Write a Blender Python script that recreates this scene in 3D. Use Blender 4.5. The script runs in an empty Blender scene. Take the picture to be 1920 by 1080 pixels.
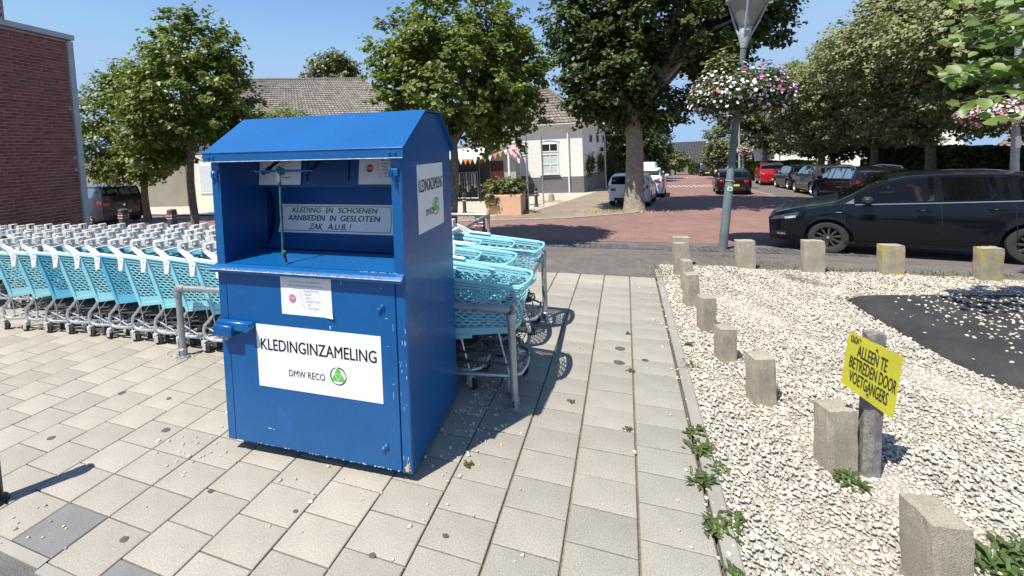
import bpy, bmesh, math, random
import numpy as np
from mathutils import Matrix, Vector, Euler
S = bpy.context.scene
C = S.collection
R = math.radians
random.seed(7)
rng = np.random.default_rng(11)

# ---------------------------------------------------------------- camera
CAMH = 1.9334
YAW, PIT, ROL, FPX, PX, PY_ = .3433, .0549, -.0474, 800.35, 887.2, 324.4
f_ = Vector((-math.sin(YAW)*math.cos(PIT), math.cos(YAW)*math.cos(PIT), -math.sin(PIT)))
r0 = Vector((math.cos(YAW), math.sin(YAW), 0)); u0 = r0.cross(f_)
rr = r0*math.cos(ROL)+u0*math.sin(ROL); uu = -r0*math.sin(ROL)+u0*math.cos(ROL)
cd = bpy.data.cameras.new('camera'); cam = bpy.data.objects.new('camera', cd); C.objects.link(cam)
M3 = Matrix((rr, uu, -f_)).transposed()
cam.matrix_world = Matrix.Translation((0, 0, CAMH)) @ M3.to_4x4()
cd.sensor_width = 36; cd.lens = FPX*36/1920
cd.shift_x = (960-PX)/1920; cd.shift_y = -(540-PY_)/1920
cd.clip_start = .05; cd.clip_end = 1500
S.camera = cam

# ---------------------------------------------------------------- light
EL, AZ = 62.5, 31.0            # shadows run 31 degrees to the right of +Y
w = bpy.data.worlds.new('World'); S.world = w; w.use_nodes = True
nt = w.node_tree; nt.nodes.clear()
sky = nt.nodes.new('ShaderNodeTexSky'); sky.sky_type = 'NISHITA'; sky.sun_disc = False
sky.sun_elevation = R(EL); sky.sun_rotation = R(180+AZ); sky.air_density = 1.0; sky.dust_density = 0.; sky.ozone_density = 4.5
bg = nt.nodes.new('ShaderNodeBackground'); bg.inputs[1].default_value = .095
wo = nt.nodes.new('ShaderNodeOutputWorld')
vm = nt.nodes.new('ShaderNodeVectorMath'); vm.operation = 'MULTIPLY'; vm.inputs[1].default_value = (1.40, 1.40, 1.40)
vn = nt.nodes.new('ShaderNodeVectorMath'); vn.operation = 'MINIMUM'; vn.inputs[1].default_value = (2.9, 4.3, 6.4)
nt.links.new(sky.outputs[0], vm.inputs[0]); nt.links.new(vm.outputs[0], vn.inputs[0]); nt.links.new(vn.outputs[0], bg.inputs[0]); nt.links.new(bg.outputs[0], wo.inputs[0])
sd = bpy.data.lights.new('sun', 'SUN'); sd.energy = 5.0; sd.angle = R(.53); sd.color = (1, .95, .87)
so = bpy.data.objects.new('sun', sd); C.objects.link(so)
ldir = Vector((math.sin(R(AZ))*math.cos(R(EL)), math.cos(R(AZ))*math.cos(R(EL)), -math.sin(R(EL))))
so.rotation_euler = ldir.to_track_quat('-Z', 'Y').to_euler()
S.view_settings.view_transform = 'Standard'; S.view_settings.look = 'None'
S.view_settings.exposure = 0.55; S.view_settings.gamma = 1; S.view_settings.use_curve_mapping = False
S.render.engine = 'CYCLES'

# ---------------------------------------------------------------- helpers
def zt(Y):
    if Y <= 7.3: return 0.
    if Y < 10:
        s = (Y-7.3)/2.7
        return -.39*(s*s*(3-2*s))*.7-.39*.3*s
    return -.39-.048*(Y-10)

class MB:
    def __init__(s): s.v = []; s.f = []; s.m = []; s.t = []
    def add(s, vs, fs, mi=0, tint=None):
        o = len(s.v); s.v += [tuple(v) for v in vs]
        for f in fs:
            s.f.append(tuple(o+i for i in f)); s.m.append(mi)
            if tint is not None: s.t.append(tint)
        return s
    def box(s, c, d, rot=None, mi=0, taper=1., bev=0.):
        x, y, z = [q/2 for q in d]
        if bev > 0:
            vs = []; b = min(bev, x*.9, y*.9, z*.9)
            for sz in (-1, 1):
                for (i, j) in ((-1, -1), (1, -1), (1, 1), (-1, 1)):
                    vs.append(Vector((i*(x-b), j*(y-b), sz*z)))
            for sz in (-1, 1):
                for (i, j) in ((-1, -1), (1, -1), (1, 1), (-1, 1)):
                    # two verts per corner
                    vs.append(Vector((i*(x-b), j*y, sz*(z-b)))); vs.append(Vector((i*x, j*(y-b), sz*(z-b))))
            fs = [(3, 2, 1, 0), (4, 5, 6, 7)]
            def e(k, l, q): return 8+8*k+2*l+q
            for l in range(4):
                n = (l+1) % 4
                # side faces + corner + edges
                if l in (0, 2): a, bb = 0, 0
                else: a, bb = 1, 1
                fs.append((e(0, l, a), e(0, n, bb), e(1, n, bb), e(1, l, a)))
                fs.append((e(0, l, 1-a), e(0, l, a), e(1, l, a), e(1, l, 1-a)))
                fs.append((4+l, e(1, l, a), e(1, n, bb), 4+n)); fs.append((l, n, e(0, n, bb), e(0, l, a)))
                fs.append((4+l, e(1, l, 1-a), e(1, l, a))); fs.append((l, e(0, l, a), e(0, l, 1-a)))
        else:
            vs = [Vector((i*x*(taper if k > 0 else 1), j*y*(taper if k > 0 else 1), k*z)) for k in (-1, 1) for (i, j) in ((-1, -1), (1, -1), (1, 1), (-1, 1))]
            fs = [(3, 2, 1, 0), (4, 5, 6, 7), (0, 1, 5, 4), (1, 2, 6, 5), (2, 3, 7, 6), (3, 0, 4, 7)]
        if rot is not None:
            q = rot if isinstance(rot, Matrix) else Euler(rot).to_matrix(); vs = [q @ v for v in vs]
        return s.add([v+Vector(c) for v in vs], fs, mi)
    def quad(s, a, b, c, d, mi=0): return s.add([a, b, c, d], [(0, 1, 2, 3)], mi)
    def tube(s, pts, r, n=8, mi=0, cap=True, closed=False):
        pts = [Vector(p) for p in pts]; N = len(pts)
        rs = list(r) if hasattr(r, '__len__') else [r]*N
        o = len(s.v); prev = None
        for i, p in enumerate(pts):
            a = pts[(i-1) % N] if (i > 0 or closed) else p
            b = pts[(i+1) % N] if (i < N-1 or closed) else p
            t = (b-a).normalized()
            if prev is None:
                up = Vector((0, 0, 1)) if abs(t.z) < .9 else Vector((1, 0, 0))
                x = t.cross(up).normalized()
            else:
                x = (prev-t*prev.dot(t)).normalized()
            prev = x; y = t.cross(x)
            for k in range(n):
                an = 2*math.pi*k/n
                s.v.append(tuple(p+(x*math.cos(an)+y*math.sin(an))*rs[i]))
        for i in range(N if closed else N-1):
            j = (i+1) % N
            for k in range(n):
                l = (k+1) % n
                s.f.append((o+i*n+k, o+i*n+l, o+j*n+l, o+j*n+k)); s.m.append(mi)
        if cap and not closed:
            s.f.append(tuple(o+k for k in range(n))[::-1]); s.m.append(mi)
            s.f.append(tuple(o+(N-1)*n+k for k in range(n))); s.m.append(mi)
        return s
    def lathe(s, prof, c=(0, 0, 0), n=16, axis='Z', mi=0, cap=True):
        o = len(s.v); c = Vector(c)
        for (r, h) in prof:
            for k in range(n):
                a = 2*math.pi*k/n
                v = Vector((r*math.cos(a), r*math.sin(a), h))
                if axis == 'Y': v = Vector((v.x, v.z, v.y))
                if axis == 'X': v = Vector((v.z, v.x, v.y))
                s.v.append(tuple(v+c))
        for i in range(len(prof)-1):
            for k in range(n):
                l = (k+1) % n
                q = (o+i*n+k, o+i*n+l, o+(i+1)*n+l, o+(i+1)*n+k)
                s.f.append(q[::-1] if axis == 'Y' else q); s.m.append(mi)
        if cap and prof[0][0] > 1e-6: s.f.append(tuple(o+k for k in range(n))); s.m.append(mi)
        if cap and prof[-1][0] > 1e-6: s.f.append(tuple(o+(len(prof)-1)*n+k for k in range(n))); s.m.append(mi)
        return s
    def prism(s, poly, off, mi=0):
        n = len(poly); off = Vector(off)
        vs = [Vector(p) for p in poly]+[Vector(p)+off for p in poly]
        fs = [tuple(range(n))[::-1], tuple(range(n, 2*n))]+[(i, (i+1) % n, n+(i+1) % n, n+i) for i in range(n)]
        return s.add(vs, fs, mi)
    def xform(s, M, start=0):
        for i in range(start, len(s.v)): s.v[i] = tuple(M @ Vector(s.v[i]))
        return s
    def mesh(s, name, mats, smooth=False):
        me = bpy.data.meshes.new(name); me.from_pydata(s.v, [], s.f)
        if not isinstance(mats, (list, tuple)): mats = [mats]
        for m in mats: me.materials.append(m)
        if len(mats) > 1: me.polygons.foreach_set('material_index', s.m)
        if s.t:
            a = me.attributes.new('tint', 'FLOAT', 'FACE'); a.data.foreach_set('value', s.t)
        if smooth:
            me.shade_smooth()
            try: me.set_sharp_from_angle(angle=R(38))
            except Exception: pass
        me.update(); return me
    def build(s, name, mats, parent=None, smooth=False):
        return put(name, s.mesh(name, mats, smooth), parent)

def put(name, me, parent=None):
    o = bpy.data.objects.new(name, me); C.objects.link(o)
    if parent is not None: o.parent = parent
    return o
def tag(o, label=None, cat=None, group=None, kind=None):
    if label: o['label'] = label
    if cat: o['category'] = cat
    if group: o['group'] = group
    if kind: o['kind'] = kind
    return o
def thing(name, label, cat, loc=(0, 0, 0), rz=0, group=None, tilt=(0, 0)):
    o = bpy.data.objects.new(name, None); C.objects.link(o); o.empty_display_size = .1
    o.location = loc; o.rotation_euler = (tilt[0], tilt[1], rz)
    return tag(o, label, cat, group)
def dup(o, loc=None, rz=None, label=None, parent=None):
    c = o.copy(); C.objects.link(c)
    if parent is not None: c.parent = parent
    if loc is not None: c.location = loc
    if rz is not None: c.rotation_euler = (0, 0, rz)
    if label: c['label'] = label
    for ch in [q for q in bpy.data.objects if q.parent == o]: dup(ch, parent=c)
    return c
def np_mesh(name, V, F, tint=None):
    """V (n,3) floats, F (m,k) ints with constant k"""
    me = bpy.data.meshes.new(name); n = len(V); m, k = F.shape
    me.vertices.add(n); me.vertices.foreach_set('co', np.ascontiguousarray(V, dtype=np.float32).ravel())
    me.loops.add(m*k); me.loops.foreach_set('vertex_index', np.ascontiguousarray(F, dtype=np.int32).ravel())
    me.polygons.add(m); me.polygons.foreach_set('loop_start', np.arange(0, m*k, k, dtype=np.int32))
    me.polygons.foreach_set('loop_total', np.full(m, k, dtype=np.int32))
    if tint is not None:
        a = me.attributes.new('tint', 'FLOAT', 'FACE'); a.data.foreach_set('value', np.asarray(tint, dtype=np.float32))
    me.update(calc_edges=True); return me

def text_into(mb, s, size, M, mi=0, xs=1., shear=0., align='CENTER', depth=0.0, bold=0.0, sp=1.0):
    cu = bpy.data.curves.new('t', 'FONT'); cu.body = s; cu.size = size; cu.align_x = align; cu.align_y = 'CENTER'
    cu.shear = shear; cu.extrude = depth; cu.space_character = sp; cu.resolution_u = 3
    o = bpy.data.objects.new('t', cu); C.objects.link(o)
    dg = bpy.context.evaluated_depsgraph_get(); me = bpy.data.meshes.new_from_object(o.evaluated_get(dg))
    X = Matrix.Diagonal((xs, 1, 1, 1))
    for i_, dx in enumerate((-bold, 0, bold) if bold else (0,)):   # emboldened by overprinting
        mb.add([M @ (X @ v.co+Vector((dx, (abs(dx)*.35 if i_ == 2 else -abs(dx)*.35), .0003*i_))) for v in me.vertices], [tuple(p.vertices) for p in me.polygons], mi)
    bpy.data.objects.remove(o); bpy.data.curves.remove(cu); bpy.data.meshes.remove(me)

# ---------------------------------------------------------------- materials
def mat(name, c, rough=.6, metal=0., var=.12, vs=4., c2=None, bump=0., bs=60., fine=0., fs=300., coat=0., tint=0., rand=0., spec=.5, trans=0., coords='Object', spots=None, det=6., bd=.02):
    m = bpy.data.materials.new(name); m.use_nodes = True; N = m.node_tree; nd = N.nodes; L = N.links
    b = nd['Principled BSDF']; b.inputs['Roughness'].default_value = rough; b.inputs['Metallic'].default_value = metal
    b.inputs['Specular IOR Level'].default_value = spec
    if coat: b.inputs['Coat Weight'].default_value = coat; b.inputs['Coat Roughness'].default_value = .04
    tc = nd.new('ShaderNodeTexCoord'); co = tc.outputs[coords]
    if coords == 'World':
        pass
    c = tuple(c)+(1,)
    n1 = nd.new('ShaderNodeTexNoise'); n1.inputs['Scale'].default_value = vs; n1.inputs['Detail'].default_value = det; L.new(co, n1.inputs['Vector'])
    mx = nd.new('ShaderNodeMix'); mx.data_type = 'RGBA'
    rp = nd.new('ShaderNodeMapRange'); rp.inputs[1].default_value = .3; rp.inputs[2].default_value = .7; L.new(n1.outputs['Fac'], rp.inputs[0])
    L.new(rp.outputs[0], mx.inputs[0])
    if c2 is None:
        mx.inputs[6].default_value = tuple(q*(1-var) for q in c[:3])+(1,); mx.inputs[7].default_value = tuple(min(1, q*(1+var)) for q in c[:3])+(1,)
    else:
        mx.inputs[6].default_value = c; mx.inputs[7].default_value = tuple(c2)+(1,)
    out = mx.outputs[2]
    def mul(out, fac_socket, lo, hi):
        mr = nd.new('ShaderNodeMapRange'); mr.inputs[3].default_value = lo; mr.inputs[4].default_value = hi; L.new(fac_socket, mr.inputs[0])
        mm = nd.new('ShaderNodeVectorMath'); mm.operation = 'SCALE'; L.new(out, mm.inputs[0]); L.new(mr.outputs[0], mm.inputs['Scale']); return mm.outputs[0]
    if fine:
        n2 = nd.new('ShaderNodeTexNoise'); n2.inputs['Scale'].default_value = fs; n2.inputs['Detail'].default_value = 2; L.new(co, n2.inputs['Vector'])
        r2 = nd.new('ShaderNodeMapRange'); r2.inputs[1].default_value = .3; r2.inputs[2].default_value = .7; L.new(n2.outputs['Fac'], r2.inputs[0])
        out = mul(out, r2.outputs[0], 1-fine, 1+fine)
    if rand:
        oi = nd.new('ShaderNodeObjectInfo'); out = mul(out, oi.outputs['Random'], 1-rand, 1+rand)
    if tint:
        at = nd.new('ShaderNodeAttribute'); at.attribute_name = 'tint'; out = mul(out, at.outputs['Fac'], 1-tint, 1+tint)
    if spots:   # (colour, scale, threshold)
        for (sc, ss, th) in spots:
            n3 = nd.new('ShaderNodeTexNoise'); n3.inputs['Scale'].default_value = ss; n3.inputs['Detail'].default_value = 5; n3.inputs['Roughness'].default_value = .65; L.new(co, n3.inputs['Vector'])
            r3 = nd.new('ShaderNodeMapRange'); r3.inputs[1].default_value = th; r3.inputs[2].default_value = th+.05; L.new(n3.outputs['Fac'], r3.inputs[0])
            m3 = nd.new('ShaderNodeMix'); m3.data_type = 'RGBA'; L.new(r3.outputs[0], m3.inputs[0]); L.new(out, m3.inputs[6]); m3.inputs[7].default_value = tuple(sc)+(1,); out = m3.outputs[2]
    L.new(out, b.inputs['Base Color'])
    if bump:
        n4 = nd.new('ShaderNodeTexNoise'); n4.inputs['Scale'].default_value = bs; n4.inputs['Detail'].default_value = 4; L.new(co, n4.inputs['Vector'])
        bp = nd.new('ShaderNodeBump'); bp.inputs['Strength'].default_value = bump; bp.inputs['Distance'].default_value = bd; L.new(n4.outputs['Fac'], bp.inputs['Height']); L.new(bp.outputs[0], b.inputs['Normal'])
    if trans:
        tr = nd.new('ShaderNodeBsdfTranslucent'); sc = nd.new('ShaderNodeVectorMath'); sc.operation = 'MULTIPLY'; L.new(out, sc.inputs[0]); sc.inputs[1].default_value = (1.5, 1.7, .5)
        L.new(sc.outputs[0], tr.inputs['Color']); ms = nd.new('ShaderNodeMixShader'); ms.inputs[0].default_value = trans
        L.new(b.outputs[0], ms.inputs[1]); L.new(tr.outputs[0], ms.inputs[2]); L.new(ms.outputs[0], nd['Material Output'].inputs[0])
    return m

def brick_mat(name, c1, c2, mortar, bw, bh, rough=.85, offset=.5, swap=False, ms=.006, bump=.3, rot=0., stain=.25):
    m = bpy.data.materials.new(name); m.use_nodes = True; N = m.node_tree; nd = N.nodes; L = N.links
    b = nd['Principled BSDF']; b.inputs['Roughness'].default_value = rough
    tc = nd.new('ShaderNodeTexCoord'); mp = nd.new('ShaderNodeMapping'); L.new(tc.outputs['Object'], mp.inputs[0])
    mp.inputs['Rotation'].default_value = (0, 0, rot)
    br = nd.new('ShaderNodeTexBrick'); L.new(mp.outputs[0], br.inputs[0])
    br.inputs['Scale'].default_value = 1; br.inputs['Brick Width'].default_value = bw; br.inputs['Row Height'].default_value = bh
    br.inputs['Mortar Size'].default_value = ms; br.inputs['Mortar Smooth'].default_value = .3
    br.inputs['Color1'].default_value = tuple(c1)+(1,); br.inputs['Color2'].default_value = tuple(c2)+(1,); br.inputs['Mortar'].default_value = tuple(mortar)+(1,)
    n1 = nd.new('ShaderNodeTexNoise'); n1.inputs['Scale'].default_value = .8; n1.inputs['Detail'].default_value = 8; n1.inputs['Roughness'].default_value = .7; L.new(tc.outputs['Object'], n1.inputs[0])
    mr = nd.new('ShaderNodeMapRange'); mr.inputs[1].default_value = .3; mr.inputs[2].default_value = .7; mr.inputs[3].default_value = 1-stain; mr.inputs[4].default_value = 1+stain; L.new(n1.outputs['Fac'], mr.inputs[0])
    sc = nd.new('ShaderNodeVectorMath'); sc.operation = 'SCALE'; L.new(br.outputs['Color'], sc.inputs[0]); L.new(mr.outputs[0], sc.inputs['Scale'])
    L.new(sc.outputs[0], b.inputs['Base Color'])
    bp = nd.new('ShaderNodeBump'); bp.inputs['Strength'].default_value = bump; bp.inputs['Distance'].default_value = .01; bp.invert = True
    L.new(br.outputs['Fac'], bp.inputs['Height']); L.new(bp.outputs[0], b.inputs['Normal'])
    return m

def glass_mat(name, tintc=(.05, .06, .065), clear=.25, rough=.02):
    m = bpy.data.materials.new(name); m.use_nodes = True; N = m.node_tree; nd = N.nodes; L = N.links; nd.clear()
    o = nd.new('ShaderNodeOutputMaterial'); g = nd.new('ShaderNodeBsdfGlossy'); g.inputs['Roughness'].default_value = rough; g.inputs[0].default_value = (.55, .55, .55, 1)
    t = nd.new('ShaderNodeBsdfTransparent'); t.inputs[0].default_value = (clear, clear*1.03, clear, 1)
    d = nd.new('ShaderNodeBsdfDiffuse'); d.inputs[0].default_value = tuple(tintc)+(1,)
    a = nd.new('ShaderNodeMixShader'); a.inputs[0].default_value = (.38 if clear > .8 else .2) if clear > .1 else .6
    L.new(t.outputs[0], a.inputs[1]); L.new(d.outputs[0], a.inputs[2])
    fr = nd.new('ShaderNodeFresnel'); fr.inputs[0].default_value = 1.5
    mx = nd.new('ShaderNodeMixShader'); L.new(fr.outputs[0], mx.inputs[0]); L.new(a.outputs[0], mx.inputs[1]); L.new(g.outputs[0], mx.inputs[2]); L.new(mx.outputs[0], o.inputs[0])
    return m

M = {}
M['blue'] = mat('blue_paint', (.002, .092, .285), rough=.33, var=.08, vs=2, bump=.22, bs=2.6, bd=.02, coat=.15, spots=[((.006, .105, .33), 3., .62), ((.35, .42, .5), 22., .745)], fine=.06, fs=45)
M['blue_in'] = mat('darker_blue_paint', (.003, .06, .205), rough=.45, var=.1, vs=5, bump=.05, bs=20)  # darker tone of the container blue, for the parts inside the hatch
M['chip'] = mat('chipped_edge', (.45, .5, .55), rough=.6, var=.4, vs=30)
M['white_sheet'] = mat('white_sheet', (.80, .80, .79), rough=.45, var=.02, vs=10, spots=[((.6, .58, .55), 25., .72)])
M['paper'] = mat('white_paper', (.78, .77, .74), rough=.7, var=.03, vs=8, bump=.2, bs=9)
M['ink'] = mat('black_ink', (.02, .02, .022), rough=.5)
M['ink_pale'] = mat('faded_ink', (.35, .35, .36), rough=.6)
M['ink_green'] = mat('green_ink', (.02, .14, .06), rough=.5)
M['green'] = mat('logo_green', (.12, .5, .05), rough=.5)
M['stopred'] = mat('stop_red', (.5, .03, .04), rough=.5)
M['stoppale'] = mat('stop_faded_red', (.6, .2, .24), rough=.5)
M['white'] = mat('white_plastic', (.8, .8, .8), rough=.4, var=.03)
M['brass'] = mat('brass', (.6, .4, .12), rough=.4, metal=.8)
M['rope'] = mat('green_rope', (.035, .12, .10), rough=.9, var=.5, vs=150)
M['rope_tape'] = mat('rope_sleeve', (.55, .55, .5), rough=.5)
M['rope_end'] = mat('burnt_rope_end', (.02, .02, .02), rough=.8)
M['galv'] = mat('galvanised_steel', (.36, .38, .39), rough=.42, metal=.55, var=.18, vs=12, bump=.08, bs=80, fine=.08, fs=120)
M['cyan'] = mat('sky_blue_plastic', (.27, .60, .68), rough=.38, var=.06, vs=2)
M['cyan2'] = mat('deeper_blue_plastic', (.10, .42, .58), rough=.36, var=.06, vs=2)
M['offwhite'] = mat('offwhite_plastic', (.74, .74, .71), rough=.5, var=.08, vs=12)
M['handle'] = mat('light_grey_plastic', (.60, .60, .57), rough=.55, var=.1, vs=20)
M['greyflap'] = mat('mid_grey_plastic', (.16, .165, .18), rough=.5)
M['shadesteel'] = mat('shade_toned_wire', (.09, .095, .10), rough=.5, metal=.4)  # rack tone deepened, paints in the shade beneath the baskets
M['silver'] = mat('silver_tube', (.55, .56, .57), rough=.35, metal=.6, var=.12, vs=30)
M['discdark'] = mat('brake_dark', (.012, .012, .012), rough=.8)
M['rubber'] = mat('black_rubber', (.03, .029, .028), rough=.75, var=.2, vs=20)
M['caster'] = mat('caster_grey', (.5, .51, .51), rough=.5, var=.15, vs=40)
M['slab'] = mat('concrete_slab', (.33, .30, .25), rough=.9, var=.12, vs=2.6, fine=.22, fs=140., rand=.09, bump=.35, bs=350, bd=.002, coords='Object', spots=[((.26, .23, .185), 9., .70), ((.62, .58, .52), 90., .74), ((.24, .22, .19), 130., .76)])
M['slab_s'] = mat('concrete_slab_joined', (.33, .30, .25), rough=.9, var=.09, vs=2.2, fine=.2, fs=140., tint=.09, bump=.35, bs=350, bd=.002)
M['slab_path'] = mat('worn_concrete_slab', (.292, .268, .225), rough=.9, var=.14, vs=2.2, fine=.24, fs=140., rand=.09, bump=.4, bs=300, bd=.002, spots=[((.20, .18, .155), 7., .66), ((.5, .47, .42), 90., .75), ((.15, .135, .115), 130., .75)])
M['slab_dark'] = mat('dark_grey_slab', (.175, .172, .168), rough=.85, var=.1, vs=6, fine=.2, fs=160., spots=[((.4, .4, .38), 60., .74)])
M['joint'] = mat('joint_sand', (.13, .10, .065), rough=1, c2=(.23, .17, .10), vs=5, fine=.3, fs=90, spots=[((.24, .14, .05), 2.2, .60), ((.06, .08, .02), 3.1, .62)])
M['kerb'] = mat('kerb_concrete', (.29, .27, .235), rough=.9, var=.12, vs=4, fine=.15, fs=350, bump=.4, bs=300, bd=.002)
M['post'] = mat('weathered_concrete', (.35, .305, .235), rough=.95, var=.18, vs=7, fine=.34, fs=210, rand=.06, bump=1., bs=230, bd=.004, spots=[((.22, .2, .17), 14., .68), ((.58, .54, .47), 60., .70)])
M['post_lichen'] = mat('lichened_concrete', (.36, .31, .235), rough=.95, var=.18, vs=9, fine=.28, fs=170, rand=.06, bump=.9, bs=120, bd=.006, spots=[((.42, .33, .09), 11., .52), ((.55, .52, .44), 50., .66)])
M['gravel_bed'] = mat('gravel_soil', (.32, .29, .24), rough=1, c2=(.42, .39, .33), vs=20, fine=.35, fs=90, bump=.8, bs=60, bd=.02)
M['stone'] = mat('white_gravel', (.48, .435, .36), rough=.9, var=.15, vs=8, tint=.36, fine=.08, fs=200)
M['tarp'] = mat('dark_weed_cloth', (.032, .031, .031), rough=.85, var=.3, vs=3, fine=.25, fs=220, bump=.6, bs=8, bd=.05)
M['asphalt'] = mat('asphalt', (.12, .115, .11), rough=.95, var=.15, vs=4, fine=.45, fs=160, bump=.8, bs=140, bd=.006)
M['bark'] = mat('grey_brown_bark', (.13, .105, .075), rough=1, c2=(.24, .20, .15), vs=9, fine=.35, fs=40, bump=1, bs=14, bd=.04)
M['bark2'] = mat('pale_bark', (.20, .175, .13), rough=1, c2=(.30, .27, .21), vs=7, fine=.3, fs=40, bump=1, bs=14, bd=.04)
def leaf(name, c, trans=.3, rough=.42, spec=.5): return mat(name, c, rough=rough, var=.25, vs=1.2, tint=.38, trans=trans, spec=spec)
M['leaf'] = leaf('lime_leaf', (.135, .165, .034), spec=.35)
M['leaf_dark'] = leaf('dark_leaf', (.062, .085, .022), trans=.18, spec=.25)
M['leaf_olive'] = leaf('olive_leaf', (.14, .15, .045), trans=.18)
M['leaf_silver'] = leaf('silver_lime_leaf', (.215, .225, .10), trans=.15, rough=.6)
M['leaf_near'] = leaf('green_near_leaf', (.13, .19, .042), trans=.35)  # fresher green for the branches close to the camera
M['leaf_hedge'] = leaf('hedge_leaf', (.11, .15, .02))
M['weed'] = leaf('weed_leaf', (.085, .125, .035), trans=.2)
M['drygrass'] = mat('dry_grass', (.45, .36, .15), rough=.9, var=.3, vs=3, tint=.3)
M['grass'] = mat('green_grass', (.12, .17, .04), rough=.9, var=.3, vs=3, tint=.3)
M['brick'] = mat('dark_red_brick', (.22, .072, .058), rough=.9, var=.3, vs=11, rand=.25, fine=.15, fs=130, bump=.4, bs=70, bd=.004, coords='Object')
M['brick_s'] = mat('dark_red_brick_joined', (.22, .072, .058), rough=.9, var=.3, vs=5, tint=.25, fine=.15, fs=130)
M['mortar'] = mat('pinkish_mortar', (.44, .34, .31), rough=1, var=.15, vs=8)
M['trim'] = mat('grey_metal_trim', (.42, .44, .45), rough=.45, var=.08, vs=4)
M['redpave'] = brick_mat('red_brick_paving', (.27, .15, .125), (.215, .12, .10), (.15, .09, .075), .2, .1, ms=.005, stain=.16)
M['greypave'] = brick_mat('grey_brick_paving', (.17, .145, .125), (.125, .11, .10), (.085, .075, .065), .2, .1, rot=R(45), stain=.2)
M['darkpave'] = mat('dark_cobble_brick', (.105, .10, .098), rough=.85, var=.2, vs=4, tint=.22, fine=.15, fs=100)
M['brownpave'] = brick_mat('brown_brick_paving', (.30, .235, .17), (.23, .18, .13), (.14, .11, .08), .2, .1, stain=.2)
M['beigepave'] = brick_mat('beige_slab_paving', (.50, .44, .35), (.45, .40, .32), (.27, .23, .17), .3, .3, stain=.12)
M['ground'] = brick_mat('distant_paving', (.22, .19, .16), (.18, .155, .13), (.12, .10, .085), .2, .1, stain=.25)
M['whitewall'] = mat('white_painted_brick', (.78, .76, .70), rough=.8, var=.04, vs=2, bump=.3, bs=12, bd=.01)
M['greywall'] = mat('grey_painted_plinth', (.15, .15, .165), rough=.8, var=.08, vs=3, bump=.4, bs=14, bd=.01)
M['dimwall'] = mat('grey_white_wall', (.42, .42, .42), rough=.8, var=.08, vs=3)
M['beigewall'] = mat('beige_render', (.27, .24, .195), rough=.9, var=.12, vs=.8, fine=.08, fs=60)
M['rooftile'] = mat('brown_roof_tile', (.21, .175, .145), rough=.85, var=.2, vs=3, tint=.22)
M['rooftile2'] = mat('grey_brown_roof_tile', (.225, .195, .165), rough=.85, var=.2, vs=3, tint=.22)
M['slate'] = mat('dark_slate', (.028, .03, .036), rough=.7, var=.15, vs=3, tint=.15)
M['cream'] = mat('cream_paint', (.70, .66, .52), rough=.6, var=.04)
M['darkwood'] = mat('dark_red_door', (.09, .018, .014), rough=.5)
M['black'] = mat('black_paint', (.02, .02, .022), rough=.45, var=.2)
M['dkgreen'] = mat('bollard_dark_green', (.035, .05, .05), rough=.5, var=.2, vs=12)
M['bandred'] = mat('red_band', (.5, .05, .04), rough=.5)
M['bandwhite'] = mat('white_band', (.8, .8, .8), rough=.5)
M['plasticpost'] = mat('grey_recycled_plastic', (.09, .085, .082), rough=.75, var=.25, vs=20)
M['lamppole'] = mat('grey_painted_pole', (.12, .15, .155), rough=.5, var=.2, vs=5, bump=.1, bs=30, fine=.1, fs=60, spots=[((.3, .32, .31), 9., .68)])
M['lamptop'] = mat('light_grey_lamp', (.36, .39, .39), rough=.45, var=.08)
M['planter'] = mat('peach_concrete', (.66, .42, .27), rough=.85, var=.06, vs=2, fine=.06, fs=80)
M['glass_dark'] = glass_mat('dark_window_glass', (.03, .035, .04), .06)
M['glass_car'] = glass_mat('tinted_car_glass', (.02, .022, .025), .35)
M['glass_clear'] = glass_mat('lamp_glass', (.62, .62, .55), .85)
M['curtain'] = mat('white_blind', (.72, .74, .74), rough=.8, var=.03)
M['yellow'] = mat('yellow_sign', (.55, .50, .03), rough=.5, var=.05, vs=6, spots=[((.45, .42, .08), 12., .70)], bump=.25, bs=5, bd=.02)
M['wood'] = mat('weathered_wood', (.12, .108, .095), rough=.95, c2=(.27, .25, .23), vs=30, fine=.25, fs=200, bump=.6, bs=60, bd=.004)
M['terracotta'] = mat('terracotta_box', (.25, .08, .04), rough=.8)
M['petalw'] = mat('white_petal', (.8, .78, .78), rough=.6, var=.05, tint=.1)
M['petalr'] = mat('red_petal', (.38, .06, .07), rough=.6, tint=.3)
M['petalp'] = mat('purple_petal', (.42, .14, .42), rough=.6, tint=.3)
M['petalk'] = mat('pink_petal', (.6, .18, .28), rough=.6, tint=.3)
M['orange'] = mat('orange_cloth', (.75, .22, .05), rough=.8)
M['flagc'] = mat('pink_white_cloth', (.75, .55, .55), rough=.8, var=.3, vs=6)
M['cloth'] = mat('dark_clothes', (.05, .05, .06), rough=.95, tint=.6)
M['skin'] = mat('skin', (.45, .24, .16), rough=.6)
M['shirt'] = mat('pale_olive_shirt', (.40, .42, .30), rough=.9)
M['hair'] = mat('dark_hair', (.03, .02, .015), rough=.8)
M['greenshirt'] = mat('green_shirt', (.03, .12, .06), rough=.9)
def paint(name, c, rough=.28): return mat(name, c, rough=.25, var=.02, coat=.65, spec=.1, metal=0.)
M['p_navy'] = paint('navy_black_car_paint', (.004, .005, .009))
M['p_black'] = paint('black_car_paint', (.008, .008, .009))
M['p_white'] = paint('white_car_paint', (.62, .66, .72))
M['p_white2'] = paint('bright_white_car_paint', (.78, .79, .80))
M['p_red'] = paint('red_car_paint', (.35, .012, .022))
M['p_grey'] = paint('dark_grey_car_paint', (.035, .036, .045))
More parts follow.
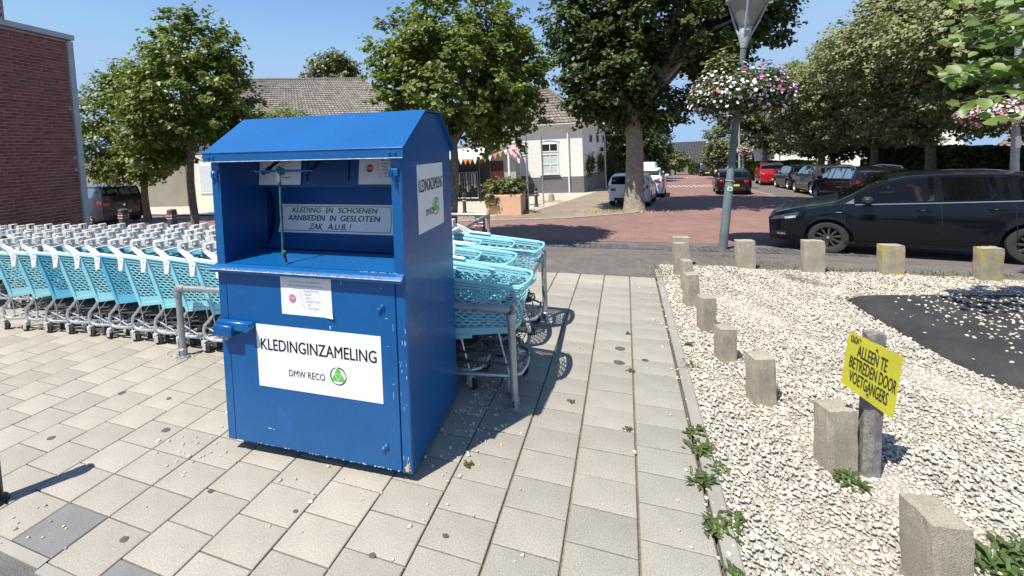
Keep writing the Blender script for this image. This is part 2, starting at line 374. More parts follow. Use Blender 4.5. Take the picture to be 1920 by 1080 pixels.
M['p_brown'] = paint('dark_brown_car_paint', (.04, .025, .025))
M['trimblk'] = mat('black_trim', (.015, .015, .016), rough=.55)
M['rim'] = mat('grey_alloy', (.085, .08, .075), rough=.4, metal=.5)
M['rimlight'] = mat('silver_alloy', (.45, .45, .45), rough=.35, metal=.6)
M['chrome'] = mat('chrome', (.7, .7, .7), rough=.15, metal=.95)
M['lampglass'] = mat('clear_lamp_lens', (.35, .37, .4), rough=.1, coat=1., var=.4, vs=14)
M['lampdark'] = mat('smoked_lamp_lens', (.05, .055, .065), rough=.1, coat=1., var=.3, vs=20)
M['taillamp'] = mat('red_tail_lens', (.35, .012, .015), rough=.12, coat=1., var=.3, vs=14)
M['plate'] = mat('yellow_number_plate', (.75, .58, .08), rough=.5)
M['seat'] = mat('dark_seat_fabric', (.02, .02, .022), rough=.95)
# ================================================================ SETTING: ground
def sheet(name, poly, m, dz=0., sub=0.5, label=None):
    """flat polygon (XY) draped over the terrain, cut across Y so that it follows the slope"""
    bm = bmesh.new(); vs = [bm.verts.new((x, y, 0)) for x, y in poly]; bm.faces.new(vs); bm.normal_update(); bmesh.ops.triangulate(bm, faces=bm.faces[:])
    ys = [p[1] for p in poly]; y = 7.3
    cuts = []
    while y <= 10.2: cuts.append(y); y += .3
    for y in cuts:
        if min(ys) < y < max(ys):
            g = bm.verts[:]+bm.edges[:]+bm.faces[:]
            bmesh.ops.bisect_plane(bm, geom=g, plane_co=(0, y, 0), plane_no=(0, 1, 0))
    bmesh.ops.triangulate(bm, faces=bm.faces[:])
    for v in bm.verts: v.co.z = zt(v.co.y)+dz
    bmesh.ops.recalc_face_normals(bm, faces=bm.faces[:])
    for f in bm.faces:
        if f.normal.z < 0: f.normal_flip()
    me = bpy.data.meshes.new(name); bm.to_mesh(me); bm.free(); me.materials.append(m)
    return tag(put(name, me), kind='structure')
sheet('ground', [(-300, -60), (300, -60), (300, 700), (-300, 700)], M['ground'], -.06)
sheet('grey_brick_road', [(-40, 6.47), (30, 6.47), (30, 10.62), (-40, 10.62)], M['greypave'], -.006)
# red brick carriageway: crossing plus the street running away
Lk = [(-40, 13.4), (-9, 13.45), (-5.2, 13.95), (-2.0, 15.0), (.2, 16.8), (1.04, 18.9), (1.87, 26.5), (2.8, 40.7), (4.23, 58.5), (8.2, 75.)]
Rk = [(13.0, 76.), (10.1, 60.8), (7.9, 44.4), (7.35, 33.), (7.1, 28.), (6.75, 21.6), (8., 18.2), (12., 16.6), (30, 16.2)]
sheet('red_brick_road', [(-40, 10.62), (30, 10.62)]+Rk[::-1]+Lk[::-1], M['redpave'], 0.)
sheet('parking_bay', [(30, 16.2), (12., 16.6), (8., 18.2), (6.75, 21.6), (7.1, 28.), (7.35, 33.), (7.9, 44.4), (30, 44.4)], M['greypave'], -.01)
sheet('brown_brick_parking', [(-9, 13.45), (-5.2, 13.95), (-2.0, 15.0), (.2, 16.8), (1.04, 18.9), (1.87, 26.5), (2.8, 40.7), (-1.2, 40.7), (-2.0, 30.1), (-2.97, 22.3), (-3.75, 17.05), (-5.1, 15.5), (-9, 15.2)], M['brownpave'], -.008)
sheet('beige_pavement', [(-60, 15.0), (-9, 15.2), (-5.1, 15.5), (-3.75, 17.05), (-2.97, 22.3), (-2.0, 30.1), (-1.2, 40.7), (-60, 40.7)], M['beigepave'], -.002)
def ribbon(name, pts, wd, h, m, dz=0.):
    mb = MB()
    for a, b in zip(pts[:-1], pts[1:]):
        n = max(1, int(math.hypot(b[0]-a[0], b[1]-a[1])/1.)); d = Vector((b[0]-a[0], b[1]-a[1], 0)); L_ = d.length; d.normalize(); nn = Vector((-d.y, d.x, 0))
        for i in range(n):
            p = Vector((a[0], a[1], 0))+d*(L_*i/n+.004); q = Vector((a[0], a[1], 0))+d*(L_*(i+1)/n-.004)
            p.z = zt(p.y)+dz; q.z = zt(q.y)+dz
            z = Vector((0, 0, h)); u_ = nn*wd/2
            mb.add([p-u_-z, p+u_-z, p+u_, p-u_, q-u_-z, q+u_-z, q+u_, q-u_], [(3, 2, 6, 7), (0, 3, 7, 4), (2, 1, 5, 6), (0, 1, 2, 3), (4, 7, 6, 5)])
    return mb.build(name, m)
tag(ribbon('kerb', Lk[:8], .14, .12, M['kerb'], .035), kind='structure')
tag(ribbon('kerb', Rk[1:], .14, .12, M['kerb'], .03), kind='structure')
# soldier course of dark bricks where the grey road meets the red one
mb = MB()
for r in range(3):
    for k in range(170):
        x = -7+k*.115; y = 9.65+r*.215
        if x > 8: break
        zz = zt(y+.1)+random.uniform(-.003, .003)
        mb.add([(x, y, zt(y)+.012), (x+.1, y, zt(y)+.012), (x+.1, y+.2, zt(y+.2)+.012), (x, y+.2, zt(y+.2)+.012), (x, y, zt(y)-.03), (x+.1, y, zt(y)-.03)], [(0, 1, 2, 3), (0, 4, 5, 1)], tint=random.random())
o = mb.build('dark_brick_course', M['darkpave']); tag(o, kind='structure')

# ---------------------------------------------------------------- pavement of separate slabs
CW, RL, X0, Y0 = .34506, .23, .36078, 1.9975
pv = sheet('pavement', [(-11, .9), (X0, .9), (X0, 6.47), (-11, 6.47)], M['joint'], -.014)
def kerb_y(x): return 1.168 if x < -2.74 else (1.15 if x < -2.4 else 1.06)
def slab_mesh(wd, ln, name='paving_slab', dark=False, path=False):
    mb = MB(); b = .004; t = .012
    a, c = wd/2, ln/2
    vs = [(-a+b, -c+b, 0), (a-b, -c+b, 0), (a-b, c-b, 0), (-a+b, c-b, 0), (-a, -c, -b), (a, -c, -b), (a, c, -b), (-a, c, -b), (-a, -c, -t), (a, -c, -t), (a, c, -t), (-a, c, -t)]
    fs = [(0, 1, 2, 3)]+[(i+4, (i+1) % 4+4, (i+1) % 4, i) for i in range(4)]+[(i+8, (i+1) % 4+8, (i+1) % 4+4, i+4) for i in range(4)]
    mb.add(vs, fs); return mb.mesh(name, M['slab_dark'] if dark else (M['slab_path'] if path else M['slab']))
full = {}
sl = []
for c in range(0, 32):
    xr = X0-CW*c; xc = xr-CW/2
    gx = .012 if c in (0, 1, 2, 3) else .008
    ph = .5 if c % 2 == 0 else 0.
    if c in (7, 9): ph = .5 if c == 9 else -.14
    k = -5; first = True
    while True:
        y0 = Y0+RL*(k+ph); y1 = y0+RL; k += 1
        if y0 > 6.47: break
        ya = max(y0, kerb_y(xc)); yb = min(y1, 6.45)
        if yb-ya < .06: continue
        if first: ya = kerb_y(xc)
        first = False
        dark = c in (7, 9) and ya <= kerb_y(xc)+.12 and y0 <= kerb_y(xc)+.13
        sl.append((xc, (ya+yb)/2, CW-gx, yb-ya-.007, dark))
def slab_d(s): # distance along view and field check
    d = Vector((s[0], s[1], 0))-Vector((0, 0, CAMH)); z = d.dot(f_)
    if z < .3: return 1e3
    u = d.dot(rr)/z*FPX+PX; v = PY_-d.dot(uu)/z*FPX
    if u < -60 or u > 1980 or v > 1160: return 1e3+z
    return z
sl.sort(key=slab_d)
stuff = MB()
for i, (x, y, a, b, dark) in enumerate(sl):
    dz = random.uniform(-.0012, .0012)
    if i < 300:
        pth = x > -1.02; key = (round(a, 3), round(b, 3), dark, pth)
        if key not in full: full[key] = slab_mesh(a, b, 'paving_slab', dark, pth)
        o = put('paving_slab', full[key], pv)
        if dark: o['label'] = 'dark grey paving slab by the kerb'
        o.location = (x, y, dz); o.rotation_euler = (random.uniform(-.002, .002), random.uniform(-.002, .002), random.uniform(-.004, .004))
    else:
        e = .004; t = random.random()
        stuff.add([(x-a/2+e, y-b/2+e, dz), (x+a/2-e, y-b/2+e, dz), (x+a/2-e, y+b/2-e, dz), (x-a/2+e, y+b/2-e, dz), (x-a/2, y-b/2, dz-.01), (x+a/2, y-b/2, dz-.01), (x+a/2, y+b/2, dz-.01), (x-a/2, y+b/2, dz-.01)], [(0, 1, 2, 3)]+[(j+4, (j+1) % 4+4, (j+1) % 4, j) for j in range(4)], tint=t)
o = stuff.build('paving_slab_field', M['slab_s'], pv); o['kind'] = 'stuff'
# side kerb between slabs and gravel, in lengths of 1 m
kb = MB()
y = .9
while y < 6.45:
    kb.box((X0+.055, y+.494, -.045), (.078, .985, .10), bev=.006); y += 1.0
tag(kb.build('kerb', M['kerb']), kind='structure')
# front kerb band and asphalt lower left
kb = MB()
for xa, xb in [(-8, -7.1), (-7.09, -6.2), (-6.19, -5.3), (-5.29, -4.4), (-4.39, -3.5), (-3.49, -2.75), (-2.74, -2.41), (-2.395, -1.5), (-1.49, -.6), (-.59, .36)]:
    ya = yb = kerb_y((xa+xb)/2)
    kb.add([(xa, ya-.004, .0), (xb, yb-.004, .0), (xb, yb-.05, -.004), (xa, ya-.05, -.004), (xa, ya-.05, -.06), (xb, yb-.05, -.06)], [(3, 2, 1, 0), (2, 3, 4, 5)])
tag(kb.build('front_kerb', M['kerb']), kind='structure')
sheet('asphalt', [(-30, -20), (20, -20), (20, 1.008), (-2.4, 1.008), (-2.41, 1.098), (-2.745, 1.10), (-2.75, 1.116), (-30, 1.116)], M['asphalt'], -.012)

# ---------------------------------------------------------------- white gravel bed
sheet('gravel_base', [(X0+.09, .5), (8, .5), (8, 7.15), (.36, 7.0), (X0+.09, 6.3)], M['gravel_bed'], -.012)
def ico():
    bm = bmesh.new(); bmesh.ops.create_icosphere(bm, subdivisions=1, radius=1)
    v = np.array([q.co[:] for q in bm.verts]); f = np.array([[w_.index for w_ in p.verts] for p in bm.faces]); bm.free(); return v, f
IV, IF = ico()
def stones(name, pts, sizes, m, lift=.25, flat=.5):
    n = len(pts)
    V = np.repeat(IV[None], n, 0)*(1+rng.normal(0, .14, (n, 12, 1)))
    V *= (sizes[:, None, None]*np.stack([np.ones(n), rng.uniform(.6, .95, n), rng.uniform(flat*.7, flat*1.2, n)], -1)[:, None, :])
    # random rotation: yaw + small tilt
    a = rng.uniform(0, 6.28, n); ca, sa = np.cos(a), np.sin(a)
    t = rng.normal(0, .25, n); ct, st = np.cos(t), np.sin(t)
    x, y, z = V[..., 0].copy(), V[..., 1].copy(), V[..., 2].copy()
    x, z = x*ct[:, None]-z*st[:, None], x*st[:, None]+z*ct[:, None]
    V = np.stack([x*ca[:, None]-y*sa[:, None], x*sa[:, None]+y*ca[:, None], z], -1)+pts[:, None, :]
    F = (IF[None]+12*np.arange(n)[:, None, None]).reshape(-1, 3)
    tn = np.repeat(np.clip(rng.normal(.62, .25, n), 0, 1), 20)
    me = np_mesh(name, V.reshape(-1, 3), F, tn); me.materials.append(m); return me
TP = [(2.33, 5.97), (2.35, 5.5), (2.42, 5.05), (2.457, 4.62), (2.55, 4.3), (2.72, 4.05), (3.0, 3.75), (3.6, 3.45), (5.2, 3.2), (7.4, 4.0), (7.4, 6.0), (5.2, 6.35), (4.1, 6.25), (3.2, 6.17), (2.7, 6.05)]
def inside(x, y, P):
    r = np.zeros(x.shape, bool); j = len(P)-1
    for i in range(len(P)):
        xi, yi = P[i]; xj, yj = P[j]
        c = ((yi > y) != (yj > y)) & (x < (xj-xi)*(y-yi)/(yj-yi+1e-12)+xi); r ^= c; j = i
    return r
def bump2(x, y): return .012*np.sin(x*3.1+1)*np.cos(y*2.3)+.008*np.sin(x*7+y*5)
n = 78000
gx_ = rng.uniform(X0+.10, 6.2, n*2); gy_ = 1.3+5.85*rng.uniform(0, 1, n*2)
keep = ~inside(gx_, gy_, TP); 
# only what the lens can see, denser near the camera
dd = np.stack([gx_, gy_, np.full(n*2, -CAMH)], -1); zz = dd @ np.array(f_); us = dd @ np.array(rr)/zz*FPX+PX; vs_ = PY_-dd @ np.array(uu)/zz*FPX
keep &= (us < 2150) & (vs_ < 1300) & (zz > 0); gx_, gy_, zz = gx_[keep][:n], gy_[keep][:n], zz[keep][:n]
edge = np.clip((gx_-X0-.08)/.25, 0, 1)
sz = np.clip(rng.lognormal(math.log(.0090), .36, len(gx_)), .005, .021)
pz = bump2(gx_, gy_)*edge+rng.uniform(-.003, .006, len(gx_))*edge+.004
me = stones('white_gravel', np.stack([gx_, gy_, pz], -1), sz, M['stone'])
tag(put('white_gravel', me), 'bed of small white and cream gravel stones beside the slab path', 'gravel', kind='stuff')
# stray stones on slabs
P = []
def scat(cx, cy, sx, sy, k):
    for _ in range(k):
        P.append((rng.normal(cx, sx), rng.normal(cy, sy), .004))
scat(-2.75, 2.05, .18, .22, 46); scat(-1.05, 2.85, .10, .35, 130); scat(-.9, 2.35, .16, .3, 26); scat(-4.2, 2.93, .12, .05, 40); scat(.30, 4., .08, 1.6, 50); scat(-.4, 3.5, .6, 1.6, 22); scat(-1.6, 1.9, .5, .15, 16); scat(-3.0, 1.25, .3, .12, 16)
for y in rng.uniform(1.6, 6.4, 60): P.append((X0+rng.normal(.04, .04), y, .006))
P = np.array(P); me = stones('loose_stones', P, np.clip(rng.lognormal(math.log(.009), .35, len(P)), .004, .018), M['stone'], flat=.8)
tag(put('loose_stones', me), 'loose white gravel stones strayed over the grey slabs and kerb', 'loose stones', kind='stuff')

# dark weed cloth mound with stones spilled over it
def tarp_h(x, y):
    d = 1e9
    for i in range(len(TP)):
        a, b = Vector(TP[i]), Vector(TP[(i+1) % len(TP)]); p = Vector((x, y)); ab = b-a
        t = max(0, min(1, (p-a).dot(ab)/ab.length_squared)); d = min(d, (p-a-ab*t).length)
    s = min(1, d/.22); return .005+.115*(1-(1-s)**2)+.02*math.sin(x*2.2+y)*s+.012*math.sin(5*x-3*y)*s
bm = bmesh.new(); vv = [bm.verts.new((x, y, 0)) for x, y in TP]; bm.faces.new(vv); bm.normal_update(); bmesh.ops.triangulate(bm, faces=bm.faces[:])
for i in range(1, 60):
    g = bm.verts[:]+bm.edges[:]+bm.faces[:]; bmesh.ops.bisect_plane(bm, geom=g, plane_co=(2.2+i*.09, 0, 0), plane_no=(1, 0, 0))
for i in range(1, 36):
    g = bm.verts[:]+bm.edges[:]+bm.faces[:]; bmesh.ops.bisect_plane(bm, geom=g, plane_co=(0, 3.2+i*.09, 0), plane_no=(0, 1, 0))
bmesh.ops.triangulate(bm, faces=bm.faces[:])
rim_ = set(v for e in bm.edges if e.is_boundary for v in e.verts)
for v in bm.verts:
    v.co.z = -.02 if v in rim_ else tarp_h(v.co.x, v.co.y)
bmesh.ops.recalc_face_normals(bm, faces=bm.faces[:])
me = bpy.data.meshes.new('weed_cloth_mound'); bm.to_mesh(me); bm.free(); me.shade_smooth(); me.materials.append(M['tarp'])
tag(put('weed_cloth_mound', me), 'low mound under dark weed cloth with white stones spilled on it', 'ground cloth')
P = []
while len(P) < 5200:
    x = rng.uniform(2.3, 7.2); y = rng.uniform(3.3, 6.3)
    if not inside(np.array([x]), np.array([y]), TP)[0]: continue
    dens = min(1, max(0., (x-2.65)*.8))*(.35+.65*(math.sin(x*3+y*2)*.5+.5))
    if y < 4.9-(x-2.5)*.2: dens *= .5
    if rng.uniform() < dens+.03: P.append((x, y, tarp_h(x, y)+.004))
P = np.array(P); me = stones('spilled_stones', P, np.clip(rng.lognormal(math.log(.012), .3, len(P)), .006, .022), M['stone'])
tag(put('spilled_stones', me), 'white stones spilled over the dark cloth mound', 'stones', kind='stuff')

# weeds: rosettes of lobed leaves and grass tufts, each a plant of its own
def weed(x, y, r, n, label, z=0., up=.5, grp='weeds along the gravel edge'):
    n = int(n*1.6)
    mb = MB()
    for i in range(n):
        a = random.uniform(0, 6.28); L_ = r*random.uniform(.22, .8); e = random.uniform(.1, up); wd = .004+L_*.05
        d = Vector((math.cos(a), math.sin(a), 0)); s = Vector((-d.y, d.x, 0)); k = 5; row = []; og = Vector((random.gauss(0, r*.3), random.gauss(0, r*.3), 0))
        for j in range(k+1):
            t = j/k; p = og+d*(L_*t)+Vector((0, 0, L_*e*math.sin(t*2.2)))
            wj = wd*(math.sin(t*3.0)+.15)*(1.5 if j % 2 else .7)
            row.append((p-s*wj, p+Vector((0, 0, -.1*wj)), p+s*wj))
        for j in range(k):
            A, B = row[j], row[j+1]; tt = random.random()
            mb.add([A[0], A[1], B[1], B[0]], [(0, 1, 2, 3)], tint=tt); mb.add([A[1], A[2], B[2], B[1]], [(0, 1, 2, 3)], tint=tt)
    o = mb.build('weed', M['weed']); o.location = (x, y, z+.004); return tag(o, label, 'weed', grp)
weed(1.13, 2.79, .10, 26, 'bushy green weed at the foot of the post with the yellow sign', .0, .6)
weed(1.46, 2.42, .12, 42, 'large dark green weed right of the nearest concrete post', .0, .8)
weed(1.60, 2.48, .11, 34, 'green weed at the right edge behind the nearest concrete post', .0, .8)
for i, (x, y, r, n, lab) in enumerate([(.37, 3.02, .085, 20, 'topmost green weed on the kerb beside the slab path'), (.40, 2.86, .10, 30, 'widest dandelion-like weed growing out of the kerb joint'), (.47, 2.70, .07, 18, 'small weed on the gravel side of the kerb'), (.37, 2.58, .09, 24, 'weed leaning over the kerb towards the slabs'), (.39, 2.27, .10, 26, 'flat green weed near the lower end of the kerb'), (.47, 2.36, .08, 14, 'thin weed creeping into the gravel beside the kerb'), (.42, 2.02, .07, 16, 'green weed at the bottom of the picture on the kerb'), (.52, 4.35, .07, 10, 'pale weed in the gravel near the concrete posts'), (.47, 3.95, .07, 12, 'low weed in the gravel where the kerb bends away')]):
    weed(x, y, r, n, lab)
weed(2.36, 5.9, .11, 26, 'green weed tuft at the tip of the dark cloth mound', 0, .8)
for x, y, lab in [(-.43, 3.16, 'small yellow green weed in the slab joint left of the path'), (-.02, 4.47, 'tiny upper weed in the long path joint'), (-.0, 3.72, 'moss weed in the long path joint by the dark stain'), (-.03, 2.93, 'dark weed in a cross joint of the path'), (-.95, 2.33, 'dry weed in the joint right of the container')]:
    weed(x, y, .035, 14, lab, grp='weeds in the paving joints')
def tufts(name, label, spots_, k, h, m, gz=0.):
    mb = MB()
    for (cx, cy, sx, sy) in spots_:
        for _ in range(k):
            x = random.gauss(cx, sx); y = random.gauss(cy, sy); a = random.uniform(0, 6.28); hh = h*random.uniform(.4, 1.2); l = random.uniform(.2, .9)*hh
            b = Vector((x, y, zt(y)+gz)); s = Vector((math.cos(a), math.sin(a), 0))*.004*(1+h*8); t = b+Vector((math.cos(a+1)*l, math.sin(a+1)*l, hh))
            mb.add([b-s, b+s, t], [(0, 1, 2)], tint=random.random())
    return tag(mb.build(name, m), label, 'grass', kind='stuff')
tufts('dry_grass', 'yellow dry grass round the street tree and bollards', [(.0, 17.3, .7, .35), (-.9, 17.2, .5, .3), (-5.5, 15.4, .5, .3), (-3.9, 16.9, .25, .2), (-3.7, 22., .4, .4)], 420, .11, M['drygrass'])
tufts('verge_grass', 'short green and yellow grass along the back of the gravel bed', [(1.95, 7.35, .5, .12), (1.2, 8.3, .5, .1), (1.7, 8.6, .4, .14), (3.4, 7.25, .5, .06), (4.2, 7.3, .5, .05), (2.6, 7.25, .5, .05), (.45, 6.6, .1, .2)], 160, .045, M['grass'])
st_ = MB()
for x, y, r in [(-.10, 3.85, .052), (-.09, 4.12, .05), (.12, 3.95, .03), (-3.95, 1.75, .03), (-4.1, 2.3, .035), (-3.2, 2.05, .035), (-3.6, 2.35, .022), (-2.5, 1.35, .025), (-1.75, 1.75, .016), (-1.2, 1.65, .02), (-2.35, 1.72, .02), (-.9, 1.85, .018)]:
    P = [(x+r*math.cos(a)*random.uniform(.8, 1.1), y+r*.8*math.sin(a)*random.uniform(.8, 1.1), .0032) for a in [k*.524 for k in range(12)]]
    st_.add(P, [tuple(range(12))])
M['stain'] = mat('gum_stain', (.09, .08, .07), rough=.9, var=.3, vs=40)
o = st_.build('gum_stains', M['stain']); tag(o, kind='structure')
# ================================================================ CLOTHES CONTAINER
W_, D_ = 1.377, .86
U0 = -W_
bc = thing('clothes_container', 'blue metal clothes collection container with open front hatch and white signs', 'clothes container', (-1.215, 2.110, .055), R(3.6), tilt=(0, R(1.1))); bc.scale = (.973, .973, .973)
# local: x from -W_ (left) to 0 (right), y depth from 0 front to D_, z up
def side_panel(x, t):
    mb = MB(); P = [(0, 0), (0, 1.90), (.0, 1.955), (.33, 2.190), (.60, 2.190), (D_, 1.955), (D_, 0)]
    return mb.prism([(x, y, z) for y, z in P], (t, 0, 0))
mb = side_panel(-.003, .003); mb.v += []; o = mb.build('side_panel', M['blue'], bc)
o = side_panel(-W_, .003).build('side_panel', M['blue'], bc)
mb = MB(); mb.box((-W_/2, D_-.002, .98), (W_-.006, .003, 1.95)); mb.build('back_panel', M['blue'], bc)
mb = MB(); mb.box((-W_/2, D_/2, .012), (W_-.01, D_-.01, .02)); mb.build('floor_panel', M['blue'], bc)
mb = MB(); mb.box((-W_/2, D_/2+.05, -.028), (W_-.25, D_-.25, .056)); mb.build('plinth', M['trimblk'], bc)
# roof: sloping sheet, flat top, rear slope, folded lip
mb = MB(); x0, x1 = -W_-.03, .03; t = .004
prof = [(-.035, 1.905), (-.035, 1.962), (.33, 2.202), (.60, 2.202), (D_+.02, 1.965), (D_+.02, 1.93)]
for (a, b) in zip(prof[:-1], prof[1:]):
    mb.add([(x0, a[0], a[1]), (x1, a[0], a[1]), (x1, b[0], b[1]), (x0, b[0], b[1])], [(0, 1, 2, 3)])
inn = [(-.029, 1.905), (-.029, 1.958), (.332, 2.195), (.598, 2.195), (D_+.014, 1.962), (D_+.014, 1.93)]
for (a, b) in zip(inn[:-1], inn[1:]):
    mb.add([(x0, a[0], a[1]), (x1, a[0], a[1]), (x1, b[0], b[1]), (x0, b[0], b[1])], [(3, 2, 1, 0)])
for x, rev in ((x0, 0), (x1, 1)):
    for i in range(5):
        q = [(x,)+prof[i], (x,)+prof[i+1], (x,)+inn[i+1], (x,)+inn[i]]
        mb.add(q, [(0, 1, 2, 3) if rev else (3, 2, 1, 0)])
mb.add([(x0,)+prof[0], (x1,)+prof[0], (x1,)+inn[0], (x0,)+inn[0]], [(3, 2, 1, 0)])
roof = mb.build('roof', M['blue'], bc)
mb = MB()
mb.tube([(x0, -.036, 1.962), (x1, -.036, 1.962)], .0035, 6)
for x in (-W_+.02, -W_+.055, -.055, -.02):
    mb.lathe([(.0, -.045), (.008, -.043), (.010, -.036)], (x, 0, 1.932), 10, 'Y')
mb.build('rivet_strip', M['blue'], roof)
mb = MB(); mb.tube([(x0+.002, -.037, 1.904), (x1-.002, -.037, 1.904)], .0022, 5); mb.build('worn_edge', M['chip'], roof)
# front frame pillars and sills
def pbox(mb, xa, xb, za, zb, ya=0., yb=.04): return mb.box(((xa+xb)/2, (ya+yb)/2, (za+zb)/2), (xb-xa, yb-ya, zb-za), bev=.003)
mb = MB(); pbox(mb, -.066, -.0035, .0, 1.90, -.003, .035); mb.build('front_pillar', M['blue'], bc, True)
mb = MB(); pbox(mb, -W_+.0035, -W_+.066, .0, 1.90, -.003, .035); mb.build('front_pillar', M['blue'], bc, True)
mb = MB(); pbox(mb, -W_+.068, -.068, 1.18, 1.20, .0, .03); mb.build('cross_rail', M['blue'], bc)
# door
mb = MB(); pbox(mb, -W_+.071, -.071, .008, 1.176, -.006, .012); door = mb.build('door', M['blue'], bc)
mb = MB(); pbox(mb, -W_+.064, -.064, .0, 1.18, .014, .02); mb.build('door_gap', M['trimblk'], bc)
for (x, z) in [(-.155, 1.02), (-.175, 1.0), (-.165, .155), (-.185, .135)]:
    mb = MB(); mb.lathe([(.0, -.021), (.010, -.020), (.016, -.012), (.017, -.006)], (x, 0, z), 14, 'Y'); mb.build('hinge_bolt', M['blue'], door, True)
mb = MB(); random.seed(3)
for i in range(46):
    x = random.uniform(-W_+.09, -.08); z = .009+abs(random.gauss(0, .003)); s = random.uniform(.002, .012)
    if random.random() < .6: x = random.uniform(-.75, -.08)
    mb.box((x, -.0065, z), (s, .0012, random.uniform(.002, .006)))
for (x, z, a, b) in [(-1.02, .13, .03, .004), (-.99, .128, .012, .004), (-.52, .86, .01, .018), (-.425, 1.155, .006, .004), (-.16, 1.13, .006, .006), (-.43, 1.145, .004, .008), (-.10, .55, .018, .002), (-.13, .95, .02, .0015), (-.2, .60, .02, .0015), (-.105, .48, .0015, .05), (-.13, .78, .012, .0015), (-.09, .9, .0015, .04)]:
    mb.box((x, -.0065, z), (a, .0012, b))
for i in range(26):
    mb.box((random.uniform(-.062, -.01), -.0036, random.choice([random.uniform(.02, .1), random.uniform(.3, .9)])), (random.uniform(.001, .004), .0012, random.uniform(.004, .03)))
mb.build('paint_chips', M['chip'], door)['kind'] = 'stuff'
mb = MB(); mb.box((-.035, -.0042, .03), (.022, .0014, .03)); mb.box((-.03, -.0042, .05), (.012, .0014, .02)); mb.build('rust_patch', mat('ochre_rust', (.62, .42, .12), var=.4, vs=60), bc)
# shelf: drip lip, sloping tray
mb = MB()
mb.prism([(-W_-.015, -.045, 1.178), (-W_-.015, -.05, 1.196), (-W_-.015, -.03, 1.212), (-W_-.015, .005, 1.225), (-W_-.015, .005, 1.205), (-W_-.015, -.02, 1.196), (-W_-.015, -.03, 1.178)], (W_+.01, 0, 0))
shelf = mb.build('shelf_lip', M['blue'], bc)
mb = MB(); mb.tube([(-W_-.012, -.049, 1.197), (-.008, -.049, 1.197)], .0028, 5)
for i in range(40):
    x = random.uniform(-W_, -.02); s = random.uniform(.003, .02); mb.box((x, -.0475, 1.203), (s, .004, .004))
for i in range(18):
    x = random.uniform(-.30, -.03); s = random.uniform(.004, .02); mb.box((x, -.001, 1.2245), (s, .006, .003))
mb.build('worn_edge', M['chip'], shelf)
xi0, xi1 = -W_+.0665, -.0665
mb = MB(); mb.box(((xi0+xi1)/2, .165, 1.236), (xi1-xi0, .31, .006), rot=(R(4.5), 0, 0)); mb.build('tray', M['blue'], bc)
# tilting drum: concave scoop
mb = MB(); prof = []
cy, cz, rad = .13, 1.50, .36
for k in range(19):
    a = R(-48+k*(84)/18); prof.append((cy+rad*math.cos(a), cz+rad*math.sin(a)*.95))
for (a, b) in zip(prof[:-1], prof[1:]): mb.add([(xi0, a[0], a[1]), (xi1, a[0], a[1]), (xi1, b[0], b[1]), (xi0, b[0], b[1])], [(0, 1, 2, 3)])
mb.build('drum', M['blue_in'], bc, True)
for x in (xi0-.001, xi1+.001):
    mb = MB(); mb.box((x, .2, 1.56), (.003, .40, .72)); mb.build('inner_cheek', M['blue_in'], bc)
mb = MB(); zt0 = prof[-1][1]; yt0 = prof[-1][0]
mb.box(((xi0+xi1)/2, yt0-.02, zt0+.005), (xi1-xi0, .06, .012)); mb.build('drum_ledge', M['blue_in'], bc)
# upper flap with recessed centre
BY = .36
mb = MB(); mb.box(((xi0+xi1)/2, BY+.004, 1.86), (xi1-xi0, .006, .32), rot=(R(-8), 0, 0))
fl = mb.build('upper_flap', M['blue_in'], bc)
mb = MB()
for (xa, xb, za, zb) in [(-.90, -.56, 1.745, 1.75), (-.90, -.895, 1.745, 1.98), (-.565, -.56, 1.745, 1.98)]:
    mb.box(((xa+xb)/2, BY-.004+(1.86-(za+zb)/2)*.14, (za+zb)/2), (xb-xa, .008, zb-za), rot=(R(-8), 0, 0))
mb.build('recess_edge', M['trimblk'], fl)
def on_front(x, y, z, tilt=0.): # text frame facing -y ; x right
    return Matrix.Translation((x, y, z)) @ Matrix.Rotation(R(90)+tilt, 4, 'X')
def fit_text(mb, s, T, x0, x1, h, bold=.0, shear=0., mi=0):
    """text scaled to span x0..x1 and to be h high, centred on y = 0 of frame T"""
    k = len(mb.v); text_into(mb, s, 1., Matrix.Identity(4), mi=mi, bold=bold, shear=shear)
    xs = [q[0] for q in mb.v[k:]]; ys = [q[1] for q in mb.v[k:]]; a, b, c, d = min(xs), max(xs), min(ys), max(ys)
    for i in range(k, len(mb.v)):
        x, y, _ = mb.v[i]; mb.v[i] = tuple(T @ Vector((x0+(x-a)/(b-a)*(x1-x0), ((y-c)/(d-c)-.5)*h, 0)))
def octagon(mb, T, r, mi):
    P = [T @ Vector((r*math.cos(R(22.5+45*k)), r*math.sin(R(22.5+45*k)), 0)) for k in range(8)]; mb.add(P, [tuple(range(8))], mi)
def disc(mb, T, r, n=28, mi=0, r2=None):
    if r2 is None: mb.add([T @ Vector((r*math.cos(6.2832*k/n), r*math.sin(6.2832*k/n), 0)) for k in range(n)], [tuple(range(n))], mi)
    else:
        P = [T @ Vector((q*math.cos(6.2832*k/n), q*math.sin(6.2832*k/n), 0)) for q in (r2, r) for k in range(n)]
        mb.add(P, [(k, n+k, n+(k+1) % n, (k+1) % n) for k in range(n)], mi)
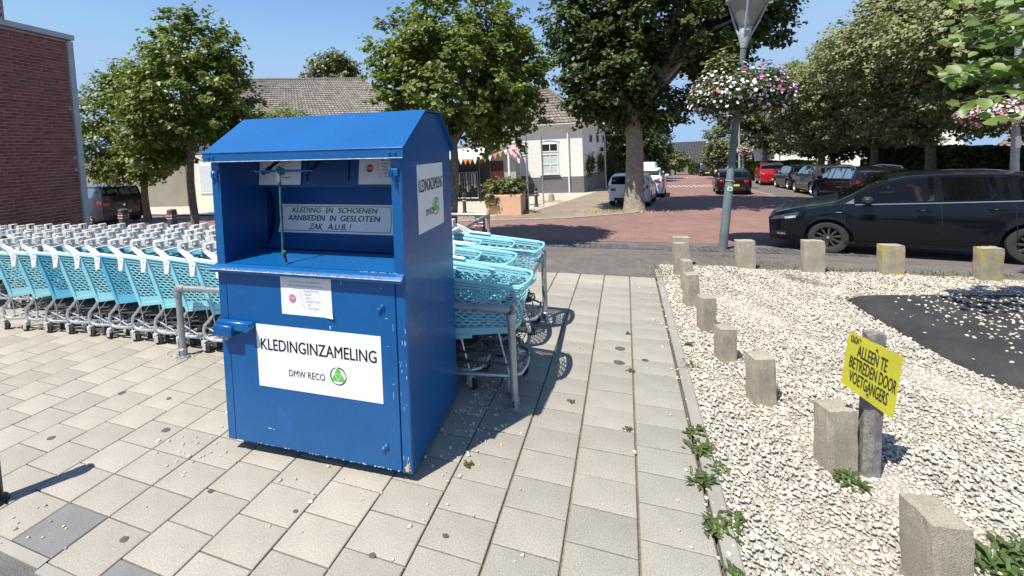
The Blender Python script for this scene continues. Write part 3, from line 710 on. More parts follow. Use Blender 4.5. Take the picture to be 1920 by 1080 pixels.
# notice sheets (mouth left, mouth right, door) : same leaflet
ROWS = ['Ongesorteerd / Natte', 'Gordijnen', 'Dekens', 'Matrassen / Kussens', 'Afval', 'Vloerbedekking']
def notice(name, label, x, y, z, wd, hh, tilt, faded, par, crop=None):
    mb = MB(); T = on_front(x, y, z, tilt)
    k = 7; 
    vs = []; 
    for j in range(k):
        for i in range(k):
            u, v = i/(k-1)-.5, j/(k-1)-.5
            lift = .0015*math.sin(i*1.3+j*.9)**2
            du = .0
            if faded and i == k-1 and j == 0: lift += .012; du = .012
            vs.append(T @ Vector((u*wd+du, v*hh, lift+.001)))
    mb.add(vs, [(j*k+i, j*k+i+1, (j+1)*k+i+1, (j+1)*k+i) for j in range(k-1) for i in range(k-1)])
    sh = mb.build(name, M['paper'], par, True); sh['label'] = label
    T2 = T @ Matrix.Translation((0, 0, .004)); T3 = T @ Matrix.Translation((0, 0, .0048))
    mb = MB(); ink = M['ink_pale'] if faded else M['ink']
    fit_text(mb, 'DE INHOUD IS NIET BESTEMD', T2 @ Matrix.Translation((0, hh*.36, 0)), -wd*.32, wd*.30, hh*.04)
    fit_text(mb, 'Niet in de container gooien s.v.p.!!', T2 @ Matrix.Translation((0, hh*.265, 0)), -wd*.33, wd*.33, hh*.05, bold=.01)
    for i, s in enumerate(ROWS):
        text_into(mb, '%d.' % (i+1), hh*.06, T2 @ Matrix.Translation((-wd*.12+.01*i*.6, hh*(.15-i*.088), 0)), xs=.8)
        text_into(mb, s, hh*.062, T2 @ Matrix.Translation((-wd*.04+.01*i*.6, hh*(.15-i*.088), 0)), xs=.8, align='LEFT')
    mb.build('lettering', ink, sh)
    mb = MB(); octagon(mb, T2 @ Matrix.Translation((-wd*.27, -hh*.07, 0)), hh*.112, 0); st = mb.build('stop_symbol', M['stoppale'] if faded else M['stopred'], sh)
    mb = MB(); text_into(mb, 'STOP', hh*.085, T3 @ Matrix.Translation((-wd*.27, -hh*.07, 0)), xs=.9, bold=.0006)
    disc(mb, T3 @ Matrix.Translation((-wd*.27, -hh*.07, -.0004)), hh*.108, 8, 0, hh*.100) if False else None
    mb.build('stop_word', M['paper'], sh)
    return sh
notice('notice', 'faded leaflet with curled corner on the door', -.685, -.0065, 1.046, .372, .25, 0, True, door)
notice('notice', 'leaflet behind the handle bar, left side of the hatch', -1.125, BY-.012, 1.845, .36, .25, R(-8), False, fl)
notice('notice', 'leaflet on the right side of the hatch', -.30, BY-.012, 1.845, .36, .25, R(-8), False, fl)
# big front sign
def big_sign(name, T, wd, hh, par, label):
    mb = MB(); mb.box((0, 0, .001), (wd, hh, .002)); mb.xform(T); sh = mb.build(name, M['white_sheet'], par); sh['label'] = label
    Z = T @ Matrix.Translation((0, 0, .0035))
    mb = MB(); fit_text(mb, 'KLEDINGINZAMELING', Z @ Matrix.Translation((0, hh*.19, 0)), -wd*.465, wd*.465, hh*.185, bold=.010)
    mb.build('lettering', M['ink'], sh)
    mb = MB(); fit_text(mb, 'DMW RECO', Z @ Matrix.Translation((0, -hh*.225, 0)), -wd*.235, wd*.06, hh*.105); mb.build('company_name', M['ink'], sh)
    mb = MB(); c = Z @ Matrix.Translation((wd*.165, -hh*.175, 0)); q = hh/.42
    n = 40
    for k in range(n):
        a0, a1 = 6.2832*k/n, 6.2832*(k+1)/n; t0 = .0035+.004*abs(math.sin(a0*1.5)); ro = .058*q
        if k in (10, 11): continue
        P = [c @ Vector((r*math.cos(a)*wd/.905/q if False else r*math.cos(a), r*math.sin(a), 0)) for r, a in ((ro-t0, a0), (ro, a0), (ro, a1), (ro-t0, a1))]
        mb.add(P, [(0, 1, 2, 3)])
    lg = mb.build('logo_ring', M['ink'], sh)
    mb = MB(); tri = [(-.05*q, -.030*q), (.05*q, -.030*q), (0, .062*q)]; mb.add([c @ Vector((x, y, .0008)) for x, y in tri], [(0, 1, 2)])
    # inner white lines of the triangle
    mb2 = MB(); m_ = [(-.025*q, .016*q), (.025*q, .016*q), (0, -.030*q)]
    for i in range(3):
        a = Vector(m_[i]); b = Vector(m_[(i+1) % 3]); d = (b-a).normalized(); nrm = Vector((-d.y, d.x))*.0016*q
        mb2.add([c @ Vector((p.x, p.y, .0014)) for p in (a-nrm, b-nrm, b+nrm, a+nrm)], [(0, 1, 2, 3)])
    mb.build('logo_triangle', M['green'], sh); mb2.build('logo_lines', M['white_sheet'], sh)
    return sh
big_sign('front_sign', on_front(-.628, -.0068, .628), .908, .418, door, 'large white sign with black letters on the door')
Tside = Matrix.Translation((.0008, .445, 1.63)) @ Matrix.Rotation(R(90), 4, 'Z') @ Matrix.Rotation(R(90), 4, 'X')
big_sign('side_sign', Tside, .46, .44, bc, 'white sign with black letters on the shaded side')
# curved sign in the mouth
def drum_pt(x, s):  # s = height
    best = min(range(len(prof)-1), key=lambda i: abs((prof[i][1]+prof[i+1][1])/2-s)); a, b = prof[best], prof[best+1]
    t = (s-a[1])/(b[1]-a[1]) if b[1] != a[1] else 0; return Vector((x, a[0]+(b[0]-a[0])*t, s))
mb = MB(); K = 8; za, zb = 1.350, 1.560; xa, xb = -1.262, -.300
for j in range(K):
    z0 = za+(zb-za)*j/K; z1 = za+(zb-za)*(j+1)/K; e = Vector((0, -.004, 0))
    mb.add([drum_pt(xa, z0)+e, drum_pt(xb, z0)+e, drum_pt(xb, z1)+e, drum_pt(xa, z1)+e], [(0, 1, 2, 3)])
cs = mb.build('mouth_sign', M['white_sheet'], bc, True); cs['label'] = 'white sign with three lines of serif text inside the hatch'
def bend(mb, start=0, lift=.006):
    for i in range(start, len(mb.v)):
        x, y, z = mb.v[i]; p = drum_pt(x, z); mb.v[i] = (x, p.y-lift, z)
def serif_line(mb, segs, z, h):
    for (s, x0_, x1_, sh) in segs: fit_text(mb, s, on_front(0, 0, z), x0_, x1_, h, bold=.015, shear=sh)
mb = MB(); serif_line(mb, [('KLEDING', -1.155, -.895, .3), ('SCHOENEN', -.755, -.425, .3)], 1.516, .040); bend(mb); mb.build('lettering', M['ink_green'], cs)
mb = MB(); serif_line(mb, [('EN', -.860, -.790, .3)], 1.516, .040); serif_line(mb, [('AANBIEDEN', -1.19, -.865, .12), ('IN', -.825, -.770, .12), ('GESLOTEN', -.735, -.408, .12)], 1.457, .041); serif_line(mb, [('ZAK', -.995, -.880, .12), ('A.U.B. !', -.835, -.640, .12)], 1.396, .041)
bend(mb)
fr = len(mb.v)
for (a, b, c_, d) in [(xa+.02, xb-.02, za+.013, za+.017), (xa+.02, xb-.02, zb-.017, zb-.013), (xa+.02, xa+.024, za+.017, zb-.017), (xb-.024, xb-.02, za+.017, zb-.017)]:
    n = 6 if d-c_ > .05 else 1
    for i in range(n): z0 = c_+(d-c_)*i/n; z1 = c_+(d-c_)*(i+1)/n; mb.add([(a, 0, z0), (b, 0, z0), (b, 0, z1), (a, 0, z1)], [(0, 1, 2, 3)])
bend(mb, fr, .005); mb.build('lettering', M['ink'], cs)
# handle bar with two arms, rope
mb = MB(); mb.tube([(-1.07, .05, 1.835), (-.63, .05, 1.835)], .0085, 10)
hb = mb.build('handle_bar', M['blue'], bc, True)
for x in (-1.02, -.68):
    mb = MB(); mb.box((x+.05, .15, 1.90), (.022, .28, .016), rot=(R(36), 0, R(-18))); mb.build('handle_arm', M['trimblk'], hb)
mb = MB(); pts = [(-.875+.004*math.sin(k), .042-.003*k/8, 1.83-.0205*k) for k in range(26)]
# three-strand twist
for s in range(3):
    q = [(p[0]+.0042*math.cos(s*2.094+i*.9), p[1]+.0042*math.sin(s*2.094+i*.9), p[2]) for i, p in enumerate([(-.875+.0012*math.sin(k/9)-.00004*k, .042, 1.81-.00515*k) for k in range(100)])]
    mb.tube(q, .0042, 5)
mb.lathe([(0, .02), (.016, .012), (.02, -.002), (.014, -.018), (.009, -.03)], (-.873, .042, 1.83), 10)
mb.lathe([(0, .018), (.015, .01), (.018, -.004), (.012, -.018), (0, -.022)], (-.872, .042, 1.305), 10)
mb.tube([(-.9, .05, 1.845), (-.875, .035, 1.86), (-.85, .05, 1.845), (-.86, .066, 1.82), (-.89, .066, 1.82)], .009, 7, closed=True)
rope = mb.build('rope', M['rope'], bc, True)
mb = MB(); mb.lathe([(.012, .035), (.013, 0), (.009, -.035)], (-.878, .036, 1.80), 10); mb.build('sleeve', M['rope_tape'], rope, True)
mb = MB(); mb.tube([(-.87, .042, 1.285), (-.862, .04, 1.262), (-.855, .038, 1.24)], [.008, .0085, .007], 8); mb.build('rope_tip', M['rope_end'], rope)
# lifting hooks on pillars
for x, s in ((-W_+.035, -1), (-.04, 1)):
    mb = MB(); mb.box((x, -.012, 1.82), (.05, .016, .045), bev=.004)
    mb.tube([(x-s*.012, -.03, 1.845), (x-s*.018, -.04, 1.83), (x-s*.018, -.035, 1.805), (x-s*.005, -.028, 1.79)], .005, 6)
    mb.tube([(x+.004, -.022, 1.80), (x+.004, -.022, 1.745)], .004, 6); mb.build('lift_hook', M['blue'], bc)
# latch box on left of door
mb = MB(); mb.box((-W_+.135, -.032, .822), (.25, .045, .058), bev=.006); mb.box((-W_+.075, -.040, .79), (.15, .062, .075), bev=.005); mb.lathe([(0, -.05), (.03, -.05), (.03, -.0)], (-W_+.258, -.012, .822), 14, 'Y')
lt = mb.build('latch_box', M['blue'], door, True)
mb = MB(); mb.box((-W_+.075, -.035, .742), (.045, .03, .04), bev=.006); mb.build('padlock', M['brass'], lt)
mb = MB(); mb.tube([(-W_+.06, -.035, .755), (-W_+.06, -.035, .775), (-W_+.09, -.035, .775), (-W_+.09, -.035, .755)], .005, 6); mb.build('shackle', M['silver'], lt)
# ================================================================ SHOPPING TROLLEYS
def P_side(u, v, s):
    """basket side surface: u 0 rear..1 nose, v 0 bottom..1 top, s = -1 right side / +1 left side"""
    xb = .19+(.80-.19)*u; xt = .02+(.90-.02)*u
    zb = .44+.07*u; ztp = .955-.075*u
    yb = .235-.055*u; ytp = .272-.055*u
    return Vector((xb+(xt-xb)*v, s*(yb+(ytp-yb)*v), zb+(ztp-zb)*v))
def P_front(u, v, s=0):
    a = P_side(1, v, -1); b = P_side(1, v, 1); p = a+(b-a)*u; p.x += .035*math.sin(math.pi*u); return p
def P_bot(u, v, s=0):
    a = P_side(u, 0, -1); b = P_side(u, 0, 1); return a+(b-a)*v
def hexpanel(mb, F, nu, nv, u0, u1, v0, v1, s=0, wall=.006, k=.80, nrm=1):
    du = (u1-u0)/nu; dv = (v1-v0)/nv
    for j in range(nv):
        for i in range(-1 if j % 2 else 0, nu):
            cu = u0+du*(i+.5+(.5 if j % 2 else 0)); cv = v0+dv*(j+.5)
            O = [(cu+du*.5*a, cv+dv*b) for a, b in ((0, -.667), (1, -.333), (1, .333), (0, .667), (-1, .333), (-1, -.333))]
            I = [(cu+du*.5*a*k, cv+dv*b*k*.95) for a, b in ((0, -.667), (1, -.333), (1, .333), (0, .667), (-1, .333), (-1, -.333))]
            cl = lambda p: (min(max(p[0], u0), u1), min(max(p[1], v0), v1))
            Oc = [F(*cl(p), s) if s else F(*cl(p)) for p in O]; Ic = [F(*cl(p), s) if s else F(*cl(p)) for p in I]
            n = (Ic[1]-Ic[0]).cross(Ic[2]-Ic[0])
            if n.length < 1e-9: continue
            n = n.normalized()*wall*nrm
            mb.add(Oc+Ic+[p-n for p in Ic], [(a, (a+1) % 6, 6+(a+1) % 6, 6+a) for a in range(6)]+[(6+a, 6+(a+1) % 6, 12+(a+1) % 6, 12+a) for a in range(6)])
def strip(mb, F, u0, u1, v0, v1, s, t=.012, n=8):
    """solid band on the side surface standing proud by t"""
    for i in range(n):
        a, b = u0+(u1-u0)*i/n, u0+(u1-u0)*(i+1)/n
        q = [F(a, v0, s), F(b, v0, s), F(b, v1, s), F(a, v1, s)]; o = Vector((0, (s if s else 0)*t, 0)) if s else Vector((t, 0, 0))
        mb.add([p+o for p in q]+[p-o*.5 for p in q], [(0, 1, 2, 3), (7, 6, 5, 4), (0, 4, 5, 1), (3, 2, 6, 7), (0, 3, 7, 4), (1, 5, 6, 2)])
def trolley_meshes():
    out = {}
    mb = MB()
    for s in (-1, 1):
        hexpanel(mb, P_side, 9, 13, .05, .98, .14, .86, s, nrm=-s)
        strip(mb, P_side, .0, 1., .0, .135, s, .006); strip(mb, P_side, .07, 1., .865, .90, s, .004); strip(mb, P_side, .07, 1., .925, .955, s, .010); strip(mb, P_side, .0, 1., .975, 1.0, s, .014)
        # thick slanted rear rib
        q = [P_side(0, -.05, s), P_side(.065, -.05, s), P_side(.065, 1.0, s), P_side(0, 1.0, s)]; o = Vector((0, s*.016, 0))
        mb.add([p+o for p in q]+[p-o*.4 for p in q], [(0, 1, 2, 3), (7, 6, 5, 4), (0, 4, 5, 1), (3, 2, 6, 7), (0, 3, 7, 4), (1, 5, 6, 2)])
        # lower skirt with step
        strip(mb, P_side, .06, .5, -.055, .02, s, .012, 4)
    hexpanel(mb, P_front, 5, 8, .06, .94, .12, .86)
    for v0, v1 in ((0, .12), (.87, .92), (.95, 1.0)): strip(mb, lambda u, v, s: P_front(u, v), 0, 1, v0, v1, 0, .008)
    for i in range(9):   # vertical slats of the nose corners
        v = .1+i*.09; 
        for uu_ in (.0, 1.0):
            p = P_front(uu_, v); mb.box(p+Vector((-.01, 0, 0)), (.04, .016, .012))
    hexpanel(mb, P_bot, 10, 8, .02, .98, .03, .97, nrm=-1, k=.62)  # basket floor holes narrowed so that less light falls through
    out['basket'] = mb
    rim = MB()
    pts = [P_side(u, 1.0, -1)+Vector((0, -.008, .004)) for u in (0, .25, .5, .75, .93)]+[P_front(u, 1.0)+Vector((.006, 0, .004)) for u in (.08, .3, .5, .7, .92)]+[P_side(u, 1.0, 1)+Vector((0, .008, .004)) for u in (.93, .75, .5, .25, 0)]
    rim.tube(pts, .013, 6); out['rim'] = rim
    for s in (-1, 1):   # white curved arm plate from rib top back to handle
        cap = MB(); out['arm%d' % s] = cap
        a = [(.00, .80), (.055, .82), (.075, .93), (.05, .985), (-.02, 1.025), (-.13, 1.07), (-.15, 1.045), (-.06, .99), (-.015, .93)]
        P = [Vector((x, s*(.292-.05*(z-.9)), z)) for x, z in a]
        cap.prism(P if s < 0 else P[::-1], (0, -s*.022, 0))
        # rail cap on rear third of rim
        cap.box((.16, s*.262, .965), (.26, .035, .022), rot=(0, R(5), s*R(-3)), bev=.005)
        cap.lathe([(0, .003), (.008, .002), (.008, 0)], (.035, s*.300, .93), 8, 'Y')
    hd = MB()
    hd.box((-.145, 0, 1.045), (.034, .50, .030), bev=.008); hd.box((-.10, 0, 1.03), (.06, .46, .012)); hd.box((-.19, 0, 1.065), (.02, .20, .02), bev=.004)
    for s in (-1, 1):
        for yc in (.225, .105):
            # upright loop
            c = Vector((-.165, s*yc, 1.085))
            hd.box(c+Vector((0, 0, .036)), (.055, .086, .015), bev=.005); hd.box(c+Vector((0, -.036, -.004)), (.055, .014, .078), bev=.004); hd.box(c+Vector((0, .036, -.004)), (.055, .014, .078), bev=.004)
        hd.box((-.175, s*.165, 1.045), (.03, .20, .018), bev=.004)
    out['handle'] = hd
    fl = MB()   # rear gate / child seat flap with slats
    for i in range(9):
        z = .60+i*.034; x = .17-(z-.44)*.33+.05; fl.box((x, 0, z), (.008, .40, .018), rot=(0, R(-18), 0))
    for y in (-.2, 0, .2): fl.box((.105, y, .735), (.012, .02, .32), rot=(0, R(-18), 0))
    out['gate'] = fl
    fr = MB()
    for s in (-1, 1):
        p = [(.20, .45), (.185, .405), (.13, .345), (.065, .29), (.045, .235), (.06, .185), (.10, .152), (.16, .14), (.45, .15), (.80, .165)]
        fr.tube([(x, s*(.235-.09*max(0, x-.1)), z) for x, z in p], .0155, 8)
        fr.tube([(.17, s*.225, .42), (.20, s*.225, .30), (.20, s*.225, .16)], .006, 5)
        fr.tube([(.06, s*.22, .27), (.30, s*.215, .17)], .008, 5); fr.tube([(.30, s*.2, .44), (.10, s*.22, .22)], .004, 4)
    y1 = .235-.09*.7
    fr.tube([(.80, -y1, .165), (.86, -y1+.04, .17), (.875, 0, .172), (.86, y1-.04, .17), (.80, y1, .165)], .0155, 8)
    rk = MB(); fr0 = fr; fr = rk
    fr.tube([(.20, -.2, .30), (.70, -.17, .33), (.80, -.12, .335), (.83, 0, .335), (.80, .12, .335), (.70, .17, .33), (.20, .2, .30)], .009, 6)
    fr.tube([(.30, -.2, .235), (.78, -.17, .25), (.87, -.09, .255), (.89, 0, .255), (.87, .09, .255), (.78, .17, .25), (.30, .2, .235)], .0115, 7)
    for i in range(13): y = -.17+i*.0283; fr.tube([(.22, y, .305), (.80, y*.8, .335)], .004, 4)
    for x in (.3, .45, .6, .75): fr.tube([(x, -.19, .31), (x, .19, .31)], .0035, 4)
    fr = fr0
    for x in (.12, .45, .75): fr.tube([(x, -.2, .145), (x, .2, .145)], .01, 6)
    for s in (-1, 1): fr.tube([(.70, s*.16, .50), (.74, s*.17, .335), (.78, s*.17, .17)], .009, 6)
    out['frame'] = fr; out['rack'] = rk
    cs = MB(); cs.box((0, 0, .098), (.05, .052, .055), bev=.008); cs.box((.012, -.021, .062), (.046, .008, .07), bev=.003); cs.box((.012, .021, .062), (.046, .008, .07), bev=.003); cs.tube([(-.01, 0, .12), (-.012, 0, .165)], .009, 6)
    cs.tube([(-.03, -.02, .13), (-.038, -.02, .19), (-.02, -.02, .205)], .004, 4)
    out['caster'] = cs
    wh = MB(); wh.lathe([(.012, -.0135), (.03, -.0135), (.045, -.013), (.0495, -.008), (.0495, .008), (.045, .013), (.03, .0135), (.012, .0135)], (0, 0, 0), 18, 'Y'); out['wheel'] = wh
    hb_ = MB(); hb_.lathe([(0, -.0155), (.028, -.0148), (.028, .0148), (0, .0155)], (0, 0, 0), 12, 'Y'); out['hub'] = hb_
    return out
TM = trolley_meshes()
def tmesh(k, m, sm=False): return TM[k].mesh(k, m, sm)
me_b = tmesh('basket', M['cyan']); me_b2 = tmesh('basket', M['cyan2']); me_r = tmesh('rim', M['cyan'], True); me_r2 = tmesh('rim', M['cyan2'], True)
me_a = tmesh('arm-1', M['offwhite']); me_a2 = tmesh('arm1', M['offwhite']); me_h = tmesh('handle', M['handle']); me_g = tmesh('gate', M['greyflap']); me_f = tmesh('frame', M['silver'], True)
me_k = tmesh('rack', M['shadesteel']); me_c = tmesh('caster', M['caster']); me_w = tmesh('wheel', M['rubber'], True); me_u = tmesh('hub', M['caster'], True)
def trolley(x, y, rz, label, grp, deep=False):
    t = thing('shopping_trolley', label, 'shopping trolley', (x+random.uniform(-.018, .018), y+random.uniform(-.008, .008), 0), rz+random.uniform(-.012, .012), grp)
    b = put('basket', me_b2 if deep else me_b, t); put('basket_rim', me_r2 if deep else me_r, b)
    put('handle_arm', me_a, t); put('handle_arm', me_a2, t); put('handle', me_h, t); put('rear_gate', me_g, t); put('frame', me_f, t); put('lower_rack', me_k, t)
    for (cx, cy, k) in [(.03, -.225, 0), (.03, .225, 0), (.78, -.155, 1), (.78, .155, 1)]:
        c = put('caster', me_c, t); a = random.choice([0, .3, -.4, math.pi, 2.4, 1.2]) if k == 0 else random.uniform(-.6, .6)
        c.location = (cx, cy, 0); c.rotation_euler = (0, 0, a)
        w_ = put('wheel', me_w, c); w_.location = (.026, 0, .05)
        if deep or x > -2 or y < 3.5: h_ = put('hub', me_u, w_) if False else None
    return t
def rowpath(k, xf, yc, pitch):
    x = xf-k*pitch; y = yc; rz = 0
    if x < -5.0: dx = -5.0-x; y = yc-.055*dx**1.5 if yc < 3.6 else yc-.06*dx**1.3; rz = R(min(9, 6*dx))
    return x, y, rz
gA, gM, gB = 'nested trolleys of the row nearest the camera', 'nested trolleys of the middle row', 'trolleys of the far row by the back rail'
for k in range(17):
    x, y, rz = rowpath(k, -1.66, 3.29, .352)
    deep = k in (11, 14)
    if k == 0: lab = 'front trolley of the near row, its blue nose against the end rail beside the container'
    elif k == 1: lab = 'second trolley from the end rail in the near row, nested into the front one'
    elif k == 8: lab = 'trolley of the near row directly behind the left corner post of the rail'
    elif k == 11: lab = 'deeper blue trolley in the middle of the visible near row left of the corner post'
    elif k == 14: lab = 'deeper blue trolley far left in the near row'
    elif 2 <= k <= 7: lab = 'near row shopping trolley mostly hidden behind the blue container'
    elif k in (9, 10): lab = 'pale blue trolley between the corner post and the deeper blue one, %s of the two' % ('right' if k == 9 else 'left')
    elif k in (12, 13): lab = 'pale blue trolley between the two deeper blue trolleys, %s one' % ('right' if k == 12 else 'left')
    else: lab = 'pale blue trolley at the left picture edge, %s of the pair' % ('right' if k == 15 else 'left')
    trolley(x, y, rz, lab, gA, deep)
for k in range(21):
    x, y, rz = rowpath(k, -1.95, 3.86, .352)
    if k == 0: lab = 'front trolley of the middle row with a rounded nose between two blue baskets'
    else: lab = 'middle row trolley showing only its grey handle above the near row'
    trolley(x, y, rz, lab, gM, False)
for k in range(5):
    x, y, rz = rowpath(k, -1.76, 4.37, .352)
    lab = 'front trolley of the far row, its large basket against the far corner of the rail' if k == 0 else 'far row trolley nested behind the front one, hidden by the container'
    trolley(x, y, rz, lab, gB, False)

# ---------------------------------------------------------------- corral rails
def rail_set(name, label, posts, runs, r=.0285):
    """posts [(x,y,z)], runs [[(x,y,z),...]]"""
    t = thing(name, label, 'railing', (posts[0][0], posts[0][1], 0), 0, 'trolley corral rails'); o = Vector(t.location)
    for p in posts:
        mb = MB(); p = Vector(p)-Vector((o.x, o.y, 0)); mb.tube([(p.x, p.y, .012), (p.x, p.y, p.z-.03)], r, 14)
        mb.lathe([(r+.009, .0), (r+.009, .07), (r, .078)], (p.x, p.y, .01), 14)
        mb.lathe([(r+.006, -.085), (r+.008, -.08), (r+.008, -.03), (r+.002, -.015)], (p.x, p.y, p.z), 14)
        ps = mb.build('post', M['galv'], t, True)
        mb = MB(); n = 18
        P = [(p.x+.085*math.cos(6.283*k/n), p.y+.055*math.sin(6.283*k/n), .012) for k in range(n)]; mb.prism(P[::-1], (0, 0, -.011))
        for s in (-1, 1): mb.lathe([(.012, 0), (.012, .008), (0, .01)], (p.x+s*.062, p.y, .012), 8)
        mb.build('base_flange', M['galv'], ps)
        mb = MB()
        for zz in (.035, .06): mb.lathe([(0, -.007), (.008, -.006), (.008, 0)], (p.x, p.y-r-.009, zz), 8, 'Y')
        mb.build('grub_screw', M['trimblk'], ps)
    for rn in runs:
        mb = MB(); pts = [Vector(q)-Vector((o.x, o.y, 0)) for q in rn]; mb.tube(pts, r, 14)
        for q, q2 in ((pts[0], pts[1]), (pts[-1], pts[-2])):
            d = (q2-q).normalized(); mb.tube([q+d*.0, q+d*.10, q+d*.105], [r+.008, r+.008, r], 14)
            mb.lathe([(0, r*1.1), (r*.8, r*.75), (r+.007, 0), (r+.007, -.04)], q, 14)
        mb.build('rail', M['galv'], t, True)
    return t
rail_set('corral_rail', 'grey tubular trolley rail on flanged posts running behind the blue container', [(-.82, 2.972, .75), (-.885, 4.655, .75), (-4.225, 2.935, .70)],
         [[(-4.225, 2.935, .70), (-2.5, 2.955, .725), (-.82, 2.972, .75)], [(-.82, 2.972, .75), (-.885, 4.655, .75)], [(-.885, 4.655, .75), (-2.6, 4.66, .745), (-4.5, 4.66, .74)]])
rl = rail_set('corral_rail', 'grey tubular rail of the next trolley bay, seen right behind the container', [(-2.33, 7.2, .76), (-2.30, 4.95, .76)], [[(-2.30, 4.95, .76), (-2.33, 7.2, .76)], [(-2.33, 7.2, .76), (-4.2, 7.22, .76)]])
mb = MB()
for (x, y) in [(-2.31, 5.75), (-2.325, 6.6)]:
    mb.tube([(x+.033*math.cos(a), y+.004*math.sin(3*a), .76+.033*math.sin(a)) for a in [k*.7 for k in range(9)]], .004, 5)
    mb.tube([(x+.03, y, .74), (x+.05, y-.02, .68), (x+.02, y-.03, .64)], .003, 4)
o = mb.build('cable_tie', M['white']); tag(o, 'white cable ties knotted round the rail right of the container', 'cable tie'); 

# ---------------------------------------------------------------- concrete posts
def cpost(x, y, w_, d_, h, rz, label, m, seed):
    random.seed(seed); bm = bmesh.new(); bmesh.ops.create_cube(bm, size=1)
    bmesh.ops.subdivide_edges(bm, edges=bm.edges[:], cuts=5, use_grid_fill=True)
    bmesh.ops.scale(bm, vec=(w_, d_, h+.06), verts=bm.verts[:]); bmesh.ops.translate(bm, vec=(0, 0, h/2-.03), verts=bm.verts[:])
    for v in bm.verts:
        ax, ay = abs(v.co.x) > w_*.49, abs(v.co.y) > d_*.49; az = v.co.z > h-.001
        k = .0022 if (ax+ay+az) >= 2 else .0008
        v.co += Vector((random.gauss(0, k)-(v.co.x*.05 if ax and (ay or az) else 0), random.gauss(0, k)-(v.co.y*.05 if ay and (ax or az) else 0), random.gauss(0, k)-(.003 if az and (ax or ay) else 0)))
    me = bpy.data.meshes.new('concrete_post'); bm.to_mesh(me); bm.free(); me.materials.append(m)
    o = put('concrete_post', me); o.location = (x, y, 0); o.rotation_euler = (random.gauss(0, .012), random.gauss(0, .012), rz)
    return tag(o, label, 'concrete post', 'low concrete posts round the gravel bed')
PO = [
 (1.165, 2.19, 0.142, 0.18, 0.36, 0.158, 'nearest rough concrete post, cut off by the bottom edge with a weed beside it'),
 (1.105, 2.922, 0.158, 0.13, 0.364, 0.282, 'concrete post directly left of the wooden stake with the yellow sign'),
 (0.894, 3.539, 0.152, 0.13, 0.34, 0.28, 'concrete post next beyond the one at the yellow sign, third from the front'),
 (0.776, 4.121, 0.139, 0.13, 0.3, 0.247, 'concrete post in the gravel column, fourth from the front'),
 (0.73, 4.761, 0.142, 0.13, 0.345, 0.315, 'concrete post in the gravel column, fifth from the front'),
 (0.679, 5.424, 0.146, 0.13, 0.383, 0.335, 'concrete post in the gravel column, sixth from the front with a sharp left edge'),
 (0.703, 5.959, 0.121, 0.13, 0.397, 0.191, 'narrow concrete post partly hiding the pair at the bed corner'),
 (0.705, 6.679, 0.158, 0.13, 0.46, 0.191, 'nearer one of the two overlapping posts at the bed corner'),
 (0.774, 7.199, 0.237, 0.13, 0.44, 0.127, 'farther broad post of the overlapping pair at the bed corner'),
]
for i, (x, y, a, b, h, rz, lab) in enumerate(PO): cpost(x, y, a, b, h, rz, lab, M['post'], i)
RO = [
 (1.618, 7.149, 0.241, 0.14, 0.42, 0.167, 'broad post left end of the back row, just right of the lamp post'),
 (2.426, 7.112, 0.252, 0.14, 0.448, 0.08, 'broad post of the back row in front of the car front wheel'),
 (3.295, 7.131, 0.251, 0.14, 0.41, 0.144, 'yellow lichened post of the back row below the front car door'),
 (4.244, 7.109, 0.231, 0.14, 0.412, 0.169, 'yellow lichened post at the right end of the back row'),
]
for i, (x, y, a, b, h, rz, lab) in enumerate(RO): cpost(x, y, a, b, h, rz, lab, M['post'] if i < 2 else M['post_lichen'], 20+i)

# ---------------------------------------------------------------- yellow sign on a wooden stake
t = thing('warning_sign', 'yellow pedestrians only sign tilted on a grey wooden stake', 'sign', (1.255, 2.90, 0), 0)
mb = MB(); random.seed(5)
K = 7; wv = .075
prof_s = [(-.042, -.03), (.0, -.04), (.042, -.028), (.046, .02), (0, .032), (-.045, .022)]
for j in range(K+1):
    z = -.05+.86*j/K; 
    for (a, b) in prof_s: mb.v.append((a+.03*z/.9+random.gauss(0, .0015), b+.02+random.gauss(0, .0015), z+(random.gauss(0, .006) if j == K else 0)))
for j in range(K):
    for i in range(6): mb.f.append((j*6+i, j*6+(i+1) % 6, (j+1)*6+(i+1) % 6, (j+1)*6+i)); mb.m.append(0)
mb.f.append(tuple(K*6+i for i in range(6))); mb.m.append(0)
mb.build('stake', M['wood'], t)
# board corners in world space: TL, TR, BR, BL
cTL, cTR, cBR, cBL = Vector((1.138, 2.842, .840)), Vector((1.392, 2.880, .704)), Vector((1.345, 2.880, .348)), Vector((1.100, 2.838, .542))
ex = ((cTR-cTL)+(cBR-cBL))*.5; ey = ((cTL-cBL)+(cTR-cBR))*.5; cc = (cTL+cTR+cBR+cBL)/4
def sgn(u, v, n=0.):
    p = cc+ex*u+ey*v-Vector(t.location)
    q = (cTL*(.5-u)*(.5+v)+cTR*(.5+u)*(.5+v)+cBR*(.5+u)*(.5-v)+cBL*(.5-u)*(.5-v))-Vector(t.location)
    nr = ex.cross(ey).normalized(); return q+nr*(n+.004*math.sin(u*9)*v)
mb = MB(); K = 10
for sgn_, rv in ((0.0, 0), (-.004, 1)):
    vs = [sgn(i/K-.5, j/K-.5-(.012*math.sin(i*1.9) if j == K and 2 < i < 9 else 0), sgn_) for j in range(K+1) for i in range(K+1)]
    mb.add(vs, [((a, a+1, a+K+2, a+K+1) if not rv else (a+K+1, a+K+2, a+1, a)) for j in range(K) for i in range(K) for a in [j*(K+1)+i]])
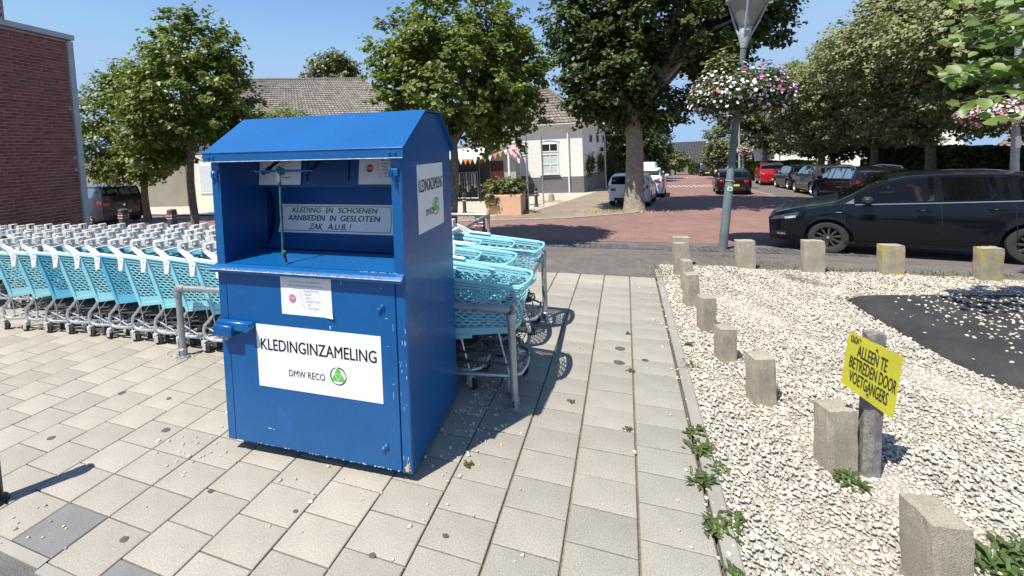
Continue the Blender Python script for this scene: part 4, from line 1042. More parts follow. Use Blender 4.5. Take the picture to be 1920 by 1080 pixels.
for i in range(K):
    for (a, b, v) in ((i/K-.5, (i+1)/K-.5, -.5), (i/K-.5, (i+1)/K-.5, .5)): mb.add([sgn(a, v, 0), sgn(b, v, 0), sgn(b, v, -.004), sgn(a, v, -.004)], [(0, 1, 2, 3)])
    for (a, b, u) in ((i/K-.5, (i+1)/K-.5, -.5), (i/K-.5, (i+1)/K-.5, .5)): mb.add([sgn(u, a, 0), sgn(u, b, 0), sgn(u, b, -.004), sgn(u, a, -.004)], [(0, 1, 2, 3)])
bd = mb.build('sign_board', M['yellow'], t)
mb = MB()
def onboard(mb, s, u, v, h, wd, bold=.004):
    k = len(mb.v); text_into(mb, s, 1., Matrix.Identity(4), bold=.022)
    xs = [q[0] for q in mb.v[k:]]; ys = [q[1] for q in mb.v[k:]]; w0 = max(xs)-min(xs); h0 = max(ys)-min(ys); cx = (max(xs)+min(xs))/2; cy_ = (max(ys)+min(ys))/2
    for i in range(k, len(mb.v)):
        x, y, _ = mb.v[i]; mb.v[i] = tuple(sgn(u+(x-cx)/w0*wd, v+(y-cy_)/h0*h, .0022))
onboard(mb, 'ALLEEN TE', -.035, .235, .215, .55); onboard(mb, 'BETREDEN DOOR', .02, -.015, .215, .88); onboard(mb, 'VOETGANGERS', -.02, -.265, .215, .74)
mb.build('lettering', M['ink'], bd)
mb = MB()
for i in range(9): 
    a, b = -.46+i*.022, .40+.02*math.sin(i*2.); mb.add([sgn(a, b, .002), sgn(a+.015, b, .002), sgn(a+.012, b+.05, .002), sgn(a+.002, b+.045, .002)], [(0, 1, 2, 3)])
for (v, l) in ((.365, .16), (.335, .13)): mb.add([sgn(-.46, v, .002), sgn(-.46+l, v, .002), sgn(-.46+l, v+.014, .002), sgn(-.46, v+.014, .002)], [(0, 1, 2, 3)])
mb.build('faded_emblem', M['ink'], bd)
mb = MB(); 
for (u, v) in ((.02, .40), (-.02, -.40)): p = sgn(u, v, .003); mb.lathe([(0, -.004), (.005, -.003), (.006, 0)], p, 8, 'Y')
mb.build('nail', M['trimblk'], bd)

# ---------------------------------------------------------------- bollards
t = thing('black_bollard', 'dark round bollard cut off by the left picture edge', 'bollard', (-3.535, 1.275, 0))
mb = MB(); mb.lathe([(.05, 0), (.05, .70), (.056, .705), (.056, .76), (.03, .80), (0, .81)], (0, 0, 0), 20); mb.build('shaft', M['black'], t, True)
mb = MB(); mb.lathe([(.075, 0), (.07, .02), (.05, .03)], (0, 0, 0), 20); mb.build('foot_ring', M['black'], t, True)
def rw_bollard(x, y, lab, h=.80):
    z = zt(y); t = thing('plastic_bollard', lab, 'bollard', (x, y, z), 0, 'grey bollards with red and white bands')
    mb = MB(); mb.box((0, 0, h/2), (.19, .19, h), bev=.03); mb.build('shaft', M['plasticpost'], t)
    for i, (zz, m, nm) in enumerate([(h-.13, 'bandred', 'red_band'), (h-.175, 'bandwhite', 'white_band'), (h-.215, 'bandred', 'red_band'), (h-.25, 'bandwhite', 'white_band')]):
        mb = MB(); mb.box((0, 0, zz), (.198, .198, .032), bev=.031); mb.build(nm, M[m], t)
rw_bollard(-13.2, 7.85, 'banded bollard in front of the dark car left of the container, left one')
rw_bollard(-11.85, 8.25, 'banded bollard left of the container beside the tree trunk')
rw_bollard(-2.98, 8.62, 'banded bollard seen above the trolleys right of the container', .74)
def gr_bollard(x, y, h, lab):
    z = zt(y); t = thing('street_bollard', lab, 'bollard', (x, y, z), 0, 'dark green metal bollards')
    mb = MB(); mb.lathe([(.10, 0), (.10, .05), (.075, .08), (.07, h-.1), (.085, h-.08), (.085, h-.03), (.05, h), (0, h+.02)], (0, 0, 0), 16); mb.build('shaft', M['dkgreen'], t, True)
    for zz in (h-.22, h-.34):
        mb = MB(); mb.lathe([(.072, 0), (.082, .01), (.082, .03), (.072, .04)], (0, 0, zz), 16); mb.build('ring', M['lamptop'], t, True)
gr_bollard(-6.35, 16.5, .85, 'dark green bollard left of the peach planter')
gr_bollard(-3.98, 17.66, .88, 'dark green bollard just right of the peach planter')
gr_bollard(-3.90, 19.33, .90, 'dark green bollard beyond the planter, nearer the white house')
mb = MB(); mb.lathe([(.17, 0), (.15, .3), (.13, .36), (.06, .40), (0, .41)], (0, 0, 0), 14); o = mb.build('stone_bollard', M['kerb'], None, True); o.location = (-3.75, 22.65, zt(22.65)); tag(o, 'short squat stone bollard on the beige pavement', 'bollard')

# ---------------------------------------------------------------- lamp post with flower ring
LB, LT = Vector((1.86, 9.98, zt(9.98))), Vector((2.315, 10.12, 3.74))
t = thing('street_lamp', 'grey lamp post with glass lantern top and a ring of flowers', 'street lamp', LB)
def lp(s): return (LT-LB)*s
mb = MB(); mb.tube([lp(0), lp(.33), lp(.335), lp(.6), lp(.93), lp(.99)], [.084, .080, .070, .064, .056, .056], 18); po = mb.build('pole', M['lamppole'], t, True)
mb = MB(); mb.tube([lp(.345), lp(.350)], [.083, .083], 18); mb.tube([lp(.32), lp(.322)], [.081, .081], 18); mb.build('seam_ring', M['lamptop'], po, True)
T0 = LT-LB; up = (LT-LB).normalized()
Q = up.to_track_quat('Z', 'Y').to_matrix().to_4x4(); Q.translation = T0
mb = MB(); mb.lathe([(.058, -.02), (.075, .05), (.11, .20), (.115, .28), (.105, .36), (.13, .40)], (0, 0, 0), 18); mb.xform(Q); hd = mb.build('lamp_neck', M['lamptop'], t, True)
mb = MB(); mb.lathe([(.13, .41), (.34, .90)], (0, 0, 0), 24, cap=False); mb.xform(Q); mb.build('lamp_glass', M['glass_clear'], hd, True)
mb = MB(); mb.lathe([(.35, .90), (.40, .92), (.40, .96), (.25, 1.04), (.0, 1.08)], (0, 0, 0), 24); mb.xform(Q); mb.build('lamp_cap', M['lamptop'], hd, True)
for k in range(3):
    a = R(30+120*k); mb = MB(); mb.tube([(math.cos(a)*r, math.sin(a)*r, z) for r, z in [(.10, .20), (.16, .34), (.24, .52), (.385, .92)]], [.018, .022, .024, .022], 8); mb.xform(Q); mb.build('lamp_bracket', M['lamptop'], hd, True)
mb = MB(); mb.lathe([(.0, .42), (.06, .43), (.06, .55), (.0, .62)], (0, 0, 0), 12); mb.xform(Q); mb.build('bulb', M['white'], hd, True)
mb = MB(); mb.box(lp(.86)+Vector((.02, -.09, 0)), (.10, .05, .16), bev=.01); mb.build('control_box', M['offwhite'], t)
mb = MB(); p = lp(.308); mb.lathe([(.0, -.094), (.05, -.094), (.05, -.088)], p, 18, 'Y'); mb.build('round_sticker', M['white'], t)
mb = MB(); mb.lathe([(.0, -.096), (.035, -.096), (.035, -.09)], p, 18, 'Y'); mb.build('sticker_ring', M['green'], t)
def flowers(name, center, rx, ry, rz, nleaf, npet, label, par=None, seed=1, pale=.5):
    rg = np.random.default_rng(seed); t = thing(name, label, 'flower basket', center, 0, 'flower baskets on poles')
    mb = MB(); mb.lathe([(.10, -.10), (rx*.62, -.13), (rx*.74, .02), (rx*.70, .03), (rx*.5, -.05), (.10, -.02)], (0, 0, 0), 24); mb.build('planter_ring', M['terracotta'], t, True)
    def cloud(n, size, bias):
        th = rg.uniform(0, 6.283, n); rr_ = rg.uniform(.45, 1, n)**.6; z = rg.normal(.0, .42, n)
        p = np.stack([np.cos(th)*rr_*rx*(1-.25*np.abs(z)), np.sin(th)*rr_*ry*(1-.25*np.abs(z)), .05+z*rz-.35*rz*(rr_**3)*(rg.uniform(0, 1, n))], -1)
        return p
    def quads(p, s, flat):
        n = len(p); nv = p/np.array([rx, ry, rz])+rg.normal(0, .5, (n, 3))+np.array([0, -.2, flat]); nv /= np.linalg.norm(nv, axis=1)[:, None]
        a = np.cross(nv, rg.normal(0, 1, (n, 3))); a /= np.linalg.norm(a, axis=1)[:, None]; b = np.cross(nv, a); s_ = s*rg.uniform(.6, 1.3, n)[:, None]
        V = np.concatenate([p, p+a*s_+nv*s_*.2, p+b*s_+nv*s_*.25, p-a*s_+nv*s_*.2, p-b*s_+nv*s_*.25]).reshape(5, n, 3).transpose(1, 0, 2).reshape(-1, 3)
        F = (np.array([[0, 1, 2], [0, 2, 3], [0, 3, 4], [0, 4, 1]])[None]+5*np.arange(n)[:, None, None]).reshape(-1, 3); return V, F
    V, F = quads(cloud(nleaf, .04, 0), .035, .5); me = np_mesh('foliage', V, F, rg.uniform(0, 1, len(F))); me.materials.append(M['leaf_dark']); o = put('foliage', me, t)
    p = cloud(npet, .04, 1); p *= 1.06
    right = (p[:, 0] > rx*.15); u = rg.uniform(0, 1, npet)
    if pale > .3: sp = rg.normal(0, 1, (900, 3))*np.array([.13, .13, .17])+np.array([-.30, 0, .50]); V, F = quads(sp, .045, .3); me = np_mesh('foliage_spray', V, F, rg.uniform(0, 1, len(F))); me.materials.append(M['leaf_silver']); put('foliage_spray', me, t)
    kind = np.where(right & (p[:, 2] > -.05) & (u < .6), 2, np.where(u < .62, 0, np.where(u < .8, 1, 3)))
    if pale < .3: kind = np.where(u < .55, 0, np.where(u < .8, 3, 1))
    for k, mn, nm in ((0, 'petalw', 'white_blossom'), (1, 'petalr', 'red_blossom'), (2, 'petalp', 'purple_blossom'), (3, 'petalk' if pale < .3 else 'petalw', 'pink_blossom')):
        q = p[kind == k]
        if len(q) == 0: continue
        V, F = quads(q, .034, .6); me = np_mesh(nm, V, F, rg.uniform(0, 1, len(F))); me.materials.append(M[mn]); o = put(nm, me, t); o['kind'] = 'stuff'
    return t
flowers('flower_basket', LB+lp(.775), .93, .93, .42, 9000, 2100, 'large ring of white, red and purple flowers round the grey lamp post', seed=2)
# poking spray of foliage left of the pole
# second pole with basket, right edge
t = thing('street_lamp', 'pale grey pole at the right edge carrying a pink and white flower basket', 'street lamp', (9.32, 14.81, zt(14.81)))
mb = MB(); mb.tube([(0, 0, 0), (0, 0, 1.6), (.08, .1, 4.6)], [.09, .08, .06], 14); mb.build('pole', M['galv'], t, True)
mb = MB(); mb.lathe([(.07, 0), (.1, .2), (.26, .7), (.3, .75), (0, .85)], (.08, .1, 4.6), 14); mb.build('lantern', M['lamptop'], t, True)
mb = MB(); mb.box((0, -.085, 2.1), (.1, .01, .3)); mb.build('sticker', M['white'], t)
flowers('flower_basket', (9.30, 14.9, 2.22), .98, .98, .30, 3600, 2200, 'pink and white flower basket on the pole at the right edge', seed=5, pale=.2)
# far lamp left
t = thing('street_lamp', 'slim street lamp with open conical head beside the white house', 'street lamp', (-1.47, 34.4, zt(34.4)))
mb = MB(); mb.tube([(0, 0, 0), (0, 0, 1.2), (0, 0, 4.3)], [.09, .06, .05], 10); mb.build('pole', M['lamptop'], t, True)
mb = MB(); mb.lathe([(.06, 4.3), (.10, 4.4), (.38, 4.9), (.42, 4.92), (.1, 5.05), (0, 5.06)], (0, 0, 0), 14); mb.build('lantern', M['lamptop'], t, True)
t = thing('street_lamp', 'distant curved street lamp behind the flower lamp post', 'street lamp', (8.75, 40.0, zt(40)))
mb = MB(); mb.tube([(0, 0, 0), (0, 0, 4.9), (-.1, 0, 5.3), (-.4, 0, 5.5), (-.9, 0, 5.5)], [.08, .06, .05, .05, .09], 8); mb.build('pole', M['lamptop'], t, True)
flowers('flower_basket', (7.15, 31.8, 1.02), .55, .55, .28, 700, 500, 'small far flower basket hanging right of the lamp post', seed=8, pale=.2)
t = thing('basket_pole', 'thin far pole carrying the small flower basket', 'pole', (7.15, 31.8, zt(31.8)))
mb = MB(); mb.tube([(0, 0, 0), (0, 0, 2.5)], .05, 8); mb.build('pole', M['lamptop'], t, True)
# ================================================================ CARS
def smooth(a, k):
    kern = np.ones(k)/k; p = np.pad(a, k//2, mode='edge'); return np.convolve(p, kern, 'valid')[:len(a)]
PROF = {
 'hatch': dict(top=[(0, .40), (.012, .50), (.05, .555), (.15, .625), (.25, .67), (.285, .70), (.36, .845), (.44, .955), (.52, .995), (.62, 1.0), (.78, .985), (.90, .93), (.93, .905), (.965, .72), (.985, .60), (1, .55)],
               belt=[(0, .40), (.05, .52), (.25, .645), (.5, .665), (.85, .70), (.93, .70), (1, .55)], win=[(.315, .555), (.585, .76), (.79, .875)], ws=(.29, .445), rw=(.925, .968), front=.40, rear=.55),
 'polo': dict(top=[(0, .43), (.012, .50), (.04, .545), (.12, .61), (.235, .665), (.268, .69), (.36, .84), (.44, .945), (.52, .992), (.62, 1.0), (.78, .985), (.90, .93), (.93, .905), (.965, .72), (.985, .60), (1, .55)],
               belt=[(0, .43), (.05, .52), (.25, .645), (.5, .665), (.85, .70), (.93, .70), (1, .55)], win=[(.325, .578), (.602, .775), (.80, .875)], ws=(.272, .445), rw=(.925, .968), front=.43, rear=.55),
 'suv': dict(top=[(0, .50), (.012, .56), (.05, .62), (.20, .665), (.26, .69), (.29, .72), (.36, .88), (.42, .965), (.5, .995), (.6, 1.0), (.82, .985), (.93, .94), (.95, .91), (.975, .74), (.99, .62), (1, .56)],
               belt=[(0, .5), (.05, .58), (.25, .65), (.5, .665), (.85, .70), (.93, .70), (1, .56)], win=[(.315, .53), (.555, .74), (.765, .88)], ws=(.29, .42), rw=(.945, .978), front=.5, rear=.56),
 'wagon': dict(top=[(0, .42), (.012, .50), (.05, .55), (.18, .62), (.25, .665), (.285, .69), (.36, .85), (.43, .95), (.5, .99), (.6, 1.0), (.82, .975), (.92, .93), (.94, .90), (.97, .73), (.985, .62), (1, .57)],
               belt=[(0, .42), (.05, .52), (.25, .635), (.5, .66), (.9, .69), (1, .57)], win=[(.315, .53), (.555, .73), (.75, .90)], ws=(.29, .43), rw=(.93, .972), front=.42, rear=.57),
 'van': dict(top=[(0, .42), (.02, .52), (.10, .60), (.14, .64), (.20, .82), (.25, .93), (.30, .985), (.4, 1.0), (.9, 1.0), (.97, .985), (.99, .96), (1, .9)],
               belt=[(0, .42), (.02, .5), (.12, .55), (.3, .57), (1, .58)], win=[(.19, .33)], ws=(.135, .26), rw=(2, 3), front=.42, rear=.9),
}
def car(name, label, cat_, loc, rz, L, Wd, H, kind, pm, group, detail=1, wr=.315, wx=(.195, .815), wb_in=.0, tilt=(0, 0), rimm='rimlight', plate_t=None, rails=False):
    D = PROF[kind]; t = thing(name, label, cat_, loc, rz, group, tilt)
    ns = 150 if detail > 1 else 76
    s = np.linspace(0, 1, ns+1); x = L/2-s*L
    kk = 7 if detail > 1 else 3
    ztop = smooth(np.interp(s, *zip(*D['top']))*H, kk); zb = smooth(np.interp(s, *zip(*D['belt']))*H, kk); zb = np.minimum(zb, ztop-.012)
    wf = np.ones(ns+1); a = s < .16; wf[a] = 1-.26*((1-s[a]/.16)**2.2); a = s > .88; wf[a] = 1-.16*(((s[a]-.88)/.12)**2.4)
    wd = wf*Wd/2
    bot = np.full(ns+1, .20 if kind != 'suv' else .24); bot[s < .06] = .21; bot[s > .96] = .26
    Ra = wr+.055; xw = [L/2-q*L for q in wx]
    for q in xw:
        d = np.abs(x-q); m_ = d < Ra; bot[m_] = np.maximum(bot[m_], wr+np.sqrt(Ra**2-d[m_]**2))
    NB, NU, NR = 9, 6, 6
    upf = [0, .07, .3, .55, .80, .93, 1.0]; rf = [1, .93, .8, .55, .28, 0]
    rows = []   # rows[i][station] -> (y,z), half section bottom->centre
    V = np.zeros((ns+1, 1+NB+len(upf)-1+len(rf), 3))
    for i in range(ns+1):
        P = []; w_ = wd[i]; z0, z1, z2 = bot[i], zb[i], ztop[i]
        P.append((w_-.09, z0+.01))
        for k in range(NB):
            f = k/(NB-1); z = z0+(z1-z0)*f; zz = (z-.2)/(z1-.2+1e-6)
            y = w_*(.955+.045*math.sin(math.pi*min(1, max(0, zz*1.0)))**.7) if zz < .5 else w_*(1.-.035*((zz-.5)/.5)**2)
            if detail > 1: y += .006*math.exp(-((zz-.80)/.045)**2)-.008*math.exp(-((zz-.30)/.07)**2)
            if z < .30: y -= .03*(.30-z)/.1
            # flared arch lip
            for q in xw:
                d = math.hypot(x[i]-q, z-wr)
                if d < Ra+.05: y += .012*max(0, 1-(d-Ra)/.05) if d > Ra-.03 else 0
            P.append((y, z))
        yb_ = P[-1][0]; hh = z2-z1; zed = z1+hh*.93 if hh > .06 else z1+hh*.5
        for f in upf[1:]:
            z = z1+(zed-z1)*f; P.append((yb_-.04*min(1, hh/.3)*f-.36*(z-z1)+.05*(z-z1)*f, z))
        ye, ze = P[-1]
        for f in rf[0:]:
            if f == 1: P.append((ye-.02, ze+(z2-ze)*.35)); continue
            P.append((ye*f, z2-(z2-ze)*.55*f**3+.0))
        V[i] = [(x[i], p[0], p[1]) for p in P]
    nr = V.shape[1]
    W_i = [(a, b) for a, b in D['win']]
    u0 = 1+NB-1  # index of belt row
    def cls(i, j):
        sm = (s[i]+s[i+1])/2; hh = (ztop[i]+ztop[i+1]-zb[i]-zb[i+1])/2
        if u0 < j < u0+5 and hh > .10:
            for k, (a, b) in enumerate(W_i):
                if a < sm < b: return 'side%d' % k
        if j >= u0+8 and D['ws'][0] < sm < D['ws'][1]: return 'ws'
        if j >= u0+8 and D['rw'][0] < sm < D['rw'][1]: return 'rw'
        return 'body'
    G = {}
    for i in range(ns):
        for j in range(nr-1): G.setdefault(cls(i, j), []).append((i, j))
    def grid(cells, name_, m, sides=(1, -1)):
        mb = MB(); idx = {}
        for sg in sides:
            for (i, j) in cells:
                q = []
                for (a, b) in ((i, j), (i, j+1), (i+1, j+1), (i+1, j)):
                    key = (a, b, sg if b < nr-1 else 0)
                    if key not in idx: idx[key] = len(mb.v); p = V[a, b]; mb.v.append((p[0], p[1]*sg, p[2]))
                    q.append(idx[key])
                mb.f.append(tuple(q) if sg > 0 else tuple(q[::-1])); mb.m.append(0)
        if name_ == 'body':
            for e, rv in ((0, 0), (ns, 1)):
                for j in range(nr-2):
                    q = [idx[(e, j, 1)], idx[(e, j+1, 1)] if (e, j+1, 1) in idx else None, idx.get((e, j+1, -1)), idx[(e, j, -1)]]
                    if None in q: continue
                    mb.f.append(tuple(q) if rv else tuple(q[::-1])); mb.m.append(0)
        me = mb.mesh(name_, m, True)
        return put(name_, me, t)
    body = grid(G['body'], 'body', pm)
    names = {'ws': 'windscreen', 'rw': 'rear_window'}
    for k in G:
        if k.startswith('side'):
            for sd_ in ((1,), (-1,)): grid(G[k], 'side_window', M['glass_car'], sd_)
        elif k != 'body': grid(G[k], names[k], M['glass_car'])
    # floor and inner darkness
    mb = MB(); mb.box((0, 0, .30), (L*.90, Wd*.80, .10)); mb.box((-.02*L, 0, .42), (L*.5, Wd*.82, .06)); 
    mb.box((.20*L, 0, .5), (.04, Wd*.8, .35)) ; mb.box((-.44*L, 0, .5), (.04, Wd*.78, .3))
    for q in xw: mb.box((q, 0, wr+.06), (Ra*2.1, Wd*.60, Ra*1.5))
    mb.build('underbody', M['trimblk'], t)
    if kind != 'van':
        mb = MB()
        for px in (.02, -.17):
            for sy in (-1, 1):
                mb.box((px*L, sy*Wd*.2, .52), (.48, .46, .14), bev=.03); mb.box((px*L-.25, sy*Wd*.2, .80), (.12, .46, .56), rot=(0, R(-14), 0), bev=.03); mb.box((px*L-.33, sy*Wd*.2, 1.14), (.08, .24, .16), bev=.03)
        mb.box((.205*L, 0, .78), (.35, Wd*.72, .12), bev=.03); mb.build('seats', M['seat'], t)
    # surface sampler
    def sy(sx, z):
        i = min(ns-1, max(0, sx*ns)); i0 = int(i); fr = i-i0
        def yy(ii):
            zs = V[ii, 1:u0+1, 2]; ys = V[ii, 1:u0+1, 1]; return np.interp(z, zs, ys)
        return yy(i0)*(1-fr)+yy(i0+1)*fr
    def patch(name_, m, s0, s1, zlo, zhi, off=.006, n=8, par=body, both=True):
        for sg in ((1, -1) if both else (1,)):
            mb = MB()
            for i in range(n):
                a, b = s0+(s1-s0)*i/n, s0+(s1-s0)*(i+1)/n; fa, fb = i/n, (i+1)/n
                def pt(ss, ff, top):
                    z = (zhi(ff) if top else zlo(ff)); return Vector((L/2-ss*L, sg*(sy(ss, z)+off), z))
                for r in range(4):
                    def pr(ss, ff, q):
                        z = zlo(ff)+(zhi(ff)-zlo(ff))*q/4; return Vector((L/2-ss*L+ (off if ss < .5 else -off)*.6, sg*(sy(ss, z)+off), z))
                    q = [pr(a, fa, r), pr(b, fb, r), pr(b, fb, r+1), pr(a, fa, r+1)]
                    mb.add(q if sg < 0 else q[::-1], [(0, 1, 2, 3)])
            mb.build(name_, m, par, True)
    # lamps
    zf = D['front']*H
    if kind != 'van':
        patch('headlight', M['lampglass' if detail < 2 else 'lampdark'], .008, .125, lambda f: zf-.015+.10*f+.02*f*f, lambda f: min(zf+.05+.13*f, H), n=8)
        patch('bumper_line', M['trimblk'], .005, .10, lambda f: .30, lambda f: .305)
    zr = D['rear']*H
    if kind == 'van':
        patch('tail_light', M['taillamp'], .975, 1., lambda f: .75, lambda f: 1.1, n=3)
    else:
        patch('tail_light', M['taillamp'], .955, .999, lambda f: zr-.02, lambda f: zr+.15-.06*f if f < .99 else zr+.03, n=4)
    xr = -L/2-.006
    for sg in (-1, 1):
        mb = MB(); mb.box((xr, sg*(wd[-1]-.15), zr-.05 if kind != 'van' else .9), (.02, .22 if kind != 'van' else .08, .12 if kind != 'van' else .35), bev=.008); mb.build('tail_light', M['taillamp'], body, True)
    mb = MB(); mb.box((xr, 0, .33), (.02, Wd*.62, .14), bev=.008); mb.build('bumper_trim', M['trimblk'], body); mb = MB(); mb.box((L/2-.002, 0, .30), (.02, Wd*.55, .12), bev=.008); mb.build('lower_grille', M['trimblk'], body); mb = MB(); mb.box((L/2-.0, 0, zf-.06), (.02, Wd*.45, .06), bev=.01); mb.build('grille', M['trimblk'], body)
    mb = MB(); mb.box((xr-.008, 0, .52 if kind != 'van' else .62), (.014, .50, .105), bev=.004); mb.box((L/2+.012, 0, .42), (.014, .50, .105), bev=.004); pl = mb.build('number_plate', M['plate'], body)
    mb = MB()
    txt = plate_t
    if txt:
        text_into(mb, txt, .10, Matrix.Translation((xr-.0165, 0, .52)) @ Matrix.Rotation(R(-90), 4, 'Z') @ Matrix.Rotation(R(90), 4, 'X'), xs=.85, bold=.002)
        text_into(mb, txt, .10, Matrix.Translation((L/2+.0205, 0, .42)) @ Matrix.Rotation(R(90), 4, 'Z') @ Matrix.Rotation(R(90), 4, 'X'), xs=.85, bold=.002)
    if mb.v: mb.build('plate_marks', M['ink'], pl)
    mb = MB(); mb.lathe([(0, .006), (.045, .004), (.05, 0)], (0, 0, 0), 18, 'X'); mb.xform(Matrix.Translation((xr-.01, 0, .72*H/1.46 if kind != 'van' else 1.1))); 
    if kind != 'van': mb.build('badge', M['chrome'], body, True)
    # door seams, handles, mirror
    zs0 = .27
    for ss in ([W_i[0][0]-.035, W_i[0][1]+.012] + ([W_i[1][1]+.008] if len(W_i) > 1 else [])):
        patch('door_seam', M['trimblk'], ss, ss+.004/L*1.6, lambda f: zs0, lambda f, ss=ss: float(np.interp(ss, s, zb))-.01, off=.0015, n=1)
    for ss in ([W_i[0][1]-.035] + ([W_i[1][1]-.035] if len(W_i) > 1 else [])):
        z = float(np.interp(ss, s, zb))-.13
        for sg in (-1, 1):
            mb = MB(); y = sy(ss, z); mb.box((L/2-ss*L, sg*(y+.022), z), (.19, .022, .026), bev=.009)
            mb.box((L/2-ss*L+.07, sg*(y+.01), z), (.03, .03, .02)); mb.box((L/2-ss*L-.07, sg*(y+.01), z), (.03, .03, .02))
            mb.build('door_handle', pm, body, True)
    for sg in (-1, 1):
        ss = W_i[0][0]+.045; z = float(np.interp(ss, s, zb))+.045; y = sy(ss, z-.06)
        mb = MB(); mb.box((L/2-ss*L, sg*(y+.10), z+.03), (.15, .20, .13), bev=.035); mb.box((L/2-ss*L+.0, sg*(y+.01), z-.03), (.06, .10, .03))
        mr_ = mb.build('side_mirror', pm if detail < 2 else M['trimblk'], body, True)
    # wheels
    tw = MB(); w2 = .105
    tw.lathe([(wr*.66, -w2*.9), (wr*.80, -w2), (wr*.95, -w2*.92), (wr, -w2*.6), (wr, w2*.6), (wr*.95, w2*.92), (wr*.80, w2), (wr*.66, w2*.9)], (0, 0, 0), 32, 'Y', cap=False)
    tme = tw.mesh('tyre', M['rubber'], True)
    rm = MB(); rm.lathe([(wr*.60, -.02), (wr*.66, w2*.80), (wr*.69, w2*.92), (wr*.64, w2*.86), (wr*.55, .0)], (0, 0, 0), 32, 'Y', cap=False); rm.lathe([(0, -.01), (wr*.62, -.01), (wr*.62, -.035)], (0, 0, 0), 24, 'Y', mi=1)
    nsp = 10 if detail > 1 else 5
    for k in range(nsp):
        a = 2*math.pi*k/nsp; w0 = .040 if nsp == 10 else .05; n0 = len(rm.v)
        rm.box((wr*.36, w2*.62, 0), (wr*.62, .02, w0*1.0), bev=.004)
        for q in range(n0, len(rm.v)):
            p = Vector(rm.v[q]); p.z *= (1.15-.9*abs(p.x-wr*.55)/wr) if nsp == 10 else (1.3-p.x/wr*.7)
            rm.v[q] = tuple(Matrix.Rotation(a, 4, 'Y') @ p)
    rm.lathe([(0, w2*.82), (.032, w2*.80), (.045, w2*.60)], (0, 0, 0), 14, 'Y')
    rme = rm.mesh('rim', [M[rimm], M['discdark']], True)
    cm = MB(); cm.lathe([(0, w2*.86), (.024, w2*.85), (.028, w2*.78)], (0, 0, 0), 14, 'Y'); cme = cm.mesh('hub_cap', M['chrome'], True)
    for q in xw:
        for sg in (-1, 1):
            o = put('wheel', tme, t); o.location = (q, sg*(Wd/2-.125), wr); o.rotation_euler = (0, random.uniform(0, 6), math.pi if sg < 0 else 0); put('rim', rme, o); put('hub_cap', cme, o)
    if rails:
        for sg in (-1, 1):
            mb = MB(); k = [int(ns*q) for q in (.42, .46, .6, .75, .86, .89)]; yy = [V[i, u0+6, 1]-.04 for i in k]; zz = [V[i, u0+7, 2] for i in k]
            mb.tube([(x[i], sg*y_, z_+(.0 if a in (0, 5) else .055)) for a, (i, y_, z_) in enumerate(zip(k, yy, zz))], .018, 8); mb.build('roof_rail', M['chrome'] if rails == 2 else M['trimblk'], body, True)
    t['L'] = L
    return t, body, patch, sy, s, zb, V
# near black hatchback, facing left
PL = 4.12
ang = math.atan2(9.92-8.92, 3.63-5.65)  # from rear wheel to front wheel
ang = R(180-20.5)
# world position from wheel contacts: near side front wheel (3.63,9.92), heading ang
hd = Vector((math.cos(ang), math.sin(ang), 0)); nside = Vector((math.sin(ang), -math.cos(ang), 0))*-1
fw = Vector((3.66, 9.95, 0)); half_w = 1.682/2-.12
lat = Vector((-hd.y, hd.x, 0))    # left of the car = towards the camera
cpos = fw-hd*((.5-.228)*PL)-lat*half_w
slope = (zt(fw.y)-zt(fw.y-hd.y*2.4))/2.4
cpos.z = (zt(fw.y)+zt((fw-hd*2.46).y))/2-.0
pitch = -math.atan2(zt(fw.y)-zt((fw-hd*2.46).y), 2.46)
cn, body, patch, sy, s_, zb_, V_ = car('parked_car', 'black hatchback in front on the right with its driver raising an arm', 'car', cpos, ang, PL, 1.682, 1.462, 'polo', M['p_navy'], 'cars in the street', 2, wr=.31, wx=(.228, .828), tilt=(0, 0), rimm='rim', plate_t='G-809-RV')
cn.rotation_euler = (Matrix.Rotation(ang, 3, 'Z') @ Matrix.Rotation(pitch, 3, 'Y')).to_euler()
# extra details of the near car
patch('sill_strip', M['trimblk'], .285, .745, lambda f: .215, lambda f: .255, off=.008, n=12)
patch('window_chrome', M['chrome'], .33, .86, lambda f: float(np.interp(.33+.53*f, s_, zb_))-.012, lambda f: float(np.interp(.33+.53*f, s_, zb_))+.002, off=.004, n=20)
patch('fog_lamp_grille', M['trimblk'], .008, .075, lambda f: .30+.02*f, lambda f: .40+.02*f, off=.007)
patch('fog_lamp', M['chrome'], .035, .068, lambda f: .335, lambda f: .375, off=.011)
patch('headlight_reflector', M['lampglass'], .07, .115, lambda f: .66+.03*f, lambda f: .705+.03*f, off=.009, n=4)
patch('side_indicator', M['chrome'], .262, .282, lambda f: .80, lambda f: .812, off=.004, n=2)
patch('mirror_corner', M['galv'], .297, .327, lambda f: .965, lambda f: .97+.085*f, off=.006, n=4)
mb = MB(); mb.tube([(PL/2+.004, -.32, .30), (PL/2+.004, .32, .30), (PL/2+.004, .36, .36), (PL/2+.004, -.36, .36), (PL/2+.004, -.32, .30)], .008, 6); mb.build('lower_grille_frame', M['chrome'], body)
